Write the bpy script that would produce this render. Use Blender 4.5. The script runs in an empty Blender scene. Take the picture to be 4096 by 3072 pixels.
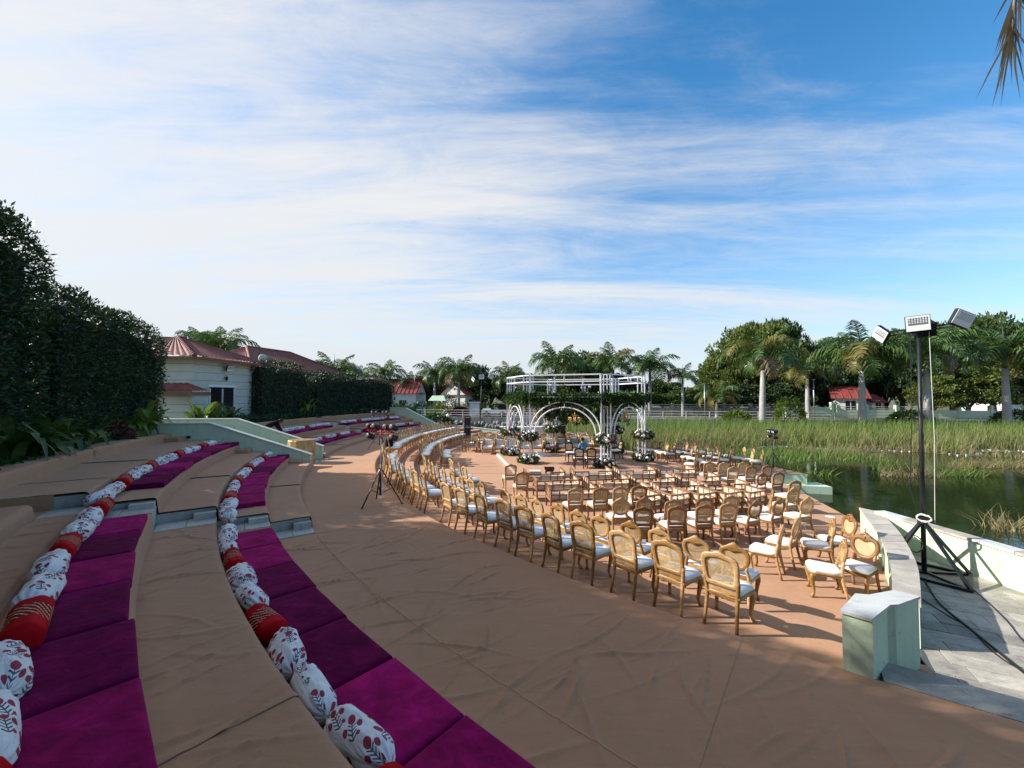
import bpy, math, random
import numpy as np
from mathutils import Vector, Matrix

random.seed(7); RNG = np.random.default_rng(11)
scene = bpy.context.scene
COL = scene.collection
R_ = math.radians

# ------------------------------------------------------------------ camera, world, sun, exposure
EYE = 2.7; FPX = 1600.0; PITCH = math.atan2(49.3, FPX)
cam_d = bpy.data.cameras.new('camera'); cam = bpy.data.objects.new('camera', cam_d); COL.objects.link(cam)
cam.location = (0, 0, EYE); cam.rotation_euler = (math.pi/2 + PITCH, 0, 0)
cam_d.sensor_fit = 'HORIZONTAL'; cam_d.sensor_width = 36.0; cam_d.lens = 36.0*FPX/4096
cam_d.clip_start = 0.05; cam_d.clip_end = 4000
scene.camera = cam

SUN_EL = R_(29.5); SUN_AZ = Vector((-0.995, 0.085, 0)).normalized()   # horizontal direction towards the sun
TO_SUN = Vector((SUN_AZ.x*math.cos(SUN_EL), SUN_AZ.y*math.cos(SUN_EL), math.sin(SUN_EL)))
SKY_STRENGTH = 0.15
world = bpy.data.worlds.new('World'); scene.world = world; world.use_nodes = True
wn = world.node_tree; wn.nodes.clear()
def N(tree, typ, **kw):
    n = tree.nodes.new(typ)
    for k, v in kw.items(): setattr(n, k, v)
    return n
def math_(tree, op, a, b=None, clamp=False):
    n = tree.nodes.new('ShaderNodeMath'); n.operation = op; n.use_clamp = clamp
    for i, v in enumerate((a, b)):
        if v is None: continue
        if isinstance(v, (int, float)): n.inputs[i].default_value = v
        else: tree.links.new(v, n.inputs[i])
    return n.outputs[0]
def build_world():
    L = wn.links.new
    out = N(wn, 'ShaderNodeOutputWorld'); bg = N(wn, 'ShaderNodeBackground'); bg.inputs[1].default_value = SKY_STRENGTH
    L(bg.outputs[0], out.inputs[0])
    sky = N(wn, 'ShaderNodeTexSky', sky_type='NISHITA', sun_disc=False)
    sky.sun_elevation = SUN_EL; sky.sun_rotation = math.atan2(TO_SUN.x, TO_SUN.y)
    sky.altitude = 0; sky.air_density = 1.0; sky.dust_density = 0.6; sky.ozone_density = 3.0
    hs = N(wn, 'ShaderNodeHueSaturation'); hs.inputs['Hue'].default_value = 0.494; hs.inputs['Saturation'].default_value = 1.30; hs.inputs['Value'].default_value = 0.76; L(sky.outputs[0], hs.inputs['Color'])
    tc = N(wn, 'ShaderNodeTexCoord'); sp = N(wn, 'ShaderNodeSeparateXYZ'); L(tc.outputs['Generated'], sp.inputs[0])
    zc = math_(wn, 'MAXIMUM', sp.outputs[2], 0.0)
    zz = math_(wn, 'ADD', zc, 0.10)
    u = math_(wn, 'DIVIDE', sp.outputs[0], zz); v = math_(wn, 'DIVIDE', sp.outputs[1], zz)
    cb = N(wn, 'ShaderNodeCombineXYZ'); L(u, cb.inputs[0]); L(v, cb.inputs[1])
    def streak(rot, sx, sy, scale, detail, dist, off, rough=0.6):
        mp = N(wn, 'ShaderNodeMapping'); mp.inputs['Rotation'].default_value = (0, 0, R_(rot))
        mp.inputs['Scale'].default_value = (sx, sy, 1); mp.inputs['Location'].default_value = off
        L(cb.outputs[0], mp.inputs[0])
        nz = N(wn, 'ShaderNodeTexNoise'); nz.inputs['Scale'].default_value = scale; nz.inputs['Detail'].default_value = detail
        nz.inputs['Roughness'].default_value = rough; nz.inputs['Distortion'].default_value = dist
        L(mp.outputs[0], nz.inputs['Vector']); return nz.outputs[0]
    a = streak(-24, 0.20, 1.05, 1.55, 10, 0.7, (3.1, 1.7, 0), 0.64)      # long cirrus streaks
    b = streak(24, 0.3, 0.7, 0.55, 4, 0.4, (0.6, 4.2, 0))         # broad veils
    c = streak(-60, 0.6, 1.5, 3.2, 8, 1.0, (7.1, 0.2, 0), 0.7)    # fine wisps
    lateral = math_(wn, 'MULTIPLY', math_(wn, 'SUBTRACT', math_(wn, 'MULTIPLY', sp.outputs[1], 0.15), sp.outputs[0]), 0.22)   # the veil thickens towards the sun's side
    s = math_(wn, 'ADD', math_(wn, 'MULTIPLY', a, 0.82), math_(wn, 'MULTIPLY', b, 0.50))
    s = math_(wn, 'ADD', s, math_(wn, 'MULTIPLY', c, 0.28))
    s = math_(wn, 'ADD', s, lateral)
    horizon = math_(wn, 'MULTIPLY', math_(wn, 'POWER', math_(wn, 'SUBTRACT', 1.0, zc, True), 6.0), 0.28)
    s = math_(wn, 'ADD', s, horizon)
    mr = N(wn, 'ShaderNodeMapRange'); mr.interpolation_type = 'SMOOTHSTEP'
    mr.inputs['From Min'].default_value = 0.60; mr.inputs['From Max'].default_value = 1.08
    mr.inputs['To Min'].default_value = 0.0; mr.inputs['To Max'].default_value = 0.93
    L(s, mr.inputs['Value'])
    mx = N(wn, 'ShaderNodeMix', data_type='RGBA'); L(mr.outputs[0], mx.inputs['Factor']); L(hs.outputs[0], mx.inputs[6])
    mx.inputs[7].default_value = (2.88, 2.84, 2.80, 1)
    hz = N(wn, 'ShaderNodeMix', data_type='RGBA')                 # pale air low over the horizon
    L(math_(wn, 'MULTIPLY', math_(wn, 'POWER', math_(wn, 'SUBTRACT', 1.0, zc, True), 4.5), 0.80), hz.inputs['Factor'])
    L(mx.outputs[2], hz.inputs[6]); hz.inputs[7].default_value = (2.1, 2.4, 2.7, 1)
    L(hz.outputs[2], bg.inputs[0])
build_world()
sun_d = bpy.data.lights.new('sun', 'SUN'); sun_d.energy = 3.9; sun_d.angle = R_(0.53); sun_d.color = (1.0, 0.945, 0.86)
sun = bpy.data.objects.new('sun', sun_d); COL.objects.link(sun); sun.location = (-60, 12, 40)
sun.rotation_euler = (-TO_SUN).to_track_quat('-Z', 'Y').to_euler()
vs = scene.view_settings; vs.view_transform = 'Standard'; vs.look = 'None'; vs.gamma = 1.0; vs.exposure = 1.08; vs.use_curve_mapping = False

# ------------------------------------------------------------------ pixel directions of the photograph -> positions
_c, _s = math.cos(PITCH), math.sin(PITCH)
def P(px, py, z):
    x = (px-2048)/FPX; y = -(py-1536)/FPX; Y = _c-y*_s; Z = _s+y*_c; k = (z-EYE)/Z
    return (x*k, Y*k)
def PY(px, py, Y):                                   # a direction met at depth Y
    x = (px-2048)/FPX; y = -(py-1536)/FPX; k = Y/(_c-y*_s)
    return (x*k, Y, EYE+(_s+y*_c)*k)

# ------------------------------------------------------------------ layout constants (metres; walkway = 0)
CX, CY = 17.06, 23.27
RW, RA, RB, RC = 23.62, 22.73, 22.06, 21.38
ZA, ZB, ZC, ZF = -0.17, -0.34, -0.51, -0.68
ZWATER = -1.45
RT = [25.92, 26.68, 27.50, 28.35, 29.18, 30.40, 30.90]
def pol(R, deg): return (CX+R*math.cos(R_(deg)), CY+R*math.sin(R_(deg)))
def rt(x, y): return (math.hypot(x-CX, y-CY), math.degrees(math.atan2(y-CY, x-CX)) % 360)
MANDAP = (3.3, 20.9)

# ------------------------------------------------------------------ helpers: meshes and objects
def mesh_np(name, V, F, mat=None, smooth=False, uv=None):
    me = bpy.data.meshes.new(name)
    V = np.asarray(V, dtype=np.float32).reshape(-1, 3)
    if isinstance(F, np.ndarray):
        n, k = F.shape
        me.vertices.add(len(V)); me.vertices.foreach_set('co', V.ravel())
        me.loops.add(n*k); me.loops.foreach_set('vertex_index', F.astype(np.int32).ravel())
        me.polygons.add(n); me.polygons.foreach_set('loop_start', np.arange(0, n*k, k, dtype=np.int32))
        try: me.polygons.foreach_set('loop_total', np.full(n, k, dtype=np.int32))
        except Exception: pass
        me.update(calc_edges=True)
    else:
        me.from_pydata([tuple(map(float, v)) for v in V], [], [tuple(map(int, f)) for f in F]); me.update()
    if mat: me.materials.append(mat)
    if smooth: me.polygons.foreach_set('use_smooth', np.ones(len(me.polygons), dtype=bool))
    if uv is not None:
        ul = me.uv_layers.new(name='UVMap'); uv = np.asarray(uv, dtype=np.float32)
        vi = np.empty(len(me.loops), dtype=np.int32); me.loops.foreach_get('vertex_index', vi)
        ul.data.foreach_set('uv', uv[vi].ravel())
    return me
def link(name, data, parent=None, loc=None, rot=None, scale=None):
    o = bpy.data.objects.new(name, data); COL.objects.link(o)
    if parent: o.parent = parent
    if loc is not None: o.location = loc
    if rot is not None: o.rotation_euler = rot
    if scale is not None: o.scale = scale if hasattr(scale, '__len__') else (scale,)*3
    return o
def tag(o, label=None, cat=None, group=None, kind=None):
    if label: o['label'] = label
    if cat: o['category'] = cat
    if group: o['group'] = group
    if kind: o['kind'] = kind
    return o
def thing(name, label, cat, loc=(0, 0, 0), rotz=0, group=None, scale=None):
    o = link(name, None, None, loc, (0, 0, rotz), scale); o.empty_display_size = 0.2
    return tag(o, label, cat, group)
def assemble(name, parts, label, cat, loc, rotz=0, group=None, scale=None):
    """parts: [(part name, mesh, [(sub name, mesh)...])] in local space, meshes shared between copies"""
    t = thing(name, label, cat, loc, rotz, group, scale)
    for p in parts:
        o = link(p[0], p[1], t)
        for sub in (p[2] if len(p) > 2 else ()): link(sub[0], sub[1], o)
    return t

class MB:
    def __init__(s): s.v = []; s.f = []
    def add(s, V, F):
        b = len(s.v); s.v.extend([tuple(p) for p in V]); s.f.extend([tuple(i+b for i in q) for q in F]); return s
    def box(s, x0, x1, y0, y1, z0, z1):
        return s.add([(x0,y0,z0),(x1,y0,z0),(x1,y1,z0),(x0,y1,z0),(x0,y0,z1),(x1,y0,z1),(x1,y1,z1),(x0,y1,z1)],
                     [(0,3,2,1),(4,5,6,7),(0,1,5,4),(1,2,6,5),(2,3,7,6),(3,0,4,7)])
    def bar(s, a, b, w, h=None):                      # rectangular bar between two points
        h = h or w; a = Vector(a); b = Vector(b); d = (b-a).normalized()
        up = Vector((0, 0, 1)) if abs(d.z) < .95 else Vector((0, 1, 0))
        x = d.cross(up).normalized(); y = x.cross(d).normalized()
        V = [p+x*(i*w/2)+y*(j*h/2) for p in (a, b) for i, j in ((-1,-1),(1,-1),(1,1),(-1,1))]
        return s.add(V, [(0,3,2,1),(4,5,6,7),(0,1,5,4),(1,2,6,5),(2,3,7,6),(3,0,4,7)])
    def tube(s, pts, r, n=8, cap=True):
        pts = [Vector(p) for p in pts]; rs = r if hasattr(r, '__len__') else [r]*len(pts)
        b = len(s.v); V = []; prev = None
        for i, p in enumerate(pts):
            d = (pts[min(i+1, len(pts)-1)]-pts[max(i-1, 0)])
            d = d.normalized() if d.length > 1e-9 else Vector((0, 0, 1))
            if prev is None:
                up = Vector((0, 0, 1)) if abs(d.z) < .9 else Vector((1, 0, 0)); x = d.cross(up).normalized()
            else:
                x = (prev-d*prev.dot(d)); x = x.normalized() if x.length > 1e-6 else d.orthogonal().normalized()
            prev = x; y = d.cross(x)
            for k in range(n):
                t = 2*math.pi*k/n; V.append(p+(x*math.cos(t)+y*math.sin(t))*rs[i])
        F = [(i*n+k, i*n+(k+1) % n, (i+1)*n+(k+1) % n, (i+1)*n+k) for i in range(len(pts)-1) for k in range(n)]
        if cap: F += [tuple(range(n-1, -1, -1)), tuple(range((len(pts)-1)*n, len(pts)*n))]
        return s.add(V, F)
    def lathe(s, prof, n=16, loc=(0, 0, 0)):          # prof: [(r, z)]
        V = [(loc[0]+r*math.cos(2*math.pi*k/n), loc[1]+r*math.sin(2*math.pi*k/n), loc[2]+z) for r, z in prof for k in range(n)]
        F = [(i*n+k, i*n+(k+1) % n, (i+1)*n+(k+1) % n, (i+1)*n+k) for i in range(len(prof)-1) for k in range(n)]
        if prof[0][0] > 1e-4: F.append(tuple(range(n-1, -1, -1)))
        if prof[-1][0] > 1e-4: F.append(tuple(range((len(prof)-1)*n, len(prof)*n)))
        return s.add(V, F)
    def prism(s, poly, z0, z1):
        n = len(poly); a = sum(poly[i][0]*poly[(i+1) % n][1]-poly[(i+1) % n][0]*poly[i][1] for i in range(n))
        if a < 0: poly = poly[::-1]
        V = [(x, y, z0) for x, y in poly]+[(x, y, z1) for x, y in poly]
        F = [tuple(range(n-1, -1, -1)), tuple(range(n, 2*n))]+[(i, (i+1) % n, n+(i+1) % n, n+i) for i in range(n)]
        return s.add(V, F)
    def mesh(s, name, mat=None, smooth=False): return mesh_np(name, s.v, s.f, mat, smooth)
    def obj(s, name, mat, parent=None, smooth=False, loc=None, rot=None): return link(name, s.mesh(name, mat, smooth), parent, loc, rot)
def soft(me, angle=40):
    """smooth shading with sharp edges kept"""
    me.polygons.foreach_set('use_smooth', np.ones(len(me.polygons), dtype=bool))
    try: me.set_sharp_from_angle(angle=R_(angle))
    except Exception: pass
    return me
def crom(pts, n):                                     # Catmull-Rom resample of an open polyline
    pts = [np.array(p, float) for p in pts]; pts = [2*pts[0]-pts[1]]+pts+[2*pts[-1]-pts[-2]]; out = []
    m = len(pts)-3
    for i in range(n):
        t = i/(n-1)*m; k = min(int(t), m-1); t -= k; a, b, c, d = pts[k:k+4]
        out.append(.5*((2*b)+(-a+c)*t+(2*a-5*b+4*c-d)*t*t+(-a+3*b-3*c+d)*t**3))
    return np.array(out)
_ones = ['', 'first', 'second', 'third', 'fourth', 'fifth', 'sixth', 'seventh', 'eighth', 'ninth', 'tenth', 'eleventh', 'twelfth',
         'thirteenth', 'fourteenth', 'fifteenth', 'sixteenth', 'seventeenth', 'eighteenth', 'nineteenth', 'twentieth']
def ordw(n):
    if n <= 20: return _ones[n]
    if n == 30: return 'thirtieth'
    return ('twenty-' if n < 30 else 'thirty-')+_ones[n % 10]
# ------------------------------------------------------------------ materials (all procedural)
def mat_base(name):
    m = bpy.data.materials.new(name); m.use_nodes = True; t = m.node_tree
    return m, t, t.nodes['Principled BSDF']
def ramp(t, fac, stops):
    r = t.nodes.new('ShaderNodeValToRGB'); t.links.new(fac, r.inputs[0]); e = r.color_ramp.elements
    while len(e) > 1: e.remove(e[-1])
    e[0].position = stops[0][0]; e[0].color = (*stops[0][1], 1)
    for p, c in stops[1:]: k = e.new(p); k.color = (*c, 1)
    return r.outputs[0]
def coords(t, kind='Object', scale=(1, 1, 1), rot=(0, 0, 0)):
    tc = t.nodes.new('ShaderNodeTexCoord'); mp = t.nodes.new('ShaderNodeMapping')
    mp.inputs['Scale'].default_value = scale; mp.inputs['Rotation'].default_value = rot
    t.links.new(tc.outputs[kind], mp.inputs[0]); return mp.outputs[0]
def wcoords(t, scale=(1, 1, 1), rot=(0, 0, 0)):       # true scene position
    g = t.nodes.new('ShaderNodeNewGeometry'); mp = t.nodes.new('ShaderNodeMapping')
    mp.inputs['Scale'].default_value = scale; mp.inputs['Rotation'].default_value = rot
    t.links.new(g.outputs['Position'], mp.inputs[0]); return mp.outputs[0]
def noise(t, vec, scale, detail=4, rough=.55, dist=0):
    n = t.nodes.new('ShaderNodeTexNoise'); n.inputs['Scale'].default_value = scale; n.inputs['Detail'].default_value = detail
    n.inputs['Roughness'].default_value = rough; n.inputs['Distortion'].default_value = dist
    if vec is not None: t.links.new(vec, n.inputs['Vector'])
    return n.outputs[0]
def bump(t, h, strength, dist, bsdf, prev=None):
    b = t.nodes.new('ShaderNodeBump'); b.inputs['Strength'].default_value = strength; b.inputs['Distance'].default_value = dist
    t.links.new(h, b.inputs['Height'])
    if prev is not None: t.links.new(prev, b.inputs['Normal'])
    if bsdf: t.links.new(b.outputs[0], bsdf.inputs['Normal'])
    return b.outputs[0]
def mixc(t, fac, a, b, mode='MIX'):
    n = t.nodes.new('ShaderNodeMix'); n.data_type = 'RGBA'; n.blend_type = mode
    for s, v in ((0, fac), (6, a), (7, b)):
        if isinstance(v, (int, float)): n.inputs[s].default_value = v
        elif isinstance(v, tuple): n.inputs[s].default_value = (*v, 1)
        else: t.links.new(v, n.inputs[s])
    return n.outputs[2]
def objrand(t):
    return t.nodes.new('ShaderNodeObjectInfo').outputs['Random']
def lerp3(c, k): return tuple(x*k for x in c)

def simple(name, col, rough=.6, metal=0, var=.12, scale=6, bmp=.0, bscale=60, rnd=0., spec=.4):
    m, t, b = mat_base(name)
    n = noise(t, wcoords(t), scale, 5)
    c = ramp(t, n, [(.3, lerp3(col, 1-var)), (.7, lerp3(col, 1+var))])
    if rnd:
        mu = math_(t, 'ADD', math_(t, 'MULTIPLY', objrand(t), 2*rnd), 1-rnd)
        hv = t.nodes.new('ShaderNodeHueSaturation'); t.links.new(c, hv.inputs['Color']); t.links.new(mu, hv.inputs['Value']); c = hv.outputs[0]
    t.links.new(c, b.inputs['Base Color']); b.inputs['Roughness'].default_value = rough; b.inputs['Metallic'].default_value = metal
    b.inputs['Specular IOR Level'].default_value = spec
    if bmp: bump(t, noise(t, wcoords(t), bscale, 4), bmp, .01, b)
    return m

def m_carpet():
    m, t, b = mat_base('brown felt carpet')
    big = noise(t, wcoords(t), .55, 4, .6); mid = noise(t, wcoords(t, (1, 1, 1)), 5.5, 6, .65); fine = noise(t, wcoords(t), 220, 2, .6)
    c = ramp(t, big, [(.25, (.41, .20, .098)), (.5, (.46, .230, .115)), (.8, (.515, .264, .137))])
    c = mixc(t, .12, c, ramp(t, mid, [(.35, (.23, .12, .065)), (.65, (.45, .26, .145))]))
    c = mixc(t, .16, c, ramp(t, fine, [(.3, (.16, .085, .045)), (.7, (.52, .31, .18))]))
    st = noise(t, wcoords(t), 1.7, 3, .5)                 # dirty footprints and dust patches
    c = mixc(t, ramp(t, st, [(.60, (0, 0, 0)), (.75, (.12, .12, .12))]), c, (.46, .30, .19))
    sp = noise(t, wcoords(t), 9, 2, .5); c = mixc(t, ramp(t, sp, [(.72, (0, 0, 0)), (.78, (.3, .3, .3))]), c, (.20, .10, .058))
    t.links.new(c, b.inputs['Base Color']); b.inputs['Roughness'].default_value = .95; b.inputs['Specular IOR Level'].default_value = .1
    b.inputs['Sheen Weight'].default_value = .12; b.inputs['Sheen Roughness'].default_value = .6
    h1 = bump(t, fine, .35, .004, None); h2 = bump(t, noise(t, wcoords(t, (1, 1, 1), (0, 0, .6)), 2.2, 5, .55, .8), .2, .05, None, h1)
    bump(t, noise(t, wcoords(t, (.8, 3.5, 1), (0, 0, -.9)), 1.6, 4, .5, .5), .28, .05, b, h2)
    return m
def m_wood(name, c0, c1, c2, rough=.42):
    m, t, b = mat_base(name)
    v = coords(t, 'Object', (3.0, 3.0, 14)); n = noise(t, v, 3.2, 6, .6, 1.2)
    r = objrand(t); big = noise(t, coords(t, 'Object'), 7, 3)
    c = ramp(t, n, [(.28, c0), (.5, c1), (.74, c2)])
    c = mixc(t, math_(t, 'MULTIPLY', big, .5), c, c0)
    hv = t.nodes.new('ShaderNodeHueSaturation'); t.links.new(c, hv.inputs['Color'])
    t.links.new(math_(t, 'ADD', math_(t, 'MULTIPLY', r, .75), .62), hv.inputs['Value']); t.links.new(math_(t, 'ADD', math_(t, 'MULTIPLY', r, -.2), 1.08), hv.inputs['Saturation'])
    t.links.new(hv.outputs[0], b.inputs['Base Color']); b.inputs['Roughness'].default_value = rough; b.inputs['Specular IOR Level'].default_value = .45
    bump(t, n, .15, .004, b)
    return m
def m_velvet(name, c):
    m, t, b = mat_base(name)
    n = noise(t, wcoords(t), 4.5, 5, .6, .5); st = noise(t, wcoords(t, (1, 3, 1), (0, 0, .4)), 3, 3, .5)
    r = objrand(t)
    col = ramp(t, n, [(.3, lerp3(c, .62)), (.55, c), (.75, lerp3(c, 1.6))])
    col = mixc(t, ramp(t, st, [(.62, (0, 0, 0)), (.75, (.35, .35, .35))]), col, (c[0]*1.8+.02, c[1]*2+.01, c[2]*1.2))
    hv = t.nodes.new('ShaderNodeHueSaturation'); t.links.new(col, hv.inputs['Color']); t.links.new(math_(t, 'ADD', math_(t, 'MULTIPLY', r, .35), .83), hv.inputs['Value'])
    t.links.new(hv.outputs[0], b.inputs['Base Color']); b.inputs['Roughness'].default_value = .85; b.inputs['Specular IOR Level'].default_value = .05
    b.inputs['Sheen Weight'].default_value = .10; b.inputs['Sheen Roughness'].default_value = .35; b.inputs['Sheen Tint'].default_value = (1, .1, .5, 1)
    h = bump(t, noise(t, wcoords(t), 6, 4, .5, 1.0), .6, .03, None); bump(t, noise(t, wcoords(t), 300, 2), .2, .003, b, h)
    return m
def m_floral():
    """white cotton printed with red buds on dark green sprigs (UV in metres round and along the bolster)"""
    m, t, b = mat_base('white cotton with red floral print')
    tc = t.nodes.new('ShaderNodeTexCoord'); oi = t.nodes.new('ShaderNodeObjectInfo')
    add = t.nodes.new('ShaderNodeVectorMath'); add.operation = 'ADD'; t.links.new(tc.outputs['UV'], add.inputs[0])
    sc = t.nodes.new('ShaderNodeVectorMath'); sc.operation = 'SCALE'; sc.inputs[0].default_value = (7.3, 3.1, 0); t.links.new(oi.outputs['Random'], sc.inputs['Scale']); t.links.new(sc.outputs[0], add.inputs[1])
    vo = t.nodes.new('ShaderNodeTexVoronoi'); vo.voronoi_dimensions = '2D'; vo.feature = 'F1'; vo.inputs['Scale'].default_value = 4.7; vo.inputs['Randomness'].default_value = .5
    t.links.new(add.outputs[0], vo.inputs['Vector'])
    sub = t.nodes.new('ShaderNodeVectorMath'); sub.operation = 'SUBTRACT'; t.links.new(add.outputs[0], sub.inputs[0]); t.links.new(vo.outputs['Position'], sub.inputs[1])
    vr = t.nodes.new('ShaderNodeVectorRotate'); vr.rotation_type = 'Z_AXIS'; t.links.new(sub.outputs[0], vr.inputs['Vector'])
    sepc = t.nodes.new('ShaderNodeSeparateColor'); t.links.new(vo.outputs['Color'], sepc.inputs[0])
    t.links.new(math_(t, 'MULTIPLY', math_(t, 'SUBTRACT', sepc.outputs[0], .5), 1.6), vr.inputs['Angle'])
    s = t.nodes.new('ShaderNodeSeparateXYZ'); t.links.new(vr.outputs[0], s.inputs[0]); X, Y = s.outputs[0], s.outputs[1]
    ax = math_(t, 'ABSOLUTE', X)
    def ell(cx, cy, rx, ry):
        a = math_(t, 'DIVIDE', math_(t, 'SUBTRACT', X, cx), rx); c = math_(t, 'DIVIDE', math_(t, 'SUBTRACT', Y, cy), ry)
        return math_(t, 'LESS_THAN', math_(t, 'ADD', math_(t, 'MULTIPLY', a, a), math_(t, 'MULTIPLY', c, c)), 1.0)
    red = ell(0.0, .070, .028, .040)
    for e in (ell(.054, .024, .021, .030), ell(-.052, -.006, .020, .028), ell(.04, -.06, .013, .018)): red = math_(t, 'MAXIMUM', red, e)
    inr = math_(t, 'MULTIPLY', math_(t, 'LESS_THAN', Y, .04), math_(t, 'GREATER_THAN', Y, -.09))
    stem = math_(t, 'MULTIPLY', math_(t, 'LESS_THAN', ax, .0038), inr)
    fr = math_(t, 'FRACT', math_(t, 'DIVIDE', math_(t, 'SUBTRACT', Y, math_(t, 'MULTIPLY', ax, .9)), .032))
    lf = math_(t, 'LESS_THAN', fr, .42); lw = math_(t, 'LESS_THAN', ax, .031)
    green = math_(t, 'MAXIMUM', stem, math_(t, 'MULTIPLY', math_(t, 'MULTIPLY', lf, lw), inr))
    fab = ramp(t, noise(t, coords(t, 'Object'), 9, 3), [(.3, (.66, .64, .61)), (.7, (.80, .79, .76))])
    c = mixc(t, math_(t, 'MULTIPLY', green, .92), fab, (.035, .045, .06)); c = mixc(t, math_(t, 'MULTIPLY', red, .95), c, (.30, .012, .035))
    t.links.new(c, b.inputs['Base Color']); b.inputs['Roughness'].default_value = .85; b.inputs['Specular IOR Level'].default_value = .15
    h = bump(t, noise(t, coords(t, 'Object', (10, 10, 2.6)), 1.0, 5, .6, 1.3), .7, .03, None); bump(t, noise(t, coords(t, 'Object'), 40, 3), .2, .004, b, h)
    return m
def m_redbolster():
    m, t, b = mat_base('red velvet with gold dash print')
    tc = t.nodes.new('ShaderNodeTexCoord'); s = t.nodes.new('ShaderNodeSeparateXYZ'); t.links.new(tc.outputs['UV'], s.inputs[0]); u, v = s.outputs[0], s.outputs[1]
    band = math_(t, 'MULTIPLY', math_(t, 'GREATER_THAN', v, .19), math_(t, 'LESS_THAN', v, .44))
    wob = math_(t, 'MULTIPLY', noise(t, tc.outputs['UV'], 9, 2), .05)
    l = math_(t, 'FRACT', math_(t, 'DIVIDE', math_(t, 'ADD', math_(t, 'ADD', u, math_(t, 'MULTIPLY', v, .8)), wob), .048))
    line = math_(t, 'LESS_THAN', l, .26)
    dash = math_(t, 'LESS_THAN', math_(t, 'FRACT', math_(t, 'DIVIDE', v, .022)), .72)
    g = math_(t, 'MULTIPLY', math_(t, 'MULTIPLY', band, line), dash)
    n = noise(t, coords(t, 'Object'), 6, 4)
    c = mixc(t, band, ramp(t, n, [(.3, (.30, .003, .008)), (.7, (.48, .006, .012))]), ramp(t, n, [(.3, (.16, .004, .010)), (.7, (.25, .008, .016))]))
    c = mixc(t, g, c, (.74, .50, .28))
    t.links.new(c, b.inputs['Base Color']); b.inputs['Roughness'].default_value = .7; b.inputs['Specular IOR Level'].default_value = .04
    bump(t, noise(t, coords(t, 'Object', (6, 6, 2)), 1.4, 4, .6, .8), .35, .02, b)
    return m
def m_leaf(name, c0, c1, c2, rough=.5, trans=.25, scale=.9):
    m, t, b = mat_base(name)
    g = t.nodes.new('ShaderNodeNewGeometry')
    n = noise(t, wcoords(t), scale, 4, .65); r = g.outputs['Random Per Island']
    f = math_(t, 'ADD', math_(t, 'MULTIPLY', n, .6), math_(t, 'MULTIPLY', r, .4))
    c = ramp(t, f, [(.28, c0), (.5, c1), (.75, c2)])
    t.links.new(c, b.inputs['Base Color']); b.inputs['Roughness'].default_value = rough; b.inputs['Specular IOR Level'].default_value = .35
    if trans:
        out = t.nodes['Material Output']; tr = t.nodes.new('ShaderNodeBsdfTranslucent'); ms = t.nodes.new('ShaderNodeMixShader')
        t.links.new(mixc(t, 1.0, c, (1.25, 1.3, .55), 'MULTIPLY'), tr.inputs[0]); ms.inputs[0].default_value = trans
        t.links.new(b.outputs[0], ms.inputs[1]); t.links.new(tr.outputs[0], ms.inputs[2]); t.links.new(ms.outputs[0], out.inputs[0])
    return m
def m_greenpaint():
    m, t, b = mat_base('pale mint painted plaster')
    n = noise(t, wcoords(t), 1.4, 6, .6); dr = noise(t, wcoords(t, (5, 5, .35)), 2.2, 5, .7)
    c = ramp(t, n, [(.3, (.49, .60, .425)), (.7, (.58, .69, .50))])
    c = mixc(t, ramp(t, dr, [(.54, (0, 0, 0)), (.74, (.5, .5, .5))]), c, (.20, .24, .17))
    sp = noise(t, wcoords(t), 14, 3, .6); c = mixc(t, ramp(t, sp, [(.62, (0, 0, 0)), (.72, (.4, .4, .4))]), c, (.14, .16, .11))
    t.links.new(c, b.inputs['Base Color']); b.inputs['Roughness'].default_value = .75; b.inputs['Specular IOR Level'].default_value = .25
    bump(t, noise(t, wcoords(t), 35, 5), .25, .008, b)
    return m
def m_stone(name, c0, c1, c2, rnd=.35, scale=2.6, dark=(.09, .10, .11)):
    m, t, b = mat_base(name)
    n = noise(t, wcoords(t), scale, 7, .68, .3); n2 = noise(t, wcoords(t, (1, 2.2, 1), (0, 0, .7)), 4.5, 6, .7); g = noise(t, wcoords(t), 60, 4, .6)
    c = ramp(t, n, [(.28, c0), (.5, c1), (.72, c2)])
    c = mixc(t, ramp(t, n2, [(.54, (0, 0, 0)), (.70, (.7, .7, .7))]), c, dark)
    c = mixc(t, .2, c, ramp(t, g, [(.3, lerp3(c0, .5)), (.7, c2)]))
    hv = t.nodes.new('ShaderNodeHueSaturation'); t.links.new(c, hv.inputs['Color'])
    t.links.new(math_(t, 'ADD', math_(t, 'MULTIPLY', objrand(t), rnd*2), 1-rnd), hv.inputs['Value'])
    t.links.new(hv.outputs[0], b.inputs['Base Color']); b.inputs['Roughness'].default_value = .72
    bump(t, n, .3, .02, bump and b)
    return m
def m_water():
    m, t, b = mat_base('still green pond water')
    n = noise(t, wcoords(t, (1, 2.2, 1)), 1.3, 4, .55, .3); big = noise(t, wcoords(t), .22, 3)
    t.links.new(ramp(t, big, [(.3, (.009, .018, .006)), (.7, (.022, .034, .011))]), b.inputs['Base Color'])
    b.inputs['Roughness'].default_value = .045; b.inputs['IOR'].default_value = 1.33; b.inputs['Specular IOR Level'].default_value = .5
    h = bump(t, noise(t, wcoords(t, (1, 2.6, 1)), 4.2, 3, .5), .05, .02, None); bump(t, n, .09, .05, b, h)
    return m
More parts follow.
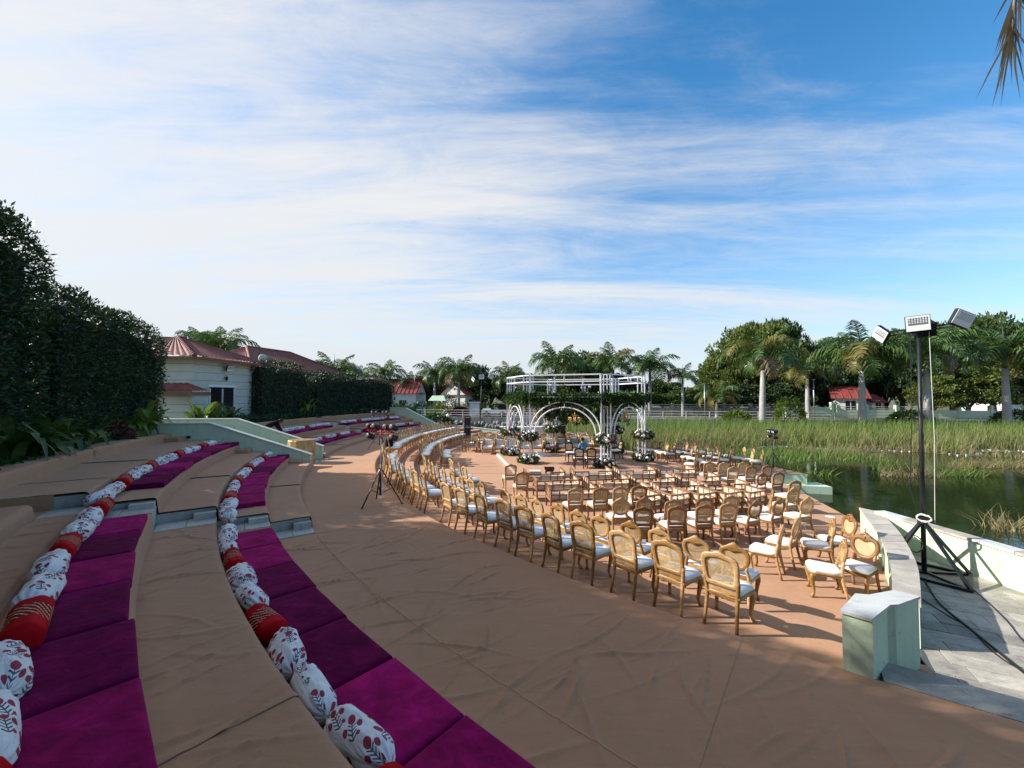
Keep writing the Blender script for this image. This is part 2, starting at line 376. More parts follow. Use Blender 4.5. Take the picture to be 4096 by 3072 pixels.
def m_ground():
    m, t, b = mat_base('dry soil and grass')
    n = noise(t, wcoords(t), .35, 6, .6); f = noise(t, wcoords(t), 9, 5, .7)
    c = ramp(t, n, [(.35, (.055, .075, .025)), (.55, (.10, .105, .045)), (.75, (.19, .15, .10))])
    c = mixc(t, .35, c, ramp(t, f, [(.3, (.04, .05, .02)), (.7, (.19, .17, .10))]))
    t.links.new(c, b.inputs['Base Color']); b.inputs['Roughness'].default_value = .95; bump(t, f, .5, .05, b)
    return m
def m_oldwall(name, c0, c1, dark):
    m, t, b = mat_base(name)
    n = noise(t, wcoords(t), .9, 6, .65); dr = noise(t, wcoords(t, (2.4, 2.4, .25)), 1.6, 6, .7)
    c = ramp(t, n, [(.3, c0), (.7, c1)]); c = mixc(t, ramp(t, dr, [(.48, (0, 0, 0)), (.66, (.8, .8, .8))]), c, dark)
    t.links.new(c, b.inputs['Base Color']); b.inputs['Roughness'].default_value = .9; bump(t, noise(t, wcoords(t), 12, 5), .4, .03, b)
    return m
def m_trunk():
    m, t, b = mat_base('pale ringed palm trunk')
    s = t.nodes.new('ShaderNodeSeparateXYZ'); t.links.new(coords(t, 'Object'), s.inputs[0])
    w = math_(t, 'FRACT', math_(t, 'MULTIPLY', math_(t, 'ADD', s.outputs[2], math_(t, 'MULTIPLY', noise(t, coords(t, 'Object'), 3, 3), .15)), 5.5))
    n = noise(t, coords(t, 'Object', (1, 1, .35)), 3.5, 5, .6)
    c = ramp(t, n, [(.3, (.27, .26, .255)), (.55, (.37, .36, .355)), (.75, (.46, .45, .44))])
    c = mixc(t, math_(t, 'MULTIPLY', math_(t, 'LESS_THAN', w, .16), .5), c, (.15, .14, .13))
    t.links.new(c, b.inputs['Base Color']); b.inputs['Roughness'].default_value = .85; bump(t, w, .25, .02, b)
    return m
def m_cloth(name, col, wr=.4, sc=6):
    m, t, b = mat_base(name)
    n = noise(t, coords(t, 'Object'), 5, 4); t.links.new(ramp(t, n, [(.3, lerp3(col, .93)), (.7, lerp3(col, 1.04))]), b.inputs['Base Color'])
    b.inputs['Roughness'].default_value = .85; b.inputs['Specular IOR Level'].default_value = .15
    bump(t, noise(t, coords(t, 'Object'), sc, 4, .55, .8), wr, .02, b); return m
def m_glass(name, col=(.02, .025, .03), rough=.08):
    m, t, b = mat_base(name)
    n = noise(t, wcoords(t), 1.5, 3); t.links.new(ramp(t, n, [(.3, lerp3(col, .8)), (.7, lerp3(col, 1.2))]), b.inputs['Base Color'])
    b.inputs['Roughness'].default_value = rough; b.inputs['Specular IOR Level'].default_value = .35; return m

M = {}
M['carpet'] = m_carpet(); M['thread'] = simple('pale carpet edge', (.55, .30, .16), .9, var=.1)
M['wood'] = m_wood('honey coloured carved wood', (.20, .092, .028), (.45, .252, .088), (.62, .39, .165))
M['wood2'] = m_wood('red brown teak', (.13, .050, .016), (.30, .138, .046), (.43, .22, .08))
M['dark_wood'] = m_wood('dark mahogany', (.010, .005, .004), (.022, .009, .006), (.04, .016, .01), .35)
M['cane'] = simple('woven cane strip', (.58, .42, .22), .6, var=.2, scale=30, rnd=.12)
M['cane_pale'] = simple('pale cane webbing', (.60, .52, .42), .6, var=.12, scale=30)
M['seat'] = m_cloth('off white seat fabric', (.78, .76, .72), .25, 9)
M['tuft'] = m_cloth('tufted grey white fabric', (.60, .585, .56), .6, 14)
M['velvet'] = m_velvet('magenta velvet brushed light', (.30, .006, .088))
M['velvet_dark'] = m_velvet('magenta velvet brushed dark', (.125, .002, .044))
M['floral'] = m_floral(); M['redbolster'] = m_redbolster()
M['mint'] = m_greenpaint()
M['mint_cap'] = simple('grey white wall coping', (.50, .55, .49), .7, var=.12, scale=3, bmp=.2)
M['cap_stone'] = m_stone('pale grey marble slab', (.48, .49, .47), (.58, .59, .56), (.67, .67, .64), .06, 3, (.34, .35, .33))
M['coping'] = m_stone('beige sandstone coping', (.33, .30, .25), (.45, .41, .34), (.54, .50, .43), .14, 4, (.22, .21, .19))
M['paver'] = m_stone('grey slate paver', (.22, .20, .175), (.36, .33, .28), (.50, .455, .37), .30, 3.4, (.075, .08, .08))
M['joint'] = simple('dark mortar joint', (.06, .062, .062), .9, var=.3, scale=8)
M['aisle_stone'] = m_stone('blue grey kota stone', (.36, .335, .285), (.48, .45, .385), (.58, .55, .47), .12, 2.4, (.20, .19, .17))
M['white_metal'] = simple('white powder coated tube', (.74, .75, .78), .4, var=.05)
M['black_metal'] = simple('black painted steel', (.012, .013, .016), .45, var=.3, scale=14)
M['black_plastic'] = simple('black plastic', (.014, .014, .016), .5, var=.2)
M['lens'] = simple('frosted lamp lens', (.62, .66, .70), .25, var=.1)
M['gold'] = simple('antique gold', (.52, .33, .12), .35, .7, .25, 5)
M['gold_drum'] = simple('gold painted drum', (.42, .27, .12), .45, .35, .35, 2.5)
M['red_cable'] = simple('red rubber cable', (.55, .03, .02), .5)
M['black_cable'] = simple('black rubber cable', (.012, .012, .014), .6)
M['white_cable'] = simple('white cord', (.68, .66, .60), .7)
M['hedge'] = m_leaf('hedge leaf', (.012, .032, .014), (.026, .058, .022), (.062, .105, .032), .45, .12, 1.3)
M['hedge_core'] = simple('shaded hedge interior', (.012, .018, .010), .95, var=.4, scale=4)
M['twig'] = simple('hedge twig bark', (.09, .065, .045), .9, var=.3, scale=20)
M['broad'] = m_leaf('broad glossy leaf', (.020, .052, .016), (.040, .088, .022), (.095, .155, .032), .35, .2, 2)
M['canna'] = m_leaf('young yellow green leaf', (.055, .105, .018), (.105, .165, .028), (.20, .235, .045), .4, .3, 2)
M['redleaf'] = m_leaf('copper red leaf', (.045, .020, .018), (.095, .040, .032), (.16, .08, .06), .5, .15, 3)
M['tree'] = m_leaf('tree leaf', (.022, .046, .012), (.052, .092, .022), (.105, .150, .036), .55, .2, .30)
M['tree_light'] = m_leaf('bright tree leaf', (.045, .075, .016), (.095, .130, .026), (.165, .185, .042), .55, .28, .35)
M['tree_dark'] = m_leaf('dark tree leaf', (.015, .034, .013), (.031, .060, .020), (.065, .100, .028), .55, .15, .3)
M['bark'] = simple('tree bark', (.10, .075, .055), .95, var=.35, scale=3, bmp=.6, bscale=14)
M['palm'] = m_leaf('palm leaflet', (.030, .072, .020), (.066, .125, .034), (.14, .20, .055), .4, .22, .5)
M['palm_yellow'] = m_leaf('yellowing palm leaflet', (.11, .105, .03), (.19, .175, .05), (.27, .235, .085), .5, .3, .5)
M['palm_dry'] = m_leaf('dry brown palm leaflet', (.15, .11, .08), (.25, .19, .14), (.36, .29, .22), .7, .2, 3)
M['shaft'] = simple('green palm crownshaft', (.10, .155, .045), .4, var=.25, scale=3)
M['trunk'] = m_trunk()
M['reed'] = m_leaf('green reed blade', (.055, .105, .022), (.115, .185, .038), (.21, .28, .068), .6, .3, .22)
M['reed_dry'] = m_leaf('dry straw reed blade', (.17, .145, .065), (.26, .22, .11), (.36, .30, .17), .7, .3, .4)
M['vine'] = m_leaf('garland leaf', (.016, .042, .012), (.036, .078, .018), (.085, .140, .030), .4, .2, 2.5)
M['white_flower'] = simple('white rose petals', (.78, .77, .74), .7, var=.06, scale=20)
M['pink_flower'] = simple('mauve rose petals', (.36, .13, .22), .7, var=.3, scale=6)
M['maroon_flower'] = simple('deep pink petals', (.24, .03, .09), .7, var=.3, scale=6)
M['water'] = m_water(); M['ground'] = m_ground()
M['asphalt'] = simple('road asphalt', (.11, .105, .10), .9, var=.2, scale=.8)
M['oldwall'] = m_oldwall('weathered concrete wall', (.19, .185, .17), (.31, .30, .27), (.055, .055, .05))
M['stonewall'] = m_stone('rubble stone', (.17, .15, .12), (.28, .25, .20), (.37, .33, .27), .35, 3, (.07, .065, .055))
M['plaster'] = simple('cream house plaster', (.50, .54, .48), .8, var=.07, scale=1.5, bmp=.2)
M['white_wall'] = m_oldwall('white house wall', (.62, .62, .60), (.70, .70, .67), (.46, .46, .44))
M['roof'] = simple('red clay roof tile', (.185, .054, .042), .7, var=.35, scale=2.2, rnd=.1)
M['roof_far'] = simple('red painted roof', (.22, .045, .035), .7, var=.25, scale=.8)
M['fascia'] = simple('brown timber fascia', (.19, .095, .065), .8, var=.2, scale=5)
M['window'] = m_glass('dark window glass', (.010, .011, .014), .12)
M['white_paint'] = simple('white painted wood', (.70, .72, .72), .5, var=.05)
M['rail'] = simple('weathered white rail paint', (.56, .53, .47), .6, var=.2, scale=2)
M['skin'] = simple('skin', (.20, .105, .065), .55, var=.08)
M['hair'] = simple('black hair', (.010, .008, .008), .5, var=.2, scale=30)
M['black_cloth'] = m_cloth('black clothing', (.010, .010, .012), .5)
M['blue_cloth'] = m_cloth('blue shirt', (.10, .28, .42), .5)
M['white_cloth'] = m_cloth('white cloth', (.78, .77, .75), .9, 3.5)
M['white_stage'] = simple('white painted platform edge', (.80, .79, .76), .6, var=.04)
M['car_white'] = simple('white car paint', (.60, .62, .63), .3, var=.04); M['car_red'] = simple('maroon car paint', (.13, .018, .025), .3, var=.1)
M['tyre'] = simple('tyre rubber', (.02, .02, .02), .8); M['chrome'] = simple('grey metal', (.4, .41, .42), .35, .8)
# ------------------------------------------------------------------ the setting: ground, water, amphitheatre
def vnoise(x, y, seed=0):
    """cheap smooth noise for relief"""
    r = np.random.default_rng(seed); out = np.zeros_like(x, dtype=float)
    for k in range(7):
        a = r.uniform(0, 6.28); f = r.uniform(.6, 3.4); out += np.sin((x*np.cos(a)+y*np.sin(a))*f*2+r.uniform(0, 6.28))*(1/(1+.6*k))
    return out/3
class Ridges:
    """wrinkles of a loosely laid carpet: soft ridges, mostly running down the slope"""
    def __init__(s, n, th0, th1, r0, r1, seed, amp=(.003, .011), ln=(.15, .7)):
        g = np.random.default_rng(seed); s.items = []
        for _ in range(n):
            th = g.uniform(th0, th1); R = g.uniform(r0, r1); x, y = pol(R, th); ang = R_(th)+g.normal(0, .45)
            s.items.append((x, y, math.cos(ang), math.sin(ang), g.uniform(*ln), g.uniform(.011, .026), g.uniform(*amp), g.uniform(-.35, .35)))
    def __call__(s, X, Y):
        h = np.zeros_like(X)
        for x, y, c, si, L, w, a, b in s.items:
            dx = X-x; dy = Y-y; u = dx*c+dy*si; v = -dx*si+dy*c - b*u*u
            m = (np.abs(u) < 2.2*L) & (np.abs(v) < 4*w)
            if m.any(): h[m] += a*np.exp(-(u[m]/L)**2)*np.exp(-(v[m]/w)**2)
        return h
def sweep(name, prof, th0, th1, step, mat, parent=None, disp=None, kind=None):
    """profile [(R, z)] swept round the amphitheatre's centre"""
    n = max(2, int(abs(th1-th0)/step)+1); th = np.radians(np.linspace(th0, th1, n)); pr = np.array(prof)
    R = pr[:, 0][None, :].repeat(n, 0); Z = pr[:, 1][None, :].repeat(n, 0).astype(float); T = th[:, None].repeat(len(pr), 1)
    X = CX+R*np.cos(T); Y = CY+R*np.sin(T)
    if disp: Z = Z+disp(X, Y, T, R)
    m = len(pr); i, j = np.meshgrid(np.arange(n-1), np.arange(m-1), indexing='ij'); a = (i*m+j).ravel()
    F = np.stack([a, a+m, a+m+1, a+1], 1)
    if th1 > th0: F = F[:, ::-1]
    me = mesh_np(name, np.stack([X, Y, Z], -1).reshape(-1, 3), F, mat); soft(me, 50)
    o = link(name, me, parent)
    if kind: o['kind'] = kind
    return o

# ground sheets
bank_a, bank_b = (-60.0, 63.2), (130.0, 29.6)          # lake side edge of the far bank
def bank_y(x): return bank_a[1]+(x-bank_a[0])*(bank_b[1]-bank_a[1])/(bank_b[0]-bank_a[0])
g = MB(); g.add([(-1500, bank_y(-60)+14, -.10), (-60, bank_y(-60), -.10), (130, bank_y(130), -.10), (1500, bank_y(130)-120, -.10), (1500, 2500, -.10), (-1500, 2500, -.10)], [(0, 1, 2, 3, 4, 5)])
tag(g.obj('ground', M['ground']), kind='structure')
arc = [pol(RT[6]+.02, t) for t in np.linspace(151, 262, 60)]
V = [(x, y, 1.02) for x, y in arc]; n0 = len(V)
outer = [(60, -600), (-900, -600), (-900, 0), (-300, 120), (-36, 62)]
g = MB(); V += [(x, y, 1.02) for x, y in outer]
g.add(V, [tuple(range(len(V)))]); tag(g.obj('garden_ground', M['ground']), kind='structure')
g = MB(); g.add([(-70, -60, ZWATER), (400, -60, ZWATER), (400, 75, ZWATER), (-70, 75, ZWATER)], [(0, 1, 2, 3)]); tag(g.obj('water', M['water']), kind='structure')
g = MB(); g.add([(-900, -700, -2.4), (1500, -700, -2.4), (1500, 75, -2.4), (-900, 75, -2.4)], [(0, 1, 2, 3)]); tag(g.obj('lake_bed', M['ground']), kind='structure')

# walkway and the curved treads below it
TH0 = 150.0
near_r = Ridges(150, 217, 238, 24.1, 26.6, 3, (.007, .026)); far_r = Ridges(60, 196, 217, 24.0, 25.8, 4, (.005, .016))
def dwalk(X, Y, T, R): return .004*vnoise(X, Y, 2)+near_r(X, Y)+far_r(X, Y)
walkway = tag(link('walkway', None), kind='structure')
def wprof(): return [(RW-.005, ZA-.01), (RW, -.05), (RW+.012, -.014), (RW+.04, 0)]+[(r, 0) for r in np.linspace(RW+.1, RT[1]+.04, 130)]
def strip_disp(base, th0, th1, curl0=0., curl1=0., lift=0.):
    def d(X, Y, T, R):
        t = np.degrees(T) % 360; h = base(X, Y, T, R)+lift
        arcm = np.radians(np.abs(t-th0))*R; arcn = np.radians(np.abs(t-th1))*R
        return h+curl0*np.exp(-(arcm/.05)**2)+curl1*np.exp(-(arcn/.05)**2)
    return d
cuts = [150, 160, 170, 181, 192, 203.5, 216.2, 225.5, 232.2, 250]
for i in range(len(cuts)-1):
    a, b = cuts[i], cuts[i+1]; fine = a >= 216
    wp = wprof() if fine else [(RW-.005, ZA-.01), (RW, -.05), (RW+.012, -.014), (RW+.04, 0)]+[(r, 0) for r in np.linspace(RW+.1, RT[0]+.02, 16)]
    if a >= 232: wp = [(RW+.03, -.02), (RW+.045, .002)]+[(r, 0) for r in np.linspace(RW+.1, RT[1]+.04, 130)]
    sweep('carpet_strip', wp, b+.06, a-.02, .048 if fine else .35, M['carpet'], walkway, strip_disp(dwalk, b, a, .003, .002, .003*(i % 2)))
# narrow seam of the carpet laid along the former edge of the lowest terrace
sweep('carpet_seam', [(RT[0]-.010, -.008), (RT[0]-.003, .004), (RT[0]+.003, .004), (RT[0]+.010, -.008)], 242, 216.6, .05, M['thread'], walkway, lambda X, Y, T, R: .004*vnoise(X, Y, 2)+near_r(X, Y)+.007)
treads = tag(link('curved_steps', None), kind='structure')
for r0, r1, z, zl in ((RA, RW+.01, ZA, ZB), (RB, RA+.01, ZB, ZC), (RC, RB+.01, ZC, ZF)):
    base = lambda X, Y, T, R: .004*vnoise(X, Y, 5)
    for i, (a, b) in enumerate(((150, 164), (164, 179), (179, 193), (193, 206), (206, 219), (219, 236.2))):
        sweep('carpet_strip', [(r0-.008, zl-.01), (r0, z-.05), (r0+.012, z-.014), (r0+.045, z)]+[(r, z) for r in np.linspace(r0+.1, r1, 8)], b+.05, a, .4, M['carpet'], treads, strip_disp(base, b, a, .008, .004, .004*(i % 2)))
# sunlit loose bare strip where the carpet stops short of the stair (plain floor showing)
# arena floor
P1, P2 = P(3223, 1977, ZF), P(3436, 2091, ZF)
WALL_FAR = P(3440, 2125, ZF)
dockR = P(3228, 1897, ZF); dockB = P(3099, 1868, ZF); farR = P(2490, 1800, ZF)
kx = P1[0]+(P1[0]-P2[0])*(dockR[1]-.05-P1[1])/(P1[1]-P2[1])
floor_poly = [pol(RC+.02, t) for t in np.linspace(236.4, 150, 70)]
edge_pts = [pol(RC-.6, 146), (1.9, 30.6), (4.3, 27.6), farR, (8.6, 23.0), (10.9, 20.7), dockB, dockR, (kx, dockR[1]+.42), P1, P2]+[P(x, y, -.08) for x, y in ((3500, 2043), (3550, 2095), (3598, 2155), (3646, 2250), (3660, 2330), (3664, 2415))]
floor_poly += edge_pts
m = MB(); m.add([(x, y, ZF) for x, y in floor_poly], [tuple(range(len(floor_poly)))[::-1]]); fl = m.obj('arena_floor', M['carpet']); tag(fl, kind='structure')
# plinth of the arena standing in the water
pl = edge_pts[:]
m = MB(); m.prism([pol(RC-1.2, t) for t in np.linspace(236, 150, 40)]+[(x, y) for x, y in pl], -2.3, ZF-.006); tag(m.obj('arena_plinth', M['mint']), kind='structure')
m = MB(); m.prism([pol(r, t) for r, ts in ((RW-.05, np.linspace(236, 149.8, 50)), (RC-1.3, np.linspace(149.8, 236, 50))) for t in ts], -2.3, ZF-.03); tag(m.obj('step_foundation', M['mint']), kind='structure')
m = MB(); m.prism([pol(r, t) for r, ts in ((RT[6], np.linspace(246, 149.8, 60)), (RW+.03, np.linspace(149.8, 246, 60))) for t in ts], -2.3, -.06); tag(m.obj('terrace_foundation', M['mint']), kind='structure')
# carpet edge seams on the arena floor
for (px0, py0, px1, py1) in ((1850, 1894, 2020, 1893), (1850, 1868, 2000, 1865), (1860, 1851, 1985, 1853), (3010, 2090, 3300, 2120)):
    a = P(px0, py0, ZF); b = P(px1, py1, ZF)
    MB().bar((a[0], a[1], ZF+.002), (b[0], b[1], ZF+.002), .02, .010).obj('carpet_seam', M['carpet'], fl)
# the low ledge beside the corner of the arena
lp = [P(3213, 1932, -1.15), P(3250, 1929, -1.15), P(3288, 1938, -1.15), P(3288, 1966, ZWATER+.03), P(3180, 1966, ZWATER+.03)]
m = MB(); m.prism([(dockR[0]-1.6, dockR[1]+.12), (dockR[0]+.72, dockR[1]-.46), (dockR[0]+.80, dockR[1]+.5), (dockR[0]-1.6, dockR[1]+.7)], -2.2, -1.13); lg = m.obj('water_ledge', M['mint']); tag(lg, 'pale mint concrete ledge just above the water at the arena corner', 'ledge')

# terraces of the amphitheatre
S0 = [0, .27, .48, .80, .92, 1.36]; S1 = [.22, .41, .67, .93, 1.15, 1.42]; S2 = [.15, .29, .50, .77, .97, 1.28]
def section(name, lv, th0, th1, seed, first=0, step=.3, near=False):
    root = tag(link(name, None), kind='structure'); g = np.random.default_rng(seed)
    for k in range(first, 6):
        z = lv[k]; zl = lv[k-1] if k else 0.0; r0 = RT[k]; r1 = RT[k+1]+.03
        if k == 5: r1 = RT[6]
        L = g.uniform(2.0, 2.9); a = th0
        rid = Ridges(110 if near else 26, th0, th1, r0+.1, r1, seed*7+k, (.007, .024) if near else (.006, .024))
        base = lambda X, Y, T, R, rid=rid: .006*vnoise(X, Y, 9)+rid(X, Y)
        i = 0
        while a < th1-.3:
            b = min(th1, a+math.degrees(g.uniform(1.9, 3.0)/r0)*(1.9 if near else 1))
            if th1-b < 2: b = th1
            prof = [(r0-.028, zl-.012), (r0-.018, zl+.03), (r0-.006, (z+zl)/2), (r0, z-.06), (r0+.012, z-.02), (r0+.04, z-.003), (r0+.075, z)]+[(r, z) for r in np.linspace(r0+.13, r1, 36 if near else 12)]
            if k == 5: prof += [(RT[6]+.01, z-.03), (RT[6]+.02, z-.3)]
            sweep('carpet_strip', prof, b+.05, a-.02, .05 if near else step, M['carpet'], root, strip_disp(base, b, a, g.uniform(.004, .028), g.uniform(.0, .012), .005*(i % 2)))
            a = b; i += 1
    return root
sec0 = section('lower_terraces', S0, 216.05, 250, 21, 1, near=True)
rid0 = Ridges(40, 216, 240, 29.7, 30.4, 77, (.007, .022))
for i, (a, b) in enumerate(((216.05, 221.5), (221.5, 227), (227, 233), (233, 250))):
    sweep('carpet_strip', [(29.62, .90), (29.635, .95), (29.645, 1.04), (29.66, 1.10), (29.70, 1.13), (29.74, 1.135)]+[(r, 1.135) for r in np.linspace(29.8, RT[5]+.03, 20)], b+.05, a-.02, .06, M['carpet'], sec0, strip_disp(lambda X, Y, T, R: .006*vnoise(X, Y, 9)+rid0(X, Y), b, a, .02, .006, .005*(i % 2)))
sec1 = section('middle_terraces', S1, 197.45, 215.0, 22)
sec2a = section('far_terraces', S2, 173.1, 192.5, 23)
sec2b = section('far_terraces', S2, 155.3, 171.9, 24)
# stone bodies below the carpets (end faces show beside the aisles)
def stone_body(lv, th0, th1, name, parent):
    f = 1 if lv[0] == 0 else 0; prof = [(RT[f]+.015, -.3)]
    for k in range(f, 6):
        prof += [(RT[k]+.02, lv[k]-.03)] + [(RT[k+1]+.02, lv[k]-.03)]
    prof += [(RT[6], -.3)]
    th = np.linspace(th0, th1, 12); V = []; n = len(prof)
    for t in th: V += [(*pol(r, t), z) for r, z in prof]
    F = [(i*n+j, i*n+j+1, (i+1)*n+j+1, (i+1)*n+j) for i in range(11) for j in range(n-1)]
    F += [tuple(range(n)), tuple(range(11*n, 12*n))[::-1]]
    link(name, mesh_np(name, V, F, M['aisle_stone']), parent)
for lv, a, b, p in ((S0, 216.1, 250, sec0), (S1, 197.5, 214.95, sec1), (S2, 173.2, 192.4, sec2a), (S2, 155.4, 171.8, sec2b)): stone_body(lv, a, b, 'stone_body', p)
# carpeted half steps beside the stair wall
for k in range(5):
    for j, (w, f) in enumerate(((.42, .5),)):
        z = S1[k]+(S1[k+1]-S1[k])*f; m = MB(); m.prism([pol(r, t) for r, ts in ((RT[k+1]-w, np.linspace(197.55, 198.75, 4)), (RT[k+1]+.02, np.linspace(198.75, 197.55, 4))) for t in ts], S1[k]-.03, z); m.obj('half_step', M['carpet'], sec1)
# aisles with bare stone steps
def aisle(name, th0, th1, lo, hi):
    root = tag(link(name, None), kind='structure')
    for k in range(5):
        zt = lo[k]+.012; r0 = RT[k]+.004; r1 = RT[k+1]-.004 if k < 4 else RT[k]+.45; rs = np.linspace(r0, r1, 3 if k < 4 else 2)
        for i in range(len(rs)-1):
            m = MB(); m.prism([pol(r, t) for r, t in ((rs[i]+.004, th0), (rs[i]+.004, th1), (rs[i+1]-.004, th1), (rs[i+1]-.004, th0))], -.2, zt+random.uniform(-.003, .003))
            m.obj('stone_slab', M['aisle_stone'], root)
        if hi is not None and k < 4:
            m = MB(); q = th0+(th1-th0)*.34; m.prism([pol(r, t) for r, t in ((RT[k]+.02, th0), (RT[k]+.02, q), (RT[k]+.34, q), (RT[k]+.34, th0))], zt-.02, (lo[k]+hi[k])/2+.03)
            m.obj('half_step', M['aisle_stone'], root)
    sweep('carpet_strip', [(RT[4]+.42, lo[4]-.02), (RT[4]+.44, lo[4]+.012)]+[(r, lo[4]+.014) for r in np.linspace(RT[4]+.5, RT[5]+.03, 8)], th1+.1, th0-.02, .1, M['carpet'], root, lambda X, Y, T, R: .006*vnoise(X, Y, 9))
    z = lo[5]; zl = lo[4]; r0 = RT[5]
    sweep('carpet_strip', [(r0-.028, zl-.012), (r0-.006, (z+zl)/2), (r0, z-.06), (r0+.012, z-.02), (r0+.075, z), (RT[6], z), (RT[6]+.01, z-.03), (RT[6]+.02, z-.3)], th1+.1, th0-.02, .1, M['carpet'], root, lambda X, Y, T, R: .006*vnoise(X, Y, 9)+.008)
    return root
aisle('stone_aisle', 215.0, 216.08, S0, S1)
for r0, r1, zt in ((RT[4]+.40, RT[5]+.01, S1[4]+.012), (RT[5]+.01, RT[6]+.015, S1[5]+.012)):
    m = MB(); m.prism([pol(r, t) for r, t in ((r0, 214.9), (r1, 214.9), (r1, 215.09), (r0, 215.09))], .7, zt); m.obj('carpet_flap', M['carpet'], sec1)
aisle('stone_aisle', 171.9, 173.1, [z-.06 for z in S2], None)
# stair between the two sloping green walls
st = tag(link('stair', None), kind='structure')
for i in range(9):
    r0 = RT[0]+.35+i*.5; m = MB(); m.prism([pol(r, t) for r, t in ((r0, 192.6), (r0, 197.4), (r0+.55, 197.4), (r0+.55, 192.6))], -.2, .16*(i+1)); m.obj('step', M['aisle_stone'], st)
# ------------------------------------------------------------------ painted walls
def radial_wall(label, th, thick, prof, base=-.05, group=None):
    """wall running outwards along a radius; prof [(R, ztop)]"""
    root = thing('stair_wall', label, 'wall', group=group); half = thick/2
    def off(R, s):
        x, y = pol(R, th); t = R_(th); return (x-math.sin(t)*s, y+math.cos(t)*s)
    V = []; n = len(prof)
    for s in (-half, half):
        V += [(*off(R, s), base) for R, z in prof]+[(*off(R, s), z) for R, z in prof]
    F = []
    for i in range(n-1):
        a, b = i, n+i; c, d = 2*n+i, 3*n+i
        F += [(a, a+1, b+1, b), (c+1, c, d, d+1), (b, b+1, d+1, d)]
    F += [(0, n, 3*n, 2*n), (n-1, 3*n-1, 4*n-1, 2*n-1)[::-1]]
    link('wall_body', mesh_np('wall_body', V, F, M['mint']), root)
    m = MB(); h2 = half+.03; V = []; R0 = prof[0][0]-.03
    pr = [(R0, prof[0][1]-.012)]+prof[1:]
    for s in (-h2, h2):
        V += [(*off(R, s), z+.003) for R, z in pr]+[(*off(R, s), z+.05) for R, z in pr]
    F = []
    for i in range(n-1):
        a, b = i, n+i; c, d = 2*n+i, 3*n+i
        F += [(a, a+1, b+1, b), (c+1, c, d, d+1), (b, b+1, d+1, d), (a, c, c+1, a+1)]
    F += [(0, n, 3*n, 2*n), (n-1, 3*n-1, 4*n-1, 2*n-1)[::-1]]
    link('coping', mesh_np('coping', V, F, M['mint_cap']), root)
    return root, off
wprofA = [(RT[0]+.08, .44), (26.4, .60), (29.3, 1.70), (31.6, 1.72)]
w1, off1 = radial_wall('pale mint sloping stair wall nearest the camera beside the middle terraces', 197.4, .24, wprofA)
w2, off2 = radial_wall('pale mint sloping stair wall beyond the gold drum, with a recessed line', 192.6, .24, [(RT[0]+.05, .50), (26.3, .62), (29.3, 1.72), (32.0, 1.74)])
w3, off3 = radial_wall('pale mint sloping wall closing the far terraces by the lake', 155.0, .28, [(23.2, -.35), (26.0, .35), (29.2, 1.62), (31.0, 1.66)], -1.8)
for R, z in ((26.9, .42), (28.5, .95), (29.9, 1.25)):         # little step lamps on the first wall
    a = off1(R, .125); m = MB(); t = R_(197.4); m.box(-.05, .05, -.035, .0, -.04, .04); m.box(-.062, .062, -.045, -.03, .038, .052)
    o = m.obj('step_lamp', M['black_metal'], w1, loc=(a[0], a[1], z), rot=(0, 0, R_(197.4)+math.pi))
# thin reveal line on the second wall's visible face
for s in (.123,):
    m = MB(); pts = [(*off2(R, s), z-.17) for R, z in ((26.35, .55), (29.3, 1.66), (31.8, 1.68))]
    for a, b in zip(pts[:-1], pts[1:]): m.bar(a, b, .008, .018)
    pts2 = [(*off2(26.35, s), .38), (*off2(26.35, s), .03)]; m.bar(*pts2, .018, .008); m.obj('recess_line', M['mint_cap'], w2)
# wall behind the rim at the top of the stair
m = MB(); a = off1(31.2, .0); b = P(640, 1700, 1.6)
rw = thing('retaining_wall', 'pale mint retaining wall at the top of the stair below the house', 'wall')
p0, p1 = pol(31.3, 197.9), pol(31.3, 202.5); m.bar((*p0, 1.3), (*p1, 1.3), .25, .75); m.obj('wall_body', M['mint'], rw)
m = MB(); m.bar((*p0, 1.70), (*p1, 1.70), .31, .05); m.obj('coping', M['mint_cap'], rw)

# end pillar at the right
cap = [(3363, 2440), (3427, 2376), (3480, 2381), (3574, 2362), (3677, 2387), (3586, 2417), (3554, 2417), (3489, 2475)]
cp = [P(x, y, .58) for x, y in cap]
pil = thing('end_pillar', 'pale mint bent wall end with grey marble cap beside the paved terrace', 'pillar')
def inset(poly, d):
    c = np.mean(np.array(poly), 0); return [tuple(np.array(p)+(c-np.array(p))/np.linalg.norm(c-np.array(p))*d) for p in poly]
bd = inset(cp, .012)
m = MB(); m.prism(bd, -.80, .552); m.obj('body', M['mint'], pil)
soft_cap = MB(); soft_cap.prism(inset(cp, -.014), .554, .582); soft_cap.obj('cap_slab', M['cap_stone'], pil)
# drain hole on the right face
dh = PY(3636, 2665, 3.85); m = MB(); m.box(-.018, .018, -.012, .012, -.05, .05); m.obj('drain_hole', M['black_metal'], pil, loc=(P(3636, 2660, -.08)[0]-.06, P(3636, 2660, -.08)[1]+.06, -.05), rot=(0, 0, .3))
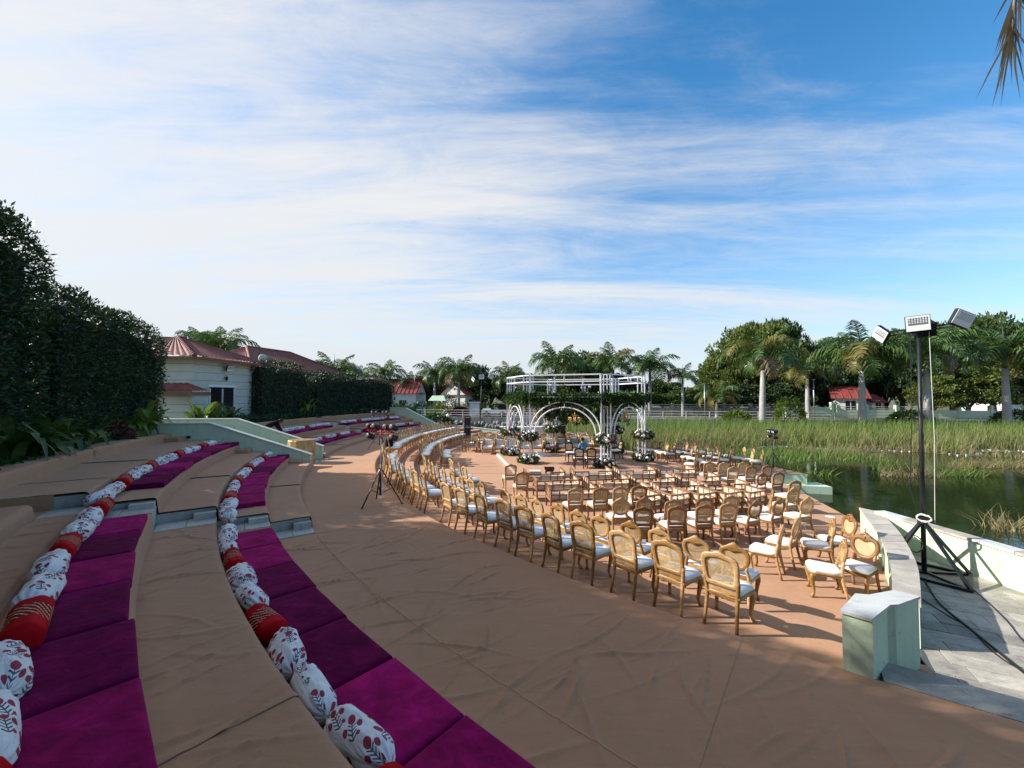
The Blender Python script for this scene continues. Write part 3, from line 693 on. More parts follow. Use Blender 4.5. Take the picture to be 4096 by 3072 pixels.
# curved low wall with coping running towards the water
ZT = -.08
LW = [P(x, y, ZT) for x, y in ((3574, 2385), (3572, 2300), (3563, 2240), (3530, 2155), (3490, 2093), (3440, 2030))]
RWl = [P(x, y, ZT) for x, y in ((3678, 2415), (3674, 2330), (3660, 2250), (3612, 2155), (3565, 2095), (3512, 2046))]
LW = crom(LW, 15); RWl = crom(RWl, 15)
cw = thing('curved_wall', 'curved low mint wall with beige stone coping between chairs and floodlight mast', 'wall')
n = 15; V = [(*p, ZF-.3) for p in LW]+[(*p, ZT-.055) for p in LW]+[(*p, ZF-.3) for p in RWl]+[(*p, ZT-.055) for p in RWl]
F = [q for i in range(n-1) for q in ((i, i+1, n+i+1, n+i), (2*n+i+1, 2*n+i, 3*n+i, 3*n+i+1), (n+i, n+i+1, 3*n+i+1, 3*n+i))]+[(n-1, 3*n-1, 4*n-1, 2*n-1)[::-1], (0, n, 3*n, 2*n)]
link('wall_body', soft(mesh_np('wall_body', V, F, M['mint'])), cw)
LO = LW+(LW-RWl)*.06; RO = RWl+(RWl-LW)*.06
for i in range(0, 14):                                       # coping stones
    e = .012
    q = [LO[i]*(1-e)+LO[i+1]*e, RO[i]*(1-e)+RO[i+1]*e, RO[i]*e+RO[i+1]*(1-e), LO[i]*e+LO[i+1]*(1-e)]
    m = MB(); dz = random.uniform(-.003, .003); m.prism([tuple(p) for p in q], ZT-.05+dz, ZT+dz); m.obj('coping_stone', M['coping'], cw)
# paved terrace
terr = tag(link('paved_terrace', None), kind='structure')
par0, par1 = P(4096, 2318, ZF), P(3870, 2235, ZF)
dirp = Vector((par1[0]-par0[0], par1[1]-par0[1])).normalized()
pa = (par0[0]-dirp.x*6, par0[1]-dirp.y*6); pb = P(3500, 2046, -.02)
tpoly = [tuple(p) for p in RWl[::-1]]
tpoly = [pb]+[tuple(p) for p in RWl[::-1]]+[pol(RW-.36, t) for t in np.linspace(236.4, 262, 14)]+[(pa[0]+3, pa[1]-9), pa]
m = MB(); m.prism(tpoly, -2.3, ZF-.022); m.obj('terrace_base', M['joint'], terr)
def inside(p, poly):
    x, y = p; c = False; j = len(poly)-1
    for i in range(len(poly)):
        xi, yi = poly[i]; xj, yj = poly[j]
        if (yi > y) != (yj > y) and x < (xj-xi)*(y-yi)/(yj-yi)+xi: c = not c
        j = i
    return c
ang = math.atan2(-.46, .88)     # direction of the paver courses
ux = Vector((math.cos(ang), math.sin(ang))); uy = Vector((-ux.y, ux.x)); o0 = Vector((6.2, 5.0)); pm = {}
for w in (.42, .56, .70):
    b = MB(); b.prism([(-w/2+.014, -.145), (w/2-.012, -.145), (w/2-.005, -.138), (w/2-.005, .138), (w/2-.012, .145), (-w/2+.012, .145), (-w/2+.005, .138), (-w/2+.005, -.138)], -.03, .0); pm[w] = b.mesh('paver', M['paver'])
for r in range(-22, 30):
    g = random.Random(r); s = -9+g.uniform(0, .6)
    while s < 9:
        w = g.choice((.42, .56, .70)); c = o0+ux*(s+w/2)+uy*(r*.30); s += w
        if 2 < c.x < 13 and -3 < c.y < 11 and any(inside((c.x+dx, c.y+dy), tpoly) for dx, dy in ((0, 0), (.22, 0), (-.22, 0), (0, .2), (0, -.2))):
            link('paver', pm[w], terr, (c.x, c.y, ZF+g.uniform(-.004, .004)), (g.uniform(-.006, .006), g.uniform(-.006, .006), ang))
# stone edge strip between walkway and terrace
es = tag(link('stone_edge', None), kind='structure')
for i in range(9):
    a, b = 235.1+i*2.6, 235.1+(i+1)*2.6-.05
    m = MB(); m.prism([pol(r, t) for r, ts in ((RW+.02, np.linspace(a, b, 4)), (RW-.36, np.linspace(b, a, 4))) for t in ts], ZF-.1, .0-.02*0+random.uniform(-.006, .002)); m.obj('edge_stone', M['paver'], es)
# parapet at the back of the terrace
pp = thing('parapet_wall', 'low mint parapet with grey coping along the water behind the floodlight mast', 'wall')
pl0, pl1 = Vector((*pa, 0)), Vector((*pb, 0)); pd = (pl1-pl0).normalized(); pn = Vector((pd.y, -pd.x, 0))
m = MB(); o = pn*.11; m.bar(pl0+o+Vector((0, 0, -1.0)), pl1+o+Vector((0, 0, -1.0)), .2, 1.9); m.obj('wall_body', M['mint'], pp)
L = (pl1-pl0).length; k = int(L/.62)
for i in range(k):
    a = pl0+pd*(L*i/k+.004)+o; b = pl0+pd*(L*(i+1)/k-.004)+o; m = MB(); m.bar(a+Vector((0, 0, -.025)), b+Vector((0, 0, -.025)), .27, .05); m.obj('coping_stone', M['coping'] if i % 3 else M['cap_stone'], pp)
# ------------------------------------------------------------------ seating: mattresses and bolsters
def soft_box(w, d, h, r=.025, nx=10, ny=8, seed=0):
    g = np.random.default_rng(seed); xs = np.concatenate([[-w/2, -w/2+r*.3, -w/2+r], np.linspace(-w/2+r, w/2-r, nx)[1:-1], [w/2-r, w/2-r*.3, w/2]])
    ys = np.concatenate([[-d/2, -d/2+r*.3, -d/2+r], np.linspace(-d/2+r, d/2-r, ny)[1:-1], [d/2-r, d/2-r*.3, d/2]])
    X, Y = np.meshgrid(xs, ys, indexing='ij'); ex = np.minimum(w/2-np.abs(X), d/2-np.abs(Y)); q = np.clip(ex/r, 0, 1)
    Z = h-r*(1-np.sqrt(np.clip(1-(1-q)**2, 0, 1)))+.010*vnoise(X*3.2, Y*3.2, seed+3)*np.clip(ex/.06, 0, 1)
    n, m = X.shape; V = np.stack([X, Y, Z], -1).reshape(-1, 3).tolist(); F = [(i*m+j, (i+1)*m+j, (i+1)*m+j+1, i*m+j+1) for i in range(n-1) for j in range(m-1)]
    rim = [i*m for i in range(n)]+[(n-1)*m+j for j in range(1, m)]+[i*m+m-1 for i in range(n-2, -1, -1)]+[j for j in range(m-2, 0, -1)]
    b = len(V); V += [(V[i][0], V[i][1], 0) for i in rim]; k = len(rim)
    F += [(rim[i], b+i, b+(i+1) % k, rim[(i+1) % k]) for i in range(k)]
    return V, F
mats_m = {}
for key in ('velvet', 'velvet_dark'):
    mats_m[key] = []
    for s in range(3):
        V, F = soft_box(.955, .61, .098, .030, 14, 10, s+5); mats_m[key].append(soft(mesh_np('mattress', V, F, M[key]), 60))
def bolster_mesh(kind, seed):
    g = np.random.default_rng(seed); L = .71 if kind == 'floral' else .62; r0 = .130 if kind == 'floral' else .122; n = 44; V = []; uv = []
    ts = np.concatenate([[0, .012, .035, .07, .12], np.linspace(.18, .82, 9), [.88, .93, .965, .988, 1]])
    for t in ts:
        e = min(t, 1-t)
        prof = math.sqrt(max(0, 1-(1-min(e/.26, 1))**2))**1.15 if kind == 'floral' else math.sqrt(max(0, 1-(1-min(e/.06, 1))**2))
        for k in range(n):
            a = 2*math.pi*k/n; rr = r0*max(prof, .10)*(1+.035*math.sin(3*a+seed*1.3+5*t)+.03*math.sin(7*a+seed+9*t*(1 if kind == 'floral' else 0)))
            if kind == 'floral': rr *= 1+.11*math.sin(11*a+seed)*(1-min(e/.34, 1))+.03*math.sin(4*a+12*t+seed)
            V.append((rr*math.cos(a), rr*math.sin(a)*.94, (t-.5)*L)); uv.append((a*r0, t*L))
    m = len(ts); F = [(i*n+k, i*n+(k+1) % n, (i+1)*n+(k+1) % n, (i+1)*n+k) for i in range(m-1) for k in range(n)]
    F += [tuple(range(n-1, -1, -1)), tuple(range((m-1)*n, m*n))]
    me = mesh_np('bolster', V, F, M['floral' if kind == 'floral' else 'redbolster'], True, uv)
    return me
bol = {'W': [bolster_mesh('floral', s) for s in range(3)], 'R': [bolster_mesh('red', s+9) for s in range(2)]}

def mats_row(th_list, Rin, z, pattern, where):
    for i, th in enumerate(th_list):
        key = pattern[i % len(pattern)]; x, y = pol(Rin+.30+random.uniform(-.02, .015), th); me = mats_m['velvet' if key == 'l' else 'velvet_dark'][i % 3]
        o = link('mattress', me, None, (x, y, z+.006), (0, 0, R_(th)+math.pi/2+random.uniform(-.022, .022)))
        tag(o, '%s magenta mattress, %s from near end, %s' % ('bright' if key == 'l' else 'dark', ordw(i+1), where), 'mattress', 'magenta mattresses on the terraces')
def bolster_row(th_list, R, z, pattern, where):
    for i, th in enumerate(th_list):
        k = pattern[i % len(pattern)]; x, y = pol(R+random.uniform(-.025, .015), th); me = bol[k][i % len(bol[k])]
        o = link('bolster', me, None, (x, y, z+.122), (math.pi/2, random.uniform(0, 6.28), R_(th)+random.uniform(-.09, .09)))
        o.rotation_mode = 'XYZ'
        e = Matrix.Rotation(R_(th)+random.uniform(-.15, .15), 4, 'Z') @ Matrix.Rotation(math.pi/2, 4, 'X') @ Matrix.Rotation(random.uniform(0, 6.28), 4, 'Z')
        o.rotation_euler = e.to_euler(); s = random.uniform(.92, 1.10); o.scale = (s, s*random.uniform(.9, 1.0), random.uniform(.92, 1.04))
        d = 'white floral bolster' if k == 'W' else 'red gold-dashed bolster'
        tag(o, '%s, %s from near end, %s' % (d, ordw(i+1), where), 'bolster', 'bolsters along the terraces')
dth = lambda m, R: math.degrees(m/R)
MP = .972
# lower terraces (near section): first row above the walkway and the row above it
th_n2 = [216.9+dth(.5, 27)+dth(MP, 26.98)*i for i in range(13)][::-1]
mats_row(th_n2, RT[1]+.02, S0[1], 'dlllddlldd'[0:], 'front row, near terraces')
th_n1 = [216.9+dth(.5, 28.6)+dth(MP, 28.65)*i for i in range(12)][::-1]
mats_row(th_n1, RT[3]+.02, S0[3], 'ldlddllddld', 'upper row, near terraces')
# bolsters follow the photograph: pairs of floral ones separated by a red one
def bl(th_far, n, R, step=.68): return [th_far+dth(step*i, R) for i in range(n)][::-1]
pat0 = ['R', 'W', 'W', 'W', 'R', 'W', 'W', 'R', 'W', 'W', 'R', 'W', 'W']
bolster_row(bl(217.2, 12, 27.36, .68), RT[2]-.125, S0[1]+.0, list('WWRWWWRWWRWW')[::1], 'front row, near terraces')
bolster_row(bl(216.0, 12, 29.03, .70), RT[4]-.22, S0[3]+.06, list('WWRWWRWWRWWRW')[::1], 'upper row, near terraces')
th = [198.3+dth(MP, 26.98)*i for i in range(8)][::-1]
mats_row([t for t in th if t < 214.6], RT[1]+.02, S1[1], 'lllldlld', 'front row, middle terraces')
th = [198.4+dth(MP, 28.65)*i for i in range(8)][::-1]
mats_row([t for t in th if t < 214.4], RT[3]+.02, S1[3], 'ddldldld', 'upper row, middle terraces')
bolster_row(bl(198.4, 13, 27.36), RT[2]-.15, S1[1]+.01, list('WWRWWRWWRWWRW'), 'front row, middle terraces')
bolster_row(bl(199.2, 13, 29.03), RT[4]-.16, S1[3]+.01, list('WWRWWRWWRWWRW'), 'upper row, middle terraces')
for a, b, nm, rm in ((173.8, 190.6, 'far terraces left of aisle', 1), (156.6, 171.2, 'far terraces right of aisle', 2)):
    n = int((b-a)/dth(MP, 26.98)); mats_row([b-dth(MP, 26.98)*i for i in range(n)], RT[1]+.02, S2[1], 'lldldd', 'front row, '+nm)
    n = int((b-a)/dth(MP, 28.65)); mats_row([b-dth(MP, 28.65)*i for i in range(n)], RT[3]+.02, S2[3], 'dlddl', 'upper row, '+nm)
    n = int((b-a)/dth(.6, 27.36)); bolster_row([b-dth(.6, 27.36)*i for i in range(n)], RT[2]-.15, S2[1]+.01, list('RWWRWW'), 'front row, '+nm)
    n = int((b-a)/dth(.6, 29.03)); bolster_row([b-dth(.6, 29.03)*i for i in range(n)], RT[4]-.16, S2[3]+.01, list('WWWRWW'), 'upper row, '+nm)

# ------------------------------------------------------------------ carved cane chairs
def yb(z): return -.185-.19*(z-.44)
def mirror(half): return np.concatenate([half, (half*[-1, 1])[::-1][1:-1]])
def ring(outer, inner, t, wood, name='back_frame'):
    O = mirror(crom(outer, 20)); I = mirror(crom(inner, 20)); n = len(O); Mi = .5*(O+I); V = []
    for Q, dy in ((O, .35*t), (O*.25+Mi*.75, t*.55), (I*.6+Mi*.4, t*.5), (I, .3*t), (I, -.3*t), (I*.4+Mi*.6, -.5*t), (O*.5+Mi*.5, -.5*t), (O, -.35*t)):
        V += [(p[0], yb(p[1])+dy, p[1]) for p in Q]
    F = [(a*n+k, a*n+(k+1) % n, ((a+1) % 8)*n+(k+1) % n, ((a+1) % 8)*n+k) for a in range(8) for k in range(n)]
    return mesh_np(name, V, F, wood, True), I
def cane(I, mat, pitch=.0145, w=.0052):
    xs0, xs1 = I[:, 0].min(), I[:, 0].max(); zs0, zs1 = I[:, 1].min(), I[:, 1].max(); poly = [tuple(p) for p in I]; V = []; F = []
    def strips(d, pitch, w, dy):
        d = np.array(d)/np.linalg.norm(d); nrm = np.array([-d[1], d[0]]); c0 = np.array([(xs0+xs1)/2, (zs0+zs1)/2])
        kmax = int(.5/pitch)
        for k in range(-kmax, kmax+1):
            o = c0+nrm*(k*pitch+.004); ss = []
            for a, b in zip(poly, poly[1:]+poly[:1]):       # line / outline crossings
                a = np.array(a); e = np.array(b)-a; den = e[0]*d[1]-e[1]*d[0]
                if abs(den) < 1e-9: continue
                r = o-a; t = (r[0]*d[1]-r[1]*d[0])/den
                if 0 <= t < 1: ss.append(((a+e*t)-o) @ d)
            ss.sort()
            for s0, s1 in zip(ss[::2], ss[1::2]):
                if s1-s0 < .01: continue
                b = len(V); s0 -= .006; s1 += .006
                for s, q in ((s0, -1), (s0, 1), (s1, 1), (s1, -1)):
                    p = o+d*s+nrm*q*w/2; V.append((p[0], yb(p[1])+dy, p[1]))
                F.append((b, b+1, b+2, b+3))
    strips((0, 1), pitch, w, .0); strips((1, 0), pitch, w, .0012); strips((1, 1), pitch*1.42, w*.62, -.0012); strips((1, -1), pitch*1.42, w*.62, .0024)
    return mesh_np('cane_panel', V, F, mat)
def seat_outline(k=1.0, n=7):
    c = [(.20, -.205), (.235, .10), (.25, .19), (.20, .245), (.10, .262), (0, .268)]; h = crom(c, 14)*k
    return np.concatenate([h, (h*[-1, 1])[::-1][1:]])
def seat_meshes(wood, cloth):
    V = []; lv = ((.95, .415), (.985, .435), (.975, .455), (.90, .474), (.7, .484), (.35, .488)); n = len(seat_outline())
    for k, z in lv: V += [(x, y+.01*(1-k), z) for x, y in seat_outline(k)]
    F = [(a*n+i, a*n+(i+1) % n, (a+1)*n+(i+1) % n, (a+1)*n+i) for a in range(len(lv)-1) for i in range(n)]+[tuple(range((len(lv)-1)*n, len(lv)*n))]
    cush = mesh_np('seat_cushion', V, F, cloth, True)
    V = []; lv = ((.93, .365), (.99, .372), (1.0, .392), (1.035, .400), (1.04, .413), (1.0, .420))
    for k, z in lv:
        for i, (x, y) in enumerate(seat_outline(k)): V.append((x, y, z-.012*math.cos(i/n*2*math.pi*4)*(z < .37)))
    F = [(a*n+i, a*n+(i+1) % n, (a+1)*n+(i+1) % n, (a+1)*n+i) for a in range(len(lv)-1) for i in range(n)]+[tuple(range((len(lv)-1)*n, len(lv)*n)), tuple(range(n))[::-1]]
    return cush, soft(mesh_np('seat_rail', V, F, wood), 35)
def front_leg(s, wood):
    m = MB(); m.tube([(s*.205, .19, .41), (s*.222, .215, .36), (s*.226, .224, .31), (s*.212, .205, .20), (s*.203, .192, .10), (s*.210, .205, .05), (s*.219, .222, .022), (s*.219, .226, 0)],
                     [.032, .040, .037, .027, .021, .022, .030, .027], 8); return m.mesh('leg', wood, True)
def rear_leg(s, wood, top, oval):
    m = MB(); pts = [(s*.19, -.275, 0), (s*.183, -.245, .12), (s*.178, -.21, .28), (s*.178, -.187, .42)]
    pts += [(s*.172, yb(.50), .50), (s*.150, yb(.575), .575), (s*.165, yb(.65), .65)] if oval else [(s*.186, yb(.50), .50), (s*.196, yb(.58), .58), (s*.2, yb(.64), .64)]
    m.tube(pts, [.021, .022, .025, .028, .026, .025, .018], 8); return m.mesh('leg', wood, True)
OUT_A = [(0, .50), (.10, .498), (.165, .502), (.202, .535), (.212, .63), (.222, .745), (.222, .83), (.195, .888), (.13, .915), (.075, .925), (.04, .948), (0, .956)]
IN_A = [(0, .560), (.08, .559), (.125, .563), (.146, .585), (.155, .65), (.162, .74), (.160, .795), (.138, .832), (.095, .850), (.06, .857), (.03, .860), (0, .861)]
OUT_B = [(0, .535), (.075, .548), (.15, .595), (.198, .675), (.214, .755), (.206, .83), (.180, .878), (.145, .893), (.095, .925), (.052, .950), (.028, .974), (0, .980)]
IN_B = [(0, .590), (.055, .600), (.103, .636), (.138, .694), (.150, .756), (.145, .804), (.128, .832), (.100, .845), (.070, .841), (.042, .830), (.02, .820), (0, .817)]
def chair_set(style, wood, canem, cloth, lower=True):
    o, i = (OUT_A, IN_A) if style == 'A' else (OUT_B, IN_B)
    fr, I = ring(o, i, .040, wood); cu, rail = seat_meshes(wood, cloth)
    parts = [('seat_cushion', cu), ('seat_rail', rail), ('back_frame', fr, [('cane_panel', cane(I, canem))])]
    if style == 'B':                                     # carved crest
        m = MB(); m.tube([(-.10, yb(.92)+.016, .905), (-.06, yb(.93)+.024, .935), (-.025, yb(.94)+.026, .945), (0, yb(.95)+.03, .965), (.025, yb(.94)+.026, .945), (.06, yb(.93)+.024, .935), (.10, yb(.92)+.016, .905)], [.008, .015, .012, .017, .012, .015, .008], 6)
        m.tube([(0, yb(.86)+.018, .862), (0, yb(.9)+.03, .90), (0, yb(.93)+.022, .925)], [.006, .013, .006], 6)
        parts.append(('crest_carving', m.mesh('crest_carving', wood, True)))
    else:
        m = MB(); m.tube([(-.07, yb(.92)+.014, .905), (-.03, yb(.93)+.022, .925), (0, yb(.94)+.026, .938), (.03, yb(.93)+.022, .925), (.07, yb(.92)+.014, .905)], [.007, .013, .016, .013, .007], 6)
        parts.append(('crest_carving', m.mesh('crest_carving', wood, True)))
    for s in (-1, 1): parts += [('leg', front_leg(s, wood)), ('leg', rear_leg(s, wood, .6, style == 'B'))]
    m = MB(); m.bar((-.165, -.192, .455), (.165, -.192, .455), .022, .05); parts.append(('back_rail', soft(m.mesh('back_rail', wood))))
    return parts
CH = {'A': chair_set('A', M['wood'], M['cane'], M['seat']), 'B': chair_set('B', M['wood'], M['cane'], M['seat']),
      'A2': chair_set('A', M['wood2'], M['cane'], M['seat']), 'B2': chair_set('B', M['wood2'], M['cane'], M['seat']),
      'D': chair_set('A', M['dark_wood'], M['cane'], M['seat'])}
SHAPE = {'A': 'arched back cane chair', 'A2': 'arched back cane chair', 'B': 'heart shaped back cane chair', 'B2': 'heart shaped back cane chair', 'D': 'dark mahogany cane chair'}
def chair(kind, x, y, z, heading, label, group, ref='rear', name='cane_chair'):
    d = Vector((math.cos(R_(heading)), math.sin(R_(heading)))); off = {'rear': .25, 'crest': .29, 'centre': 0}[ref]
    x += d.x*off; y += d.y*off
    return assemble(name, CH[kind], label, 'chair', (x, y, z+.002), R_(heading)-math.pi/2, group)
def to_mandap(x, y, jit=5): return math.degrees(math.atan2(MANDAP[1]-y, MANDAP[0]-x))+random.uniform(-jit, jit)
# curved rows on the treads
def curved(R, z, ths, kinds, where, group, inward=0, jit=6):
    for i, t in enumerate(ths):
        x, y = pol(R+random.uniform(-.05, .05), t+random.uniform(-.1, .1)); k = kinds[i % len(kinds)]
        chair(k, x, y, z, t+180+inward+random.uniform(-jit, jit), '%s, %s from near end, %s' % (SHAPE[k], ordw(i+1), where), group)
g1 = 'cane chairs in the curved rows'
r1 = [231.56-1.56*i for i in range(10)]; r1 += [r1[-1]-3.0-1.5*i for i in range(13)]
r1 = [t for t in r1 if t > 196.2]
curved(RW-.29, ZA, r1, ['A'], 'outermost near curved row', g1, -4)
curved(RW-.32, ZA, [190.4-1.42*i for i in range(12)], ['A'], 'outermost far row left part', g1)
curved(RW-.36, ZA, [171.6-1.42*i for i in range(9)], ['A'], 'outermost far row right part', g1)
r2 = [231.4, 229.9, 228.4, 226.9, 225.5, 224.1, 222.7, 221.1, 219.7, 218.3, 215.3, 213.7, 212.1, 210.5, 208.9, 207.3, 205.7, 204.1, 202.5, 200.9]
curved(RB-.16, ZC, r2, ['B'], 'second near curved row', g1, -4)
curved(RB-.16, ZC, [191.0-1.5*i for i in range(9)], ['A'], 'second far row left part', g1)
curved(RB-.16, ZC, [176.6-1.45*i for i in range(10)], ['A'], 'second far row right part', g1)
curved(RC-.50, ZF, [206.2-1.75*i for i in range(4)], ['A', 'B', 'A', 'A'], 'short third near row', g1)
curved(RC-.50, ZF, [190.2-1.55*i for i in range(5)], ['A'], 'short third far row', g1)
# loose chairs on the arena floor: crest position in the photograph, kind, heading (None: towards the canopy)
ZCREST = ZF+.95
loose = [
 # left of the settees
 (2044, 1857, 'A', 100, 'at the left front corner of the white edged stage'), (2090, 1888, 'A', 98, 'just left of the lattice settees, nearer than its twin'),
 # row directly behind the settees
 (2305, 1952, 'A', 98, 'leftmost of the row behind the lattice settees'), (2406, 1950, 'A', 98, 'second from left in the row behind the settees'),
 (2485, 1945, 'A', 96, 'third from left in the row behind the settees'), (2560, 1941, 'A2', 95, 'fourth from left in the row behind the settees'),
 (2485, 1992, 'B', 92, 'left end of the row just inside the curved rows'), (2580, 1988, 'B2', 98, 'second from left in the middle floor row'),
 (2575, 2028, 'A2', 88, 'left end of the floor row nearest the heart backed chairs'), (2696, 1998, 'A2', 100, 'third from left in the middle floor row'),
 (2712, 2024, 'A2', 92, 'second from left in the nearest floor row'), (2822, 1990, 'A2', 100, 'fourth from left in the middle floor row'),
 (2824, 2018, 'A2', 94, 'third from left in the nearest floor row'), (2929, 1982, 'A2', 100, 'fifth from left in the middle floor row'),
 (2919, 2011, 'A', 96, 'fourth from left in the nearest floor row'), (3027, 2003, 'B2', 110, 'dark heart back at the right of the nearest floor row'),
 (3123, 1994, 'B2', 112, 'second dark heart back towards the water'), (3234, 1989, 'B', 105, 'closest to the water behind the pale floor stain'),
 (3178, 1950, 'B', 105, 'one row beyond the water side end chair'), (3185, 1922, 'A', 105, 'arched one nearest the arena corner ledge'),
 (3094, 1961, 'A', 150, 'turned sideways beside the lattice armchairs'), (3118, 1888, 'A2', 102, 'in front of the third light stand'),
 (3053, 1890, 'B2', 105, 'heart back left of the light stand'), (3072, 1860, 'A2', 104, 'behind the light stand foot at the right'),
 (3009, 1863, 'A', 102, 'right one of the pair by the rightmost settee'), (2936, 1866, 'A', 100, 'left one of the pair by the rightmost settee'),
 (2975, 1848, 'A', 104, 'behind the pair by the rightmost settee'), (2898, 1849, 'A', 102, 'second of three beyond the settees at right'), (2839, 1847, 'A', 100, 'first of three beyond the settees at right'),
 # cluster beside the curved wall
 (3134, 2100, 'B', 138, 'angled left in front of the curved wall group'), (3194, 2073, 'B', 128, 'behind the angled one of the curved wall group'),
 (3340, 2078, 'B', 150, 'shaded seat, middle of the curved wall group'), (3406, 2058, 'B2', 172, 'seen edge on, farthest of the curved wall group'),
 (3384, 2159, 'B', 152, 'nearest of the curved wall group, seat fully lit'), (3463, 2132, 'B2', 205, 'turned to face left beside the curved wall'),
]
for px, py, k, h, txt in loose:
    x, y = P(px, py, ZCREST+(.02 if k[0] == 'B' else 0)); chair(k, x, y, ZF, h, '%s %s' % (SHAPE[k], txt), 'loose cane chairs on the arena floor', 'crest')
# group facing the canopy from the water side
side = [(2572, 1757, 'A'), (2600, 1759, 'A'), (2624, 1762, 'A'), (2649, 1764, 'A'), (2672, 1771, 'B2'), (2703, 1775, 'B2'),
        (2724, 1766, 'A2'), (2749, 1770, 'B2'), (2784, 1775, 'B2'), (2771, 1786, 'B2'), (2797, 1792, 'B2'), (2827, 1798, 'B2'), (2853, 1805, 'B2'), (2792, 1811, 'A2'), (2882, 1809, 'A'),
        (2739, 1756, 'B'), (2769, 1761, 'B'), (2799, 1764, 'B'), (2831, 1769, 'B'), (2873, 1775, 'B'), (2859, 1785, 'A2'), (2895, 1790, 'A2'), (2924, 1796, 'A2'),
        (2937, 1782, 'A'), (2980, 1790, 'B'), (3016, 1795, 'A'), (3054, 1801, 'A')]
rowname = ['front row'] * 6+['middle rows'] * 9+['back rows'] * 12; cnt = {}
for (px, py, k), rn in zip(side, rowname):
    x, y = P(px, py, ZCREST); cnt[rn] = cnt.get(rn, 0)+1; h = to_mandap(x, y, 6)
    chair(k, x, y, ZF, h, '%s, %s from left, %s of water side group' % (SHAPE[k], ordw(cnt[rn]), rn), 'chairs facing the canopy from the water side', 'crest')
# dark chairs under the canopy
ZS = ZF+.12
for px, py, h, txt in ((2274, 1767, 285, 'left of the couple, turned to the camera'), (2317, 1791, 84, 'left one of the couple with backs to the camera'), (2366, 1791, 86, 'right one of the couple with backs to the camera'), (2447, 1776, 170, 'half hidden behind the right front column'), (2486, 1762, 190, 'rightmost under the canopy, in profile')):
    x, y = P(px, py, ZS+.95); chair('D', x, y, ZS, h, 'dark mahogany chair with white seat %s' % txt, 'dark chairs under the canopy', 'crest', 'dark_chair')

# ------------------------------------------------------------------ lattice settees and armchairs (low, wooden grid backs, cane seats)
def cane_rect(o, u, v, mat, name='cane_panel', pitch=.03, w=.017):
    """flat woven panel spanned by u and v from corner o"""
    o, u, v = Vector(o), Vector(u), Vector(v); n = u.cross(v).normalized(); m = MB()
    for a, b, off in ((u, v, 0), (v, u, .0015)):
        k = max(2, int(a.length/pitch)); e = a.normalized()*w/2
        for i in range(k):
            p = o+a*((i+.5)/k)+n*off; m.add([p-e, p+e, p+e+b, p-e+b], [(0, 1, 2, 3)])
    return m.mesh(name, mat)
def lattice_set(W, D=.62, H=.62, single=False):
    wd, cn = M['wood2'], M['cane_pale']; parts = []; hw = W/2; rb = .50
    for sx in (-1, 1):
        m = MB(); m.bar((sx*hw, -D/2, 0), (sx*hw, -D/2, H), .045); parts.append(('leg', m.mesh('leg', wd)))
        m = MB(); m.bar((sx*hw, D/2, 0), (sx*hw, D/2, H+.03), .045); parts.append(('leg', m.mesh('leg', wd)))
        m = MB(); m.bar((sx*hw, -D/2-.02, H+.0), (sx*hw, D/2+.03, H+.045), .055, .032); parts.append(('arm_rest', m.mesh('arm_rest', wd)))
        m = MB()
        for t in (.36, .68): y = -D/2+D*t; m.bar((sx*hw, y, .30), (sx*hw, y, H+.02*t), .028)
        m.bar((sx*hw, -D/2, .46), (sx*hw, D/2, .47), .028, .03); m.bar((sx*hw, -D/2, .30), (sx*hw, D/2, .30), .032, .05)
        side = m.mesh('side_lattice', wd); pan = cane_rect((sx*(hw-.012), -D/2, .31), (0, D, 0), (0, 0, H-.30), cn, pitch=.022, w=.016); parts.append(('side_lattice', side, [('cane_panel', pan)]))
    bp = [(-hw, hw)] if single else [(-hw, -hw+W*.37), (hw-W*.37, hw)]
    for a, b in bp:
        m = MB(); m.bar((a, -D/2, H-.016), (b, -D/2, H-.016), .042, .04); m.bar((a, -D/2, .455), (b, -D/2, .455), .026, .026)
        for x in ([b] if a < 0 and not single else [a] if not single else []): m.bar((x, -D/2, .30), (x, -D/2, H), .036)
        for t in ((.5,) if not single else (.33, .67)): x = a+(b-a)*t; m.bar((x, -D/2, .31), (x, -D/2, H-.02), .030)
        parts.append(('back_lattice', m.mesh('back_lattice', wd)))
    m = MB(); m.bar((-hw, -D/2, .30), (hw, -D/2, .30), .034, .055); m.bar((-hw, D/2, .33), (hw, D/2, .33), .034, .055)
    if not single: m.bar((-hw+W*.37, -D/2, .47), (hw-W*.37, -D/2, .47), .034, .034)
    parts.append(('seat_frame', m.mesh('seat_frame', wd)))
    m = MB(); m.add([(-hw+.02, -D/2+.02, .325), (hw-.02, -D/2+.02, .325), (hw-.02, D/2-.02, .375), (-hw+.02, D/2-.02, .375), (-hw+.02, -D/2+.02, .315), (hw-.02, -D/2+.02, .315), (hw-.02, D/2-.02, .362), (-hw+.02, D/2-.02, .362)], [(0, 1, 2, 3), (7, 6, 5, 4), (0, 4, 5, 1), (2, 6, 7, 3)])
    sub = cane_rect((-hw+.03, -D/2+.028, .40), (W-.06, 0, 0), (0, .05, -.06), cn); parts.append(('seat', m.mesh('seat', M['cane_pale'])))
    m2 = cane_rect((-hw+.02, -D/2+.03, .33), (W-.04, 0, 0), (0, -.01, .14), cn, pitch=.024, w=.021); parts.append(('back_cane', m2))
    return parts
settee = lattice_set(1.42); single = lattice_set(.72, .60, .62, True)
rows = [('front', [(2183, 1889), (2375, 1885), (2552, 1881), (2711, 1878)]), ('middle', [(2233, 1921), (2436, 1917), (2622, 1911), (2802, 1907)]), ('rear', [(2297, 1956), (2512, 1951), (2724, 1943), (2915, 1937)])]
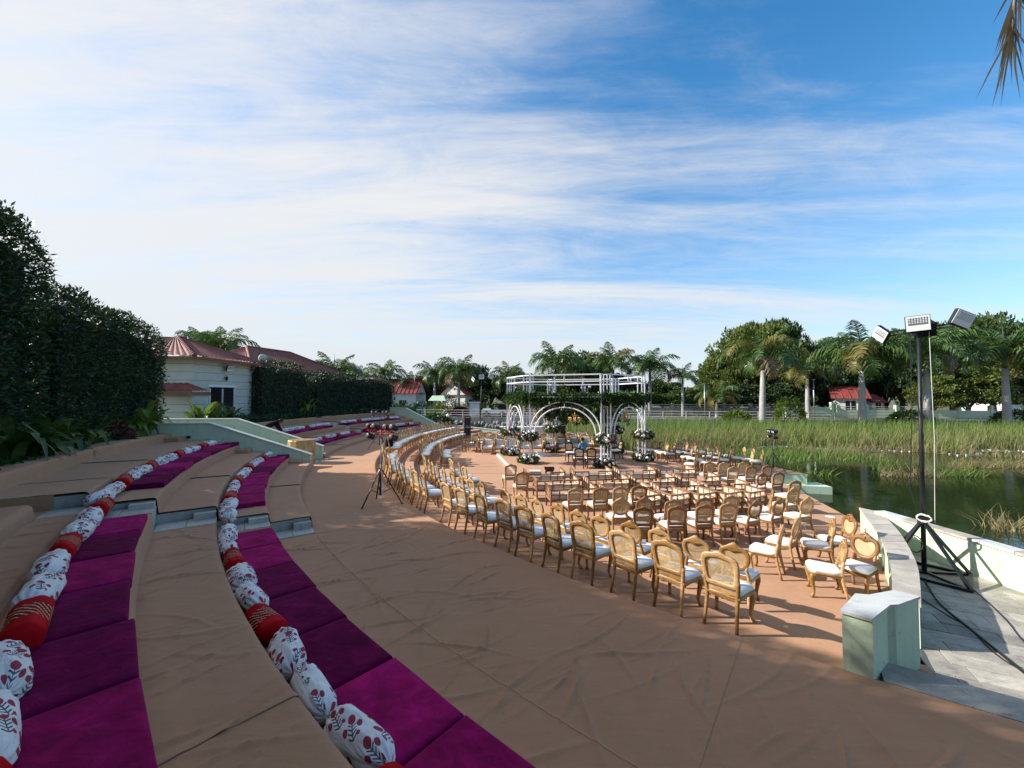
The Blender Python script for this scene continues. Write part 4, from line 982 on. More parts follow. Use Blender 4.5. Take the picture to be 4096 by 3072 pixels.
for rn, pts in rows:
    for i, (px, py) in enumerate(pts):
        x, y = P(px, py, ZF+.62); h = 98; d = (math.cos(R_(h)), math.sin(R_(h)))
        assemble('lattice_settee', settee, 'low wooden lattice settee, %s from left in the %s settee row' % (ordw(i+1), rn), 'settee', (x+d[0]*.31, y+d[1]*.31, ZF+.002), R_(h)-math.pi/2, 'lattice settees before the stage')
for i, (px, py) in enumerate(((2605, 1982), (2722, 1976), (2830, 1973), (2935, 1970), (3030, 1966))):
    x, y = P(px, py, ZF+.62); h = 116; d = (math.cos(R_(h)), math.sin(R_(h)))
    assemble('lattice_armchair', single, 'single lattice armchair, %s from left behind the settees' % ordw(i+1), 'armchair', (x+d[0]*.30, y+d[1]*.30, ZF+.002), R_(h)-math.pi/2, 'lattice armchairs behind the settees')
# far lounge armchairs facing the camera
for i, (px, py) in enumerate(((1893, 1808), (1878, 1803))):
    x, y = P(px, py, ZF); assemble('lattice_armchair', single, 'wooden lattice armchair at the left end of the far lounge row, %s' % ('front one' if i == 0 else 'rear one'), 'armchair', (x, y, ZF+.002), R_(172), 'far lounge armchairs')
def tufted_set():
    wd = M['wood']; parts = []
    for sx in (-1, 1):
        m = MB(); m.tube([(sx*.29, .28, .30), (sx*.30, .30, .2), (sx*.29, .29, .08), (sx*.295, .30, 0)], [.03, .028, .02, .024], 6); parts.append(('leg', m.mesh('leg', wd, True)))
        m = MB(); m.tube([(sx*.27, -.30, 0), (sx*.27, -.27, .3)], [.02, .026], 6); parts.append(('leg', m.mesh('leg', wd, True)))
        m = MB(); m.tube([(sx*.30, .30, .30), (sx*.315, .31, .48), (sx*.32, .27, .62), (sx*.315, .05, .68), (sx*.30, -.22, .80), (sx*.285, -.30, .86)], [.03, .03, .034, .028, .026, .024], 6)
        pan = MB(); pan.add([(sx*.30, .27, .36), (sx*.30, -.25, .36), (sx*.297, -.27, .80), (sx*.305, .05, .66), (sx*.305, .25, .60)], [(0, 1, 2, 3, 4)])
        parts.append(('arm', m.mesh('arm', wd, True), [('cane_panel', pan.mesh('cane_panel', M['cane']))]))
    m = MB(); m.box(-.31, .31, -.29, .31, .27, .34); parts.append(('seat_rail', m.mesh('seat_rail', wd)))
    V, F = soft_box(.56, .56, .15, .05, 8, 8, 4); parts.append(('seat_cushion', soft(mesh_np('seat_cushion', [(x, y+.02, z+.33) for x, y, z in V], F, M['seat']), 60)))
    n = 15; V = []; 
    for i in range(n):
        for j in range(n):
            x = -.25+.5*i/(n-1); z = .44+.40*j/(n-1); u = i/(n-1)*4; v = j/(n-1)*3; e = min(i, j, n-1-i, n-1-j)
            tu = .5+.5*math.cos(2*math.pi*(u+.5*(int(v) % 2)))*math.cos(2*math.pi*v)
            V.append((x, -.20-.16*(z-.44)+(.05*min(e/2, 1))*(.65+.35*tu)-.02, z))
    F = [(i*n+j, (i+1)*n+j, (i+1)*n+j+1, i*n+j+1) for i in range(n-1) for j in range(n-1)]
    parts.append(('tufted_back', mesh_np('tufted_back', V, F, M['tuft'], True)))
    m = MB(); m.tube([(-.28, -.27, .40), (-.275, -.30, .86), (-.12, -.315, .90), (0, -.32, .915), (.12, -.315, .90), (.275, -.30, .86), (.28, -.27, .40)], .026, 6); m.box(-.27, .27, -.31, -.285, .40, .87); parts.append(('back_frame', m.mesh('back_frame', wd, True)))
    return parts
tset = tufted_set()
for i, (px, py) in enumerate(((1951, 1818), (1999, 1817), (2049, 1816), (2100, 1815), (2151, 1814), (2202, 1812), (2250, 1811), (2303, 1809), (2352, 1805), (2398, 1802))):
    x, y = P(px, py, ZF); assemble('tufted_armchair', tset, 'white tufted armchair facing the camera, %s from left in the far lounge row' % ordw(i+1), 'armchair', (x, y+.3, ZF+.002), R_(180+random.uniform(-5, 5)), 'far lounge armchairs')
for i, (px, py) in enumerate(((1967, 1779), (2003, 1777), (2105, 1775), (2203, 1773), (2290, 1770), (2335, 1768))):
    x, y = P(px, py+14, ZF); assemble('tufted_armchair', tset, 'white tufted armchair, %s from left in the second far lounge row' % ordw(i+1), 'armchair', (x, y+.3, ZF+.002), R_(180+random.uniform(-8, 8)), 'far lounge armchairs')
for i, (px, py) in enumerate(((1900, 1736), (1930, 1736), (1926, 1727), (1958, 1727), (1971, 1735), (1992, 1727), (2018, 1731), (2070, 1733), (2112, 1733), (2172, 1733), (2200, 1734), (2240, 1732), (2276, 1732), (2334, 1735))):
    x, y = P(px, py, ZCREST); chair('A', x, min(y, 28.6), ZF, 270+random.uniform(-6, 6), 'arched cane chair facing the camera, %s from left at the back of the far lounge' % ordw(i+1), 'cane chairs behind the far lounge', 'crest')
# ------------------------------------------------------------------ leaf scattering
def leaves(Pn, Nn, length, width, mat, name, seed=0, droop=.3, spread=.9, fold=True):
    """leaf shaped faces at points Pn, leaning out along Nn"""
    g = np.random.default_rng(seed); n = len(Pn); Pn = np.asarray(Pn, float); Nn = np.asarray(Nn, float)
    d = Nn+g.normal(0, spread, (n, 3)); d[:, 2] -= droop; d /= np.linalg.norm(d, axis=1)[:, None]+1e-9
    r = g.normal(0, 1, (n, 3)); s = np.cross(d, r); s /= np.linalg.norm(s, axis=1)[:, None]+1e-9
    L = length*g.uniform(.65, 1.35, (n, 1)); W = width*g.uniform(.7, 1.3, (n, 1)); nn = np.cross(s, d)
    a = Pn; b = Pn+d*L*.45+s*W*.5+nn*W*.12; c = Pn+d*L; e = Pn+d*L*.45-s*W*.5+nn*W*.12
    V = np.stack([a, b, c, e], 1).reshape(-1, 3); F = np.arange(4*n).reshape(n, 4)
    return mesh_np(name, V, F, mat)

# ------------------------------------------------------------------ stage
stage_c = [P(1987, 1822, ZF), P(2070, 1909, ZF), P(2718, 1893, ZF), P(2492, 1823, ZF)]
m = MB(); m.prism(stage_c, ZF, ZS-.012); stg = thing('stage_platform', 'low square stage with white edge and brown carpet under the canopy', 'platform')
m.obj('white_edge', M['white_stage'], stg); ctr = np.mean(stage_c, 0)
m = MB(); m.prism([tuple(ctr+(np.array(p)-ctr)*.985) for p in stage_c], ZS-.02, ZS); m.obj('carpet_top', M['carpet'], stg)

# ------------------------------------------------------------------ wedding canopy
CL = [P(2040, 1828, ZF), P(2113, 1862, ZF), P(2421, 1880, ZF), P(2574, 1853, ZF)]
c3 = P(2209, 1808, ZF); CL = [CL[0], CL[1], CL[2], CL[3]]; cc = ((CL[2][0]+c3[0])/2, (CL[2][1]+c3[1])/2)
CL.append((2*cc[0]-CL[1][0], 2*cc[1]-CL[1][1])); CL.append(c3)        # 0 left,1 front left,2 front right,3 right,4 back right,5 back left
cano = thing('wedding_canopy', 'white tube wedding canopy with arches, leaf garland and flower columns', 'canopy', (0, 0, 0))
HT = 4.42; ZTOP = ZF+HT; hub = Vector((cc[0], cc[1], 0))
def cano_bar(pts, r, name, n=6): m = MB(); m.tube(pts, r, n); return m.obj(name, M['white_metal'], cano, True)
posts = []
for i, (x, y) in enumerate(CL):
    c = Vector((x, y, 0)); out = (c-hub).normalized(); tan = Vector((-out.y, out.x, 0))
    ps = [c+out*a+tan*b for a, b in ((.10, -.24), (.10, .24), (-.04, -.16), (-.04, .16), (-.24, -.09), (-.24, .09))]; posts.append(ps)
    for k, p in enumerate(ps):
        m = MB(); w = .058 if k < 2 else .042; m.bar((p.x, p.y, ZS), (p.x, p.y, ZTOP), w); m.obj('post', M['white_metal'], cano)
    m = MB()
    for z in (ZTOP-.02, ZTOP-.34):
        for a, b in ((0, 1), (0, 2), (1, 3), (2, 4), (3, 5), (4, 5)): m.bar((ps[a].x, ps[a].y, z), (ps[b].x, ps[b].y, z), .038)
    for z in (ZF+1.5,):
        for a, b in ((0, 1), (0, 4), (1, 5)): m.bar((ps[a].x, ps[a].y, z), (ps[b].x, ps[b].y, z), .03)
    m.obj('post_ties', M['white_metal'], cano)
pairs = [(0, 1), (1, 2), (2, 3), (3, 4), (4, 5), (5, 0)]
for a, b in pairs:
    A = posts[a]; B = posts[b]
    # choose facing posts
    pa_ = min(A[:2], key=lambda p: (p-Vector((*CL[b], 0))).length); pb_ = min(B[:2], key=lambda p: (p-Vector((*CL[a], 0))).length)
    for z in (ZTOP-.02, ZTOP-.34):
        m = MB(); m.bar((pa_.x, pa_.y, z), (pb_.x, pb_.y, z), .055); m.obj('beam', M['white_metal'], cano)
    mid = (pa_+pb_)/2; m = MB(); m.bar((mid.x, mid.y, ZTOP-.34), (mid.x, mid.y, ZTOP-.02), .05); m.obj('beam_tie', M['white_metal'], cano)
    m = MB(); m.bar((pa_.x, pa_.y, ZF+3.35), (pb_.x, pb_.y, ZF+3.35), .045); m.obj('beam', M['white_metal'], cano)
    # double arch
    for k, (ins, zr) in enumerate(((.0, 3.12), (.22, 2.86))):
        d = (pb_-pa_); L = d.length/2-ins-.02; d.normalize(); pts = []
        for t in np.linspace(0, math.pi, 25): pts.append(mid-d*(math.cos(t)*L)+Vector((0, 0, ZF+1.5+(zr-1.5)*math.sin(t)**.9)))
        cano_bar(pts, .030, 'arch')
    m = MB(); m.bar((mid.x, mid.y, ZF+2.86), (mid.x, mid.y, ZF+3.12), .045); m.obj('arch_tie', M['white_metal'], cano)
# garland round the canopy at eaves height and the hanging curtain of vines behind
pts, nr = [], []
g = np.random.default_rng(5)
for a, b in pairs:
    A = np.array(CL[a]); B = np.array(CL[b]); n = 3400
    t = g.uniform(-.06, 1.06, n); q = A[None]*(1-t[:, None])+B[None]*t[:, None]; out = (A+B)/2-np.array(cc); out /= np.linalg.norm(out)
    r = g.uniform(-.17, .17, n); z = ZF+3.27+g.normal(0, .10, n)+.05*np.sin(t*19+a)
    pts.append(np.c_[q[:, 0]+out[0]*(.06+r), q[:, 1]+out[1]*(.06+r), z]); nr.append(np.c_[np.full(n, out[0]), np.full(n, out[1]), g.uniform(-.5, .8, n)])
    trail = 260; t = g.uniform(0, 1, trail); q = A[None]*(1-t[:, None])+B[None]*t[:, None]
    pts.append(np.c_[q[:, 0]+out[0]*.1, q[:, 1]+out[1]*.1, ZF+3.12-np.abs(g.normal(0, .14, trail))]); nr.append(np.c_[np.zeros(trail), np.zeros(trail), -np.ones(trail)])
gar = link('leaf_garland', leaves(np.concatenate(pts), np.concatenate(nr), .19, .10, M['vine'], 'leaf_garland', 3, .25), cano); gar['kind'] = 'stuff'
pts = []
A = np.array(CL[5]); B = np.array(CL[4]); L = np.linalg.norm(B-A)
for k in range(230):                                     # hanging strands along the back and inside
    t = g.uniform(-.12, 1.1); depth = g.uniform(0, 1.7); base = A*(1-t)+B*t; inw = (np.array(cc)-(A+B)/2); inw /= np.linalg.norm(inw)
    p = base+inw*depth; ln = g.uniform(.5, 1.55)*(1-.25*abs(t-.5)); n = int(42*ln)
    zz = ZF+3.3-g.uniform(0, 1, n)**.8*ln
    pts.append(np.c_[p[0]+g.normal(0, .05, n), p[1]+g.normal(0, .05, n), zz])
pts = np.concatenate(pts); h = link('hanging_vines', leaves(pts, np.tile([0, 0, -1.], (len(pts), 1)), .17, .085, M['vine'], 'hanging_vines', 4, .5, .7), cano); h['kind'] = 'stuff'
m = MB()
for t in (.0, .5, 1.0, 1.5):
    inw = (np.array(cc)-(A+B)/2); inw /= np.linalg.norm(inw); p, q = A-(B-A)*.1+inw*t, B+(B-A)*.1+inw*t; m.bar((p[0], p[1], ZF+3.33), (q[0], q[1], ZF+3.33), .03)
m.obj('vine_rails', M['white_metal'], cano)

# flower arrangements: a collar half way up and a ring at the foot of every column
rose = MB(); 
for k, (r, z) in enumerate(((.040, .0), (.052, .025), (.043, .05), (.02, .058))): pass
rose.lathe([(.012, -.02), (.04, -.01), (.052, .015), (.048, .04), (.03, .052), (.012, .044), (.0, .05)], 8); rose_m = {k: mesh_np('flower', rose.v, rose.f, M[k], True) for k in ('white_flower', 'pink_flower', 'maroon_flower')}
def arrangement(x, y, z, R, h, label, seed, dens=1.0):
    g = np.random.default_rng(seed); root = thing('flower_arrangement', label, 'flowers', (x, y, z), 0, 'flower arrangements on the canopy columns')
    n = int(650*dens); a = g.uniform(0, 6.28, n); r = R*np.sqrt(g.uniform(.12, 1, n)); ph = g.uniform(-1, 1, n)
    zz = h*ph*np.sqrt(np.clip(1.1-(r/R)**2, .05, 1)); Pn = np.c_[r*np.cos(a), r*np.sin(a), zz+h]
    lf = link('foliage', leaves(Pn, np.c_[np.cos(a), np.sin(a), ph*.8+.2], .17, .075, M['vine'], 'foliage', seed, .1), root); lf['kind'] = 'stuff'
    for k in range(int(46*dens)):
        a = g.uniform(0, 6.28); ph = g.uniform(-.55, 1.2); rr = R*math.sqrt(max(.1, 1-.55*ph*ph))*g.uniform(.82, 1.03); kind = g.choice(['white_flower', 'white_flower', 'white_flower', 'pink_flower', 'maroon_flower'])
        o = link('flower', rose_m[kind], root, (rr*math.cos(a), rr*math.sin(a), h+h*ph*.85), (g.uniform(-.5, .5)+math.pi/2*.6*math.sin(a), -math.pi/2*.6*math.cos(a)*-1, a), float(g.uniform(1.0, 1.9)))
    return root
colname = ['left', 'left front', 'right front', 'right', 'right back', 'left back']
for i, (x, y) in enumerate(CL):
    arrangement(x, y, ZF+1.22, .47, .21, 'white and mauve flower collar half way up the %s canopy column' % colname[i], 40+i)
    arrangement(x, y, ZS+.02, .46, .16, 'white and mauve flowers round the foot of the %s canopy column' % colname[i], 60+i)
# chandeliers
def chandelier(x, y, z, label):
    root = thing('chandelier', label, 'chandelier', (x, y, z), 0, 'gold chandeliers'); m = MB(); m.lathe([(.01, .55), (.03, .48), (.015, .4), (.05, .3), (.06, .2), (.03, .08), (.05, .02), (.01, -.06)], 10); m.obj('stem', M['gold'], root, True)
    m = MB(); m.tube([(0, 0, .5), (0, 0, ZF+3.33-z)], .006, 5); m.obj('chain', M['gold'], root)
    for k in range(8):
        a = k*math.pi/4; c, s = math.cos(a), math.sin(a); m = MB(); m.tube([(.04*c, .04*s, .2), (.15*c, .15*s, .05), (.27*c, .27*s, .06), (.31*c, .31*s, .17)], .012, 5); o = m.obj('arm', M['gold'], root, True)
        m = MB(); m.lathe([(.02, 0), (.045, .02), (.04, .04), (.018, .05), (.018, .13), (.0, .15)], 8, (.31*c, .31*s, .16)); m.obj('candle_cup', M['gold'], o, True)
        m = MB(); m.tube([(.05*c, .05*s, .32), (.14*c, .14*s, .42), (.20*c, .20*s, .36)], .009, 5); m.obj('scroll', M['gold'], o, True)
chandelier(cc[0]-.1, cc[1]-.6, ZF+2.0, 'gold chandelier hanging in the middle of the canopy')
chandelier((CL[0][0]+CL[5][0])/2+.35, (CL[0][1]+CL[5][1])/2-.5, ZF+2.1, 'gold chandelier seen through the left arches')
chandelier((CL[3][0]+CL[4][0])/2-.15, (CL[3][1]+CL[4][1])/2, ZF+2.1, 'gold chandelier seen through the right arches')
# small things on the stage
x, y = P(2140, 1898, ZS); tb = thing('tray_stack', 'small stack of white trays before the left front flowers', 'trays', (x, y, ZS))
for k in range(4):
    m = MB(); m.box(-.26+.01*k, .26-.01*k, -.17, .17, .045*k+.003, .045*k+.03); m.obj('tray', M['white_paint'] if k % 2 else M['dark_wood'], tb)
x, y = P(2197, 1896, ZS); bt = thing('brazier', 'dark copper fire bowl on short legs beside the white trays', 'bowl', (x, y, ZS))
m = MB(); V = []
for s, z in ((.14, .12), (.17, .16), (.20, .24), (.215, .27), (.195, .27), (.15, .20)): V += [(a*s, b*s, z) for a, b in ((-1, -1), (1, -1), (1, 1), (-1, 1))]
m.add(V, [(i*4+k, i*4+(k+1) % 4, i*4+4+(k+1) % 4, i*4+4+k) for i in range(5) for k in range(4)]+[(3, 2, 1, 0), (20, 21, 22, 23)]); m.obj('bowl', M['dark_wood'], bt)
for a, b in ((-1, -1), (1, -1), (1, 1), (-1, 1)): m = MB(); m.tube([(a*.11, b*.11, .15), (a*.15, b*.15, .06), (a*.14, b*.14, 0)], [.025, .02, .015], 6); m.obj('leg', M['dark_wood'], bt, True)
x, y = P(2158, 1822, ZS); n = 16; V = [(0, 0, .17)]; F = []
for j in range(1, 8):
    for k in range(n):
        a = 2*math.pi*k/n; r = .48*j/7*(1+.15*math.sin(3*a)+.1*math.sin(5*a+j)); V.append((r*1.15*math.cos(a), r*.7*math.sin(a), max(.004, .19*(1-(j/7)**1.6)+.035*math.sin(4*a+j*1.7))))
F = [(0, 1+k, 1+(k+1) % n) for k in range(n)]+[(1+j*n+k, 1+(j+1)*n+k, 1+(j+1)*n+(k+1) % n, 1+j*n+(k+1) % n) for j in range(6) for k in range(n)]
tag(link('white_cloth', mesh_np('white_cloth', V, F, M['white_cloth'], True), None, (x, y, ZS)), 'crumpled white cloth lying on the stage near the back flowers', 'cloth')
x, y = P(2095, 1740, ZF); y = 27.6; x = 47/1600*27.6; wt = thing('draped_counter', 'long white draped counter behind the far lounge chairs', 'counter', (x, y, ZF))
V = []; n = 60
for k, (s, z) in enumerate(((1.0, .0), (.985, .7), (.97, 1.22), (.955, 1.26), (.9, 1.262))):
    for i in range(n):
        t = i/n*4; e = int(t); f = t-e; c = [(-1, -1), (1, -1), (1, 1), (-1, 1), (-1, -1)]; a = np.array(c[e])*(1-f)+np.array(c[e+1])*f
        w = 1+(.02*math.sin(i*1.9))*(1-z/1.3); V.append((a[0]*1.62*s*w, a[1]*.42*s*w, z))
F = [(k*n+i, k*n+(i+1) % n, (k+1)*n+(i+1) % n, (k+1)*n+i) for k in range(4) for i in range(n)]+[tuple(range(4*n, 5*n))]
link('drape', mesh_np('drape', V, F, M['white_cloth'], True), wt)
m = MB(); m.box(-1.66, 1.66, -.45, .45, 1.265, 1.30); m.obj('top', M['white_paint'], wt)
# ------------------------------------------------------------------ light stands, speakers, floodlights
def par_can():
    m = MB(); m.lathe([(.05, -.14), (.085, -.13), (.10, -.06), (.10, .10), (.112, .105), (.112, .125), (.095, .125), (.092, .10)], 14)
    body = [(p[0], p[2], p[1]) for p in m.v]; me = soft(mesh_np('lamp_body', body, [f[::-1] for f in m.f], M['black_plastic']), 40)
    l = MB(); l.lathe([(.092, 0), (.06, .012), (.0, .016)], 14); le = mesh_np('lens', [(p[0], p[2]+.10, p[1]) for p in l.v], [f[::-1] for f in l.f], M['lens'], True)
    y = MB(); y.tube([(-.12, 0, 0), (-.125, 0, .10), (-.08, 0, .15), (.08, 0, .15), (.125, 0, .10), (.12, 0, 0)], .009, 5); ye = y.mesh('yoke', M['black_metal'])
    return me, le, ye
par_b, par_l, par_y = par_can()
def light_stand(x, y, z, face, label, H=1.80, leg=1.05, cable=True, narrow=1.0):
    """tripod with a crossbar of par lamps; face = heading the lamps point to"""
    root = thing('light_stand', label, 'light stand', (x, y, z+.002), R_(face)-math.pi/2, 'tripod stands with par lamps')
    m = MB(); m.tube([(0, 0, .22), (0, 0, 1.05)], .022, 10); m.tube([(0, 0, 1.0), (0, 0, H+.05)], .015, 10); m.obj('pole', M['black_metal'], root, True)
    for k in range(3):
        a = 2*math.pi*k/3+.5; c, s = math.cos(a), math.sin(a); m = MB(); m.bar((.03*c, .03*s, .86), (leg*.52*c, leg*.52*s, .02), .03, .022); m.bar((.02*c, .02*s, .26), (leg*.28*c, leg*.28*s, .405), .022, .012); o = m.obj('leg', M['black_metal'], root)
        m = MB(); m.lathe([(.0, 0), (.02, .0), (.022, .03), (.012, .045)], 8, (leg*.525*c, leg*.525*s, 0)); m.obj('rubber_foot', M['black_plastic'], o)
    m = MB(); m.lathe([(.02, -.04), (.036, -.03), (.036, .03), (.02, .04)], 10, (0, 0, .87)); m.lathe([(.02, -.03), (.032, -.02), (.032, .02), (.02, .03)], 10, (0, 0, .25)); m.lathe([(.016, -.05), (.03, -.04), (.03, .02), (.016, .03)], 10, (0, 0, 1.04)); m.obj('collar', M['black_plastic'], root)
    w = .45*narrow; m = MB(); m.bar((-w, 0, H), (w, 0, H), .03); m.obj('crossbar', M['black_metal'], root)
    for i, (px, up) in enumerate(((-w*.96, 1), (-w*.50, 1), (w*.40, 1), (w*.92, 1), (-w*.93, -1), (w*.90, -1))):
        pl = link('par_lamp', par_b, root, (px, .02, H+up*.125), (R_(-14), 0, R_(random.uniform(-12, 12))), .72); link('lens', par_l, pl)
        yk = link('yoke', par_y, pl, None, (R_(14) if up < 0 else math.pi+R_(14), 0, 0))
    if cable:
        m = MB(); pts = []
        for t in np.linspace(0, 1, 40): xx = -w+2*w*t; pts.append((xx, -.03, H+.03-.05*abs(math.sin(t*9))+.02*math.sin(t*31)))
        m.tube(pts, .011, 5); m.tube([(.02, -.03, H+.05), (.05, -.04, H-.05), (0, -.035, H-.17), (-.03, -.03, H-.1), (.01, -.04, H-.02)], .013, 5)
        for sx in (-1, 1): m.tube([(sx*w*.8, -.03, H), (sx*w*1.0, -.07, H+.09), (sx*w*.85, -.08, H+.17)], .010, 5); m.tube([(sx*w*.55, -.03, H), (sx*w*.5, -.09, H+.08), (sx*w*.62, -.09, H+.15)], .010, 5)
        m.obj('red_cable', M['red_cable'], root, True)
        m = MB(); m.tube([(.03, -.02, H-.1), (.035, -.03, 1.3), (.03, -.028, .95), (.12, -.05, .45), (.16, -.08, .12), (.11, -.1, .004)], .006, 5); m.obj('white_cord', M['white_cable'], root, True)
    return root
x, y = P(1516, 2020, 0); light_stand(x, y+.1, 0, 60, 'black tripod light stand with red cable standing on the walkway, nearest')
x, y = P(1518, 1797, 0); light_stand(x, y, 0, 255, 'light stand with pale lenses turned to the camera behind the nearest stand', 1.80, 1.05, False)
x, y = P(3094, 1893, ZF); light_stand(x, y, ZF, 165, 'light stand at the right edge of the arena by the water', 1.72, .95, True, .8)
x, y = 6.55, 24.6; light_stand(x, y-.6, ZF, 235, 'light stand with pale lenses behind the right arches', 1.85, .9, False)

def speaker_stack(x, y, z, rot, label, H=1.62, W=.5, D=.52):
    root = thing('loudspeaker', label, 'loudspeaker', (x, y, z), rot, 'loudspeaker stacks'); z0 = .0
    for i, h in enumerate((H*.5, H*.46)):
        m = MB(); m.box(-W/2+.01*i, W/2-.01*i, -D/2, D/2, z0+.02, z0+h-.03); m.box(-W/2+.03, W/2-.03, -D/2-.012, -D/2+.01, z0+.06, z0+h-.07); c = m.obj('cabinet', M['black_plastic'], root)
        m = MB(); m.box(-W/2-.004, -W/2+.01, -.08, .08, z0+h*.55, z0+h*.65); m.box(-W*.4, W*.4, -D/2-.018, -D/2-.008, z0+h-.16, z0+h-.10); m.obj('handle', M['chrome'], c); z0 += h
    return root
x, y, _ = PY(1869, 1745, 31.0); speaker_stack(x, y, ZB+.0, .2, 'tall black loudspeaker stack at the end of the curved chair rows')
x, y, _ = PY(2252, 1760, 27.2); speaker_stack(x, y, ZF, -.1, 'black loudspeaker stack behind the canopy', 1.62, .34, .4)
x, y, _ = PY(2036, 1760, 33.5); speaker_stack(x, 29.3, ZF, .1, 'black loudspeaker behind the left arches', 1.5, .36, .4)
# low parapet of the arena far end
fp = thing('far_parapet', 'low mint wall at the far end of the arena beside the loudspeaker', 'wall')
m = MB(); a, b = pol(RW+2.1, 150.2), pol(RC-.4, 147.5); m.bar((*a, -.35), (*b, -.75), .25, .9); m.obj('wall_body', M['mint'], fp)
m = MB(); m.bar((*a, .12), (*b, -.28), .31, .05); m.obj('coping', M['mint_cap'], fp)
x, y, z = PY(1836, 1697, 33.3); bx = thing('black_case', 'small black equipment case on the mint wall near the loudspeaker', 'case', (x, y, z-.08)); m = MB()
m.lathe([(.05, 0), (.30, .01), (.33, .1), (.30, .19), (.1, .23)], 10); m.obj('shell', M['black_plastic'], bx, True); m = MB(); m.tube([(-.12, 0, .2), (-.08, 0, .31), (.08, 0, .31), (.12, 0, .2)], .02, 6); m.obj('handle', M['black_plastic'], bx, True)
# backpack on a chair of the far outer row
x, y = pol(RW-.2, 190.3); bp = thing('backpack', 'black backpack propped on a seat of the outer row behind the tripod', 'backpack', (x+.15, y, ZA+.488), .3); V = []; n = 14
for z, rx, ry in ((0, .12, .08), (.03, .17, .12), (.15, .185, .135), (.30, .175, .12), (.40, .13, .09), (.44, .06, .05)): V += [(rx*math.cos(2*math.pi*k/n), ry*math.sin(2*math.pi*k/n), z) for k in range(n)]
link('bag', mesh_np('bag', V, [(i*n+k, i*n+(k+1) % n, (i+1)*n+(k+1) % n, (i+1)*n+k) for i in range(5) for k in range(n)]+[tuple(range(n))[::-1], tuple(range(5*n, 6*n))], M['black_cloth'], True), bp)
m = MB(); m.tube([(-.05, -.03, .43), (-.03, -.04, .50), (.03, -.04, .50), (.05, -.03, .43)], .012, 6); m.obj('handle', M['black_cloth'], bp, True)
# gold drum between the stair walls
x, y = pol(26.55, 195.0); gd = thing('gold_drum', 'tall fluted gold pedestal drum between the two stair walls', 'pedestal', (x, y, 0)); n = 48; V = []
for z, k in ((.0, 1), (.02, 1.0), (1.0-.04, 1.0), (1.0, .98), (1.0, .9)): V += [(.52*k*(1+.035*math.cos(i*math.pi*2*12/n))*math.cos(2*math.pi*i/n), .40*k*(1+.035*math.cos(i*math.pi*2*12/n))*math.sin(2*math.pi*i/n), z*.92) for i in range(n)]
link('drum', mesh_np('drum', V, [(a*n+i, a*n+(i+1) % n, (a+1)*n+(i+1) % n, (a+1)*n+i) for a in range(4) for i in range(n)]+[tuple(range(4*n, 5*n))], M['gold_drum'], True), gd)
m = MB(); m.lathe([(.50, .915), (.50, .935), (.0, .94)], 24); o = m.obj('lid', M['gold_drum'], gd); o.scale = (1, .78, 1)

# floodlight mast on the terrace
def led_head(w, h):
    m = MB(); m.box(-w/2, w/2, -.05, .05, -h/2, h/2)
    for k in range(7): m.box(-w/2+.03+k*w/7.5, -w/2+.045+k*w/7.5, .05, .085, -h/2+.03, h/2-.03)
    body = m.mesh('housing', M['black_metal']); f = MB(); f.box(-w/2+.012, w/2-.012, -.062, -.05, -h/2+.012, h/2-.012); face = f.mesh('front_plate', M['white_paint'])
    gl = MB(); gl.box(-w/2+.05, w/2-.05, -.066, -.060, -h*.10, h/2-.05); glass = gl.mesh('glass', M['chrome'])
    return body, face, glass
def led_cells(w, h):
    m = MB()
    for i in range(7):
        for j in range(4): x = -w/2+.08+i*(w-.16)/6; z = -h*.06+.02+j*(h*.56-.1)/3+.02; m.box(x-.014, x+.014, -.070, -.064, z-.012, z+.012)
    return m.mesh('led_array', M['lens'])
H1 = led_head(.46, .40); H1c = led_cells(.46, .40)
def head(root, loc, rot, s=1):
    o = link('floodlight', H1[0], root, loc, rot, s); f = link('front_plate', H1[1], o); link('glass', H1[2], o); link('led_array', H1c, o); return o
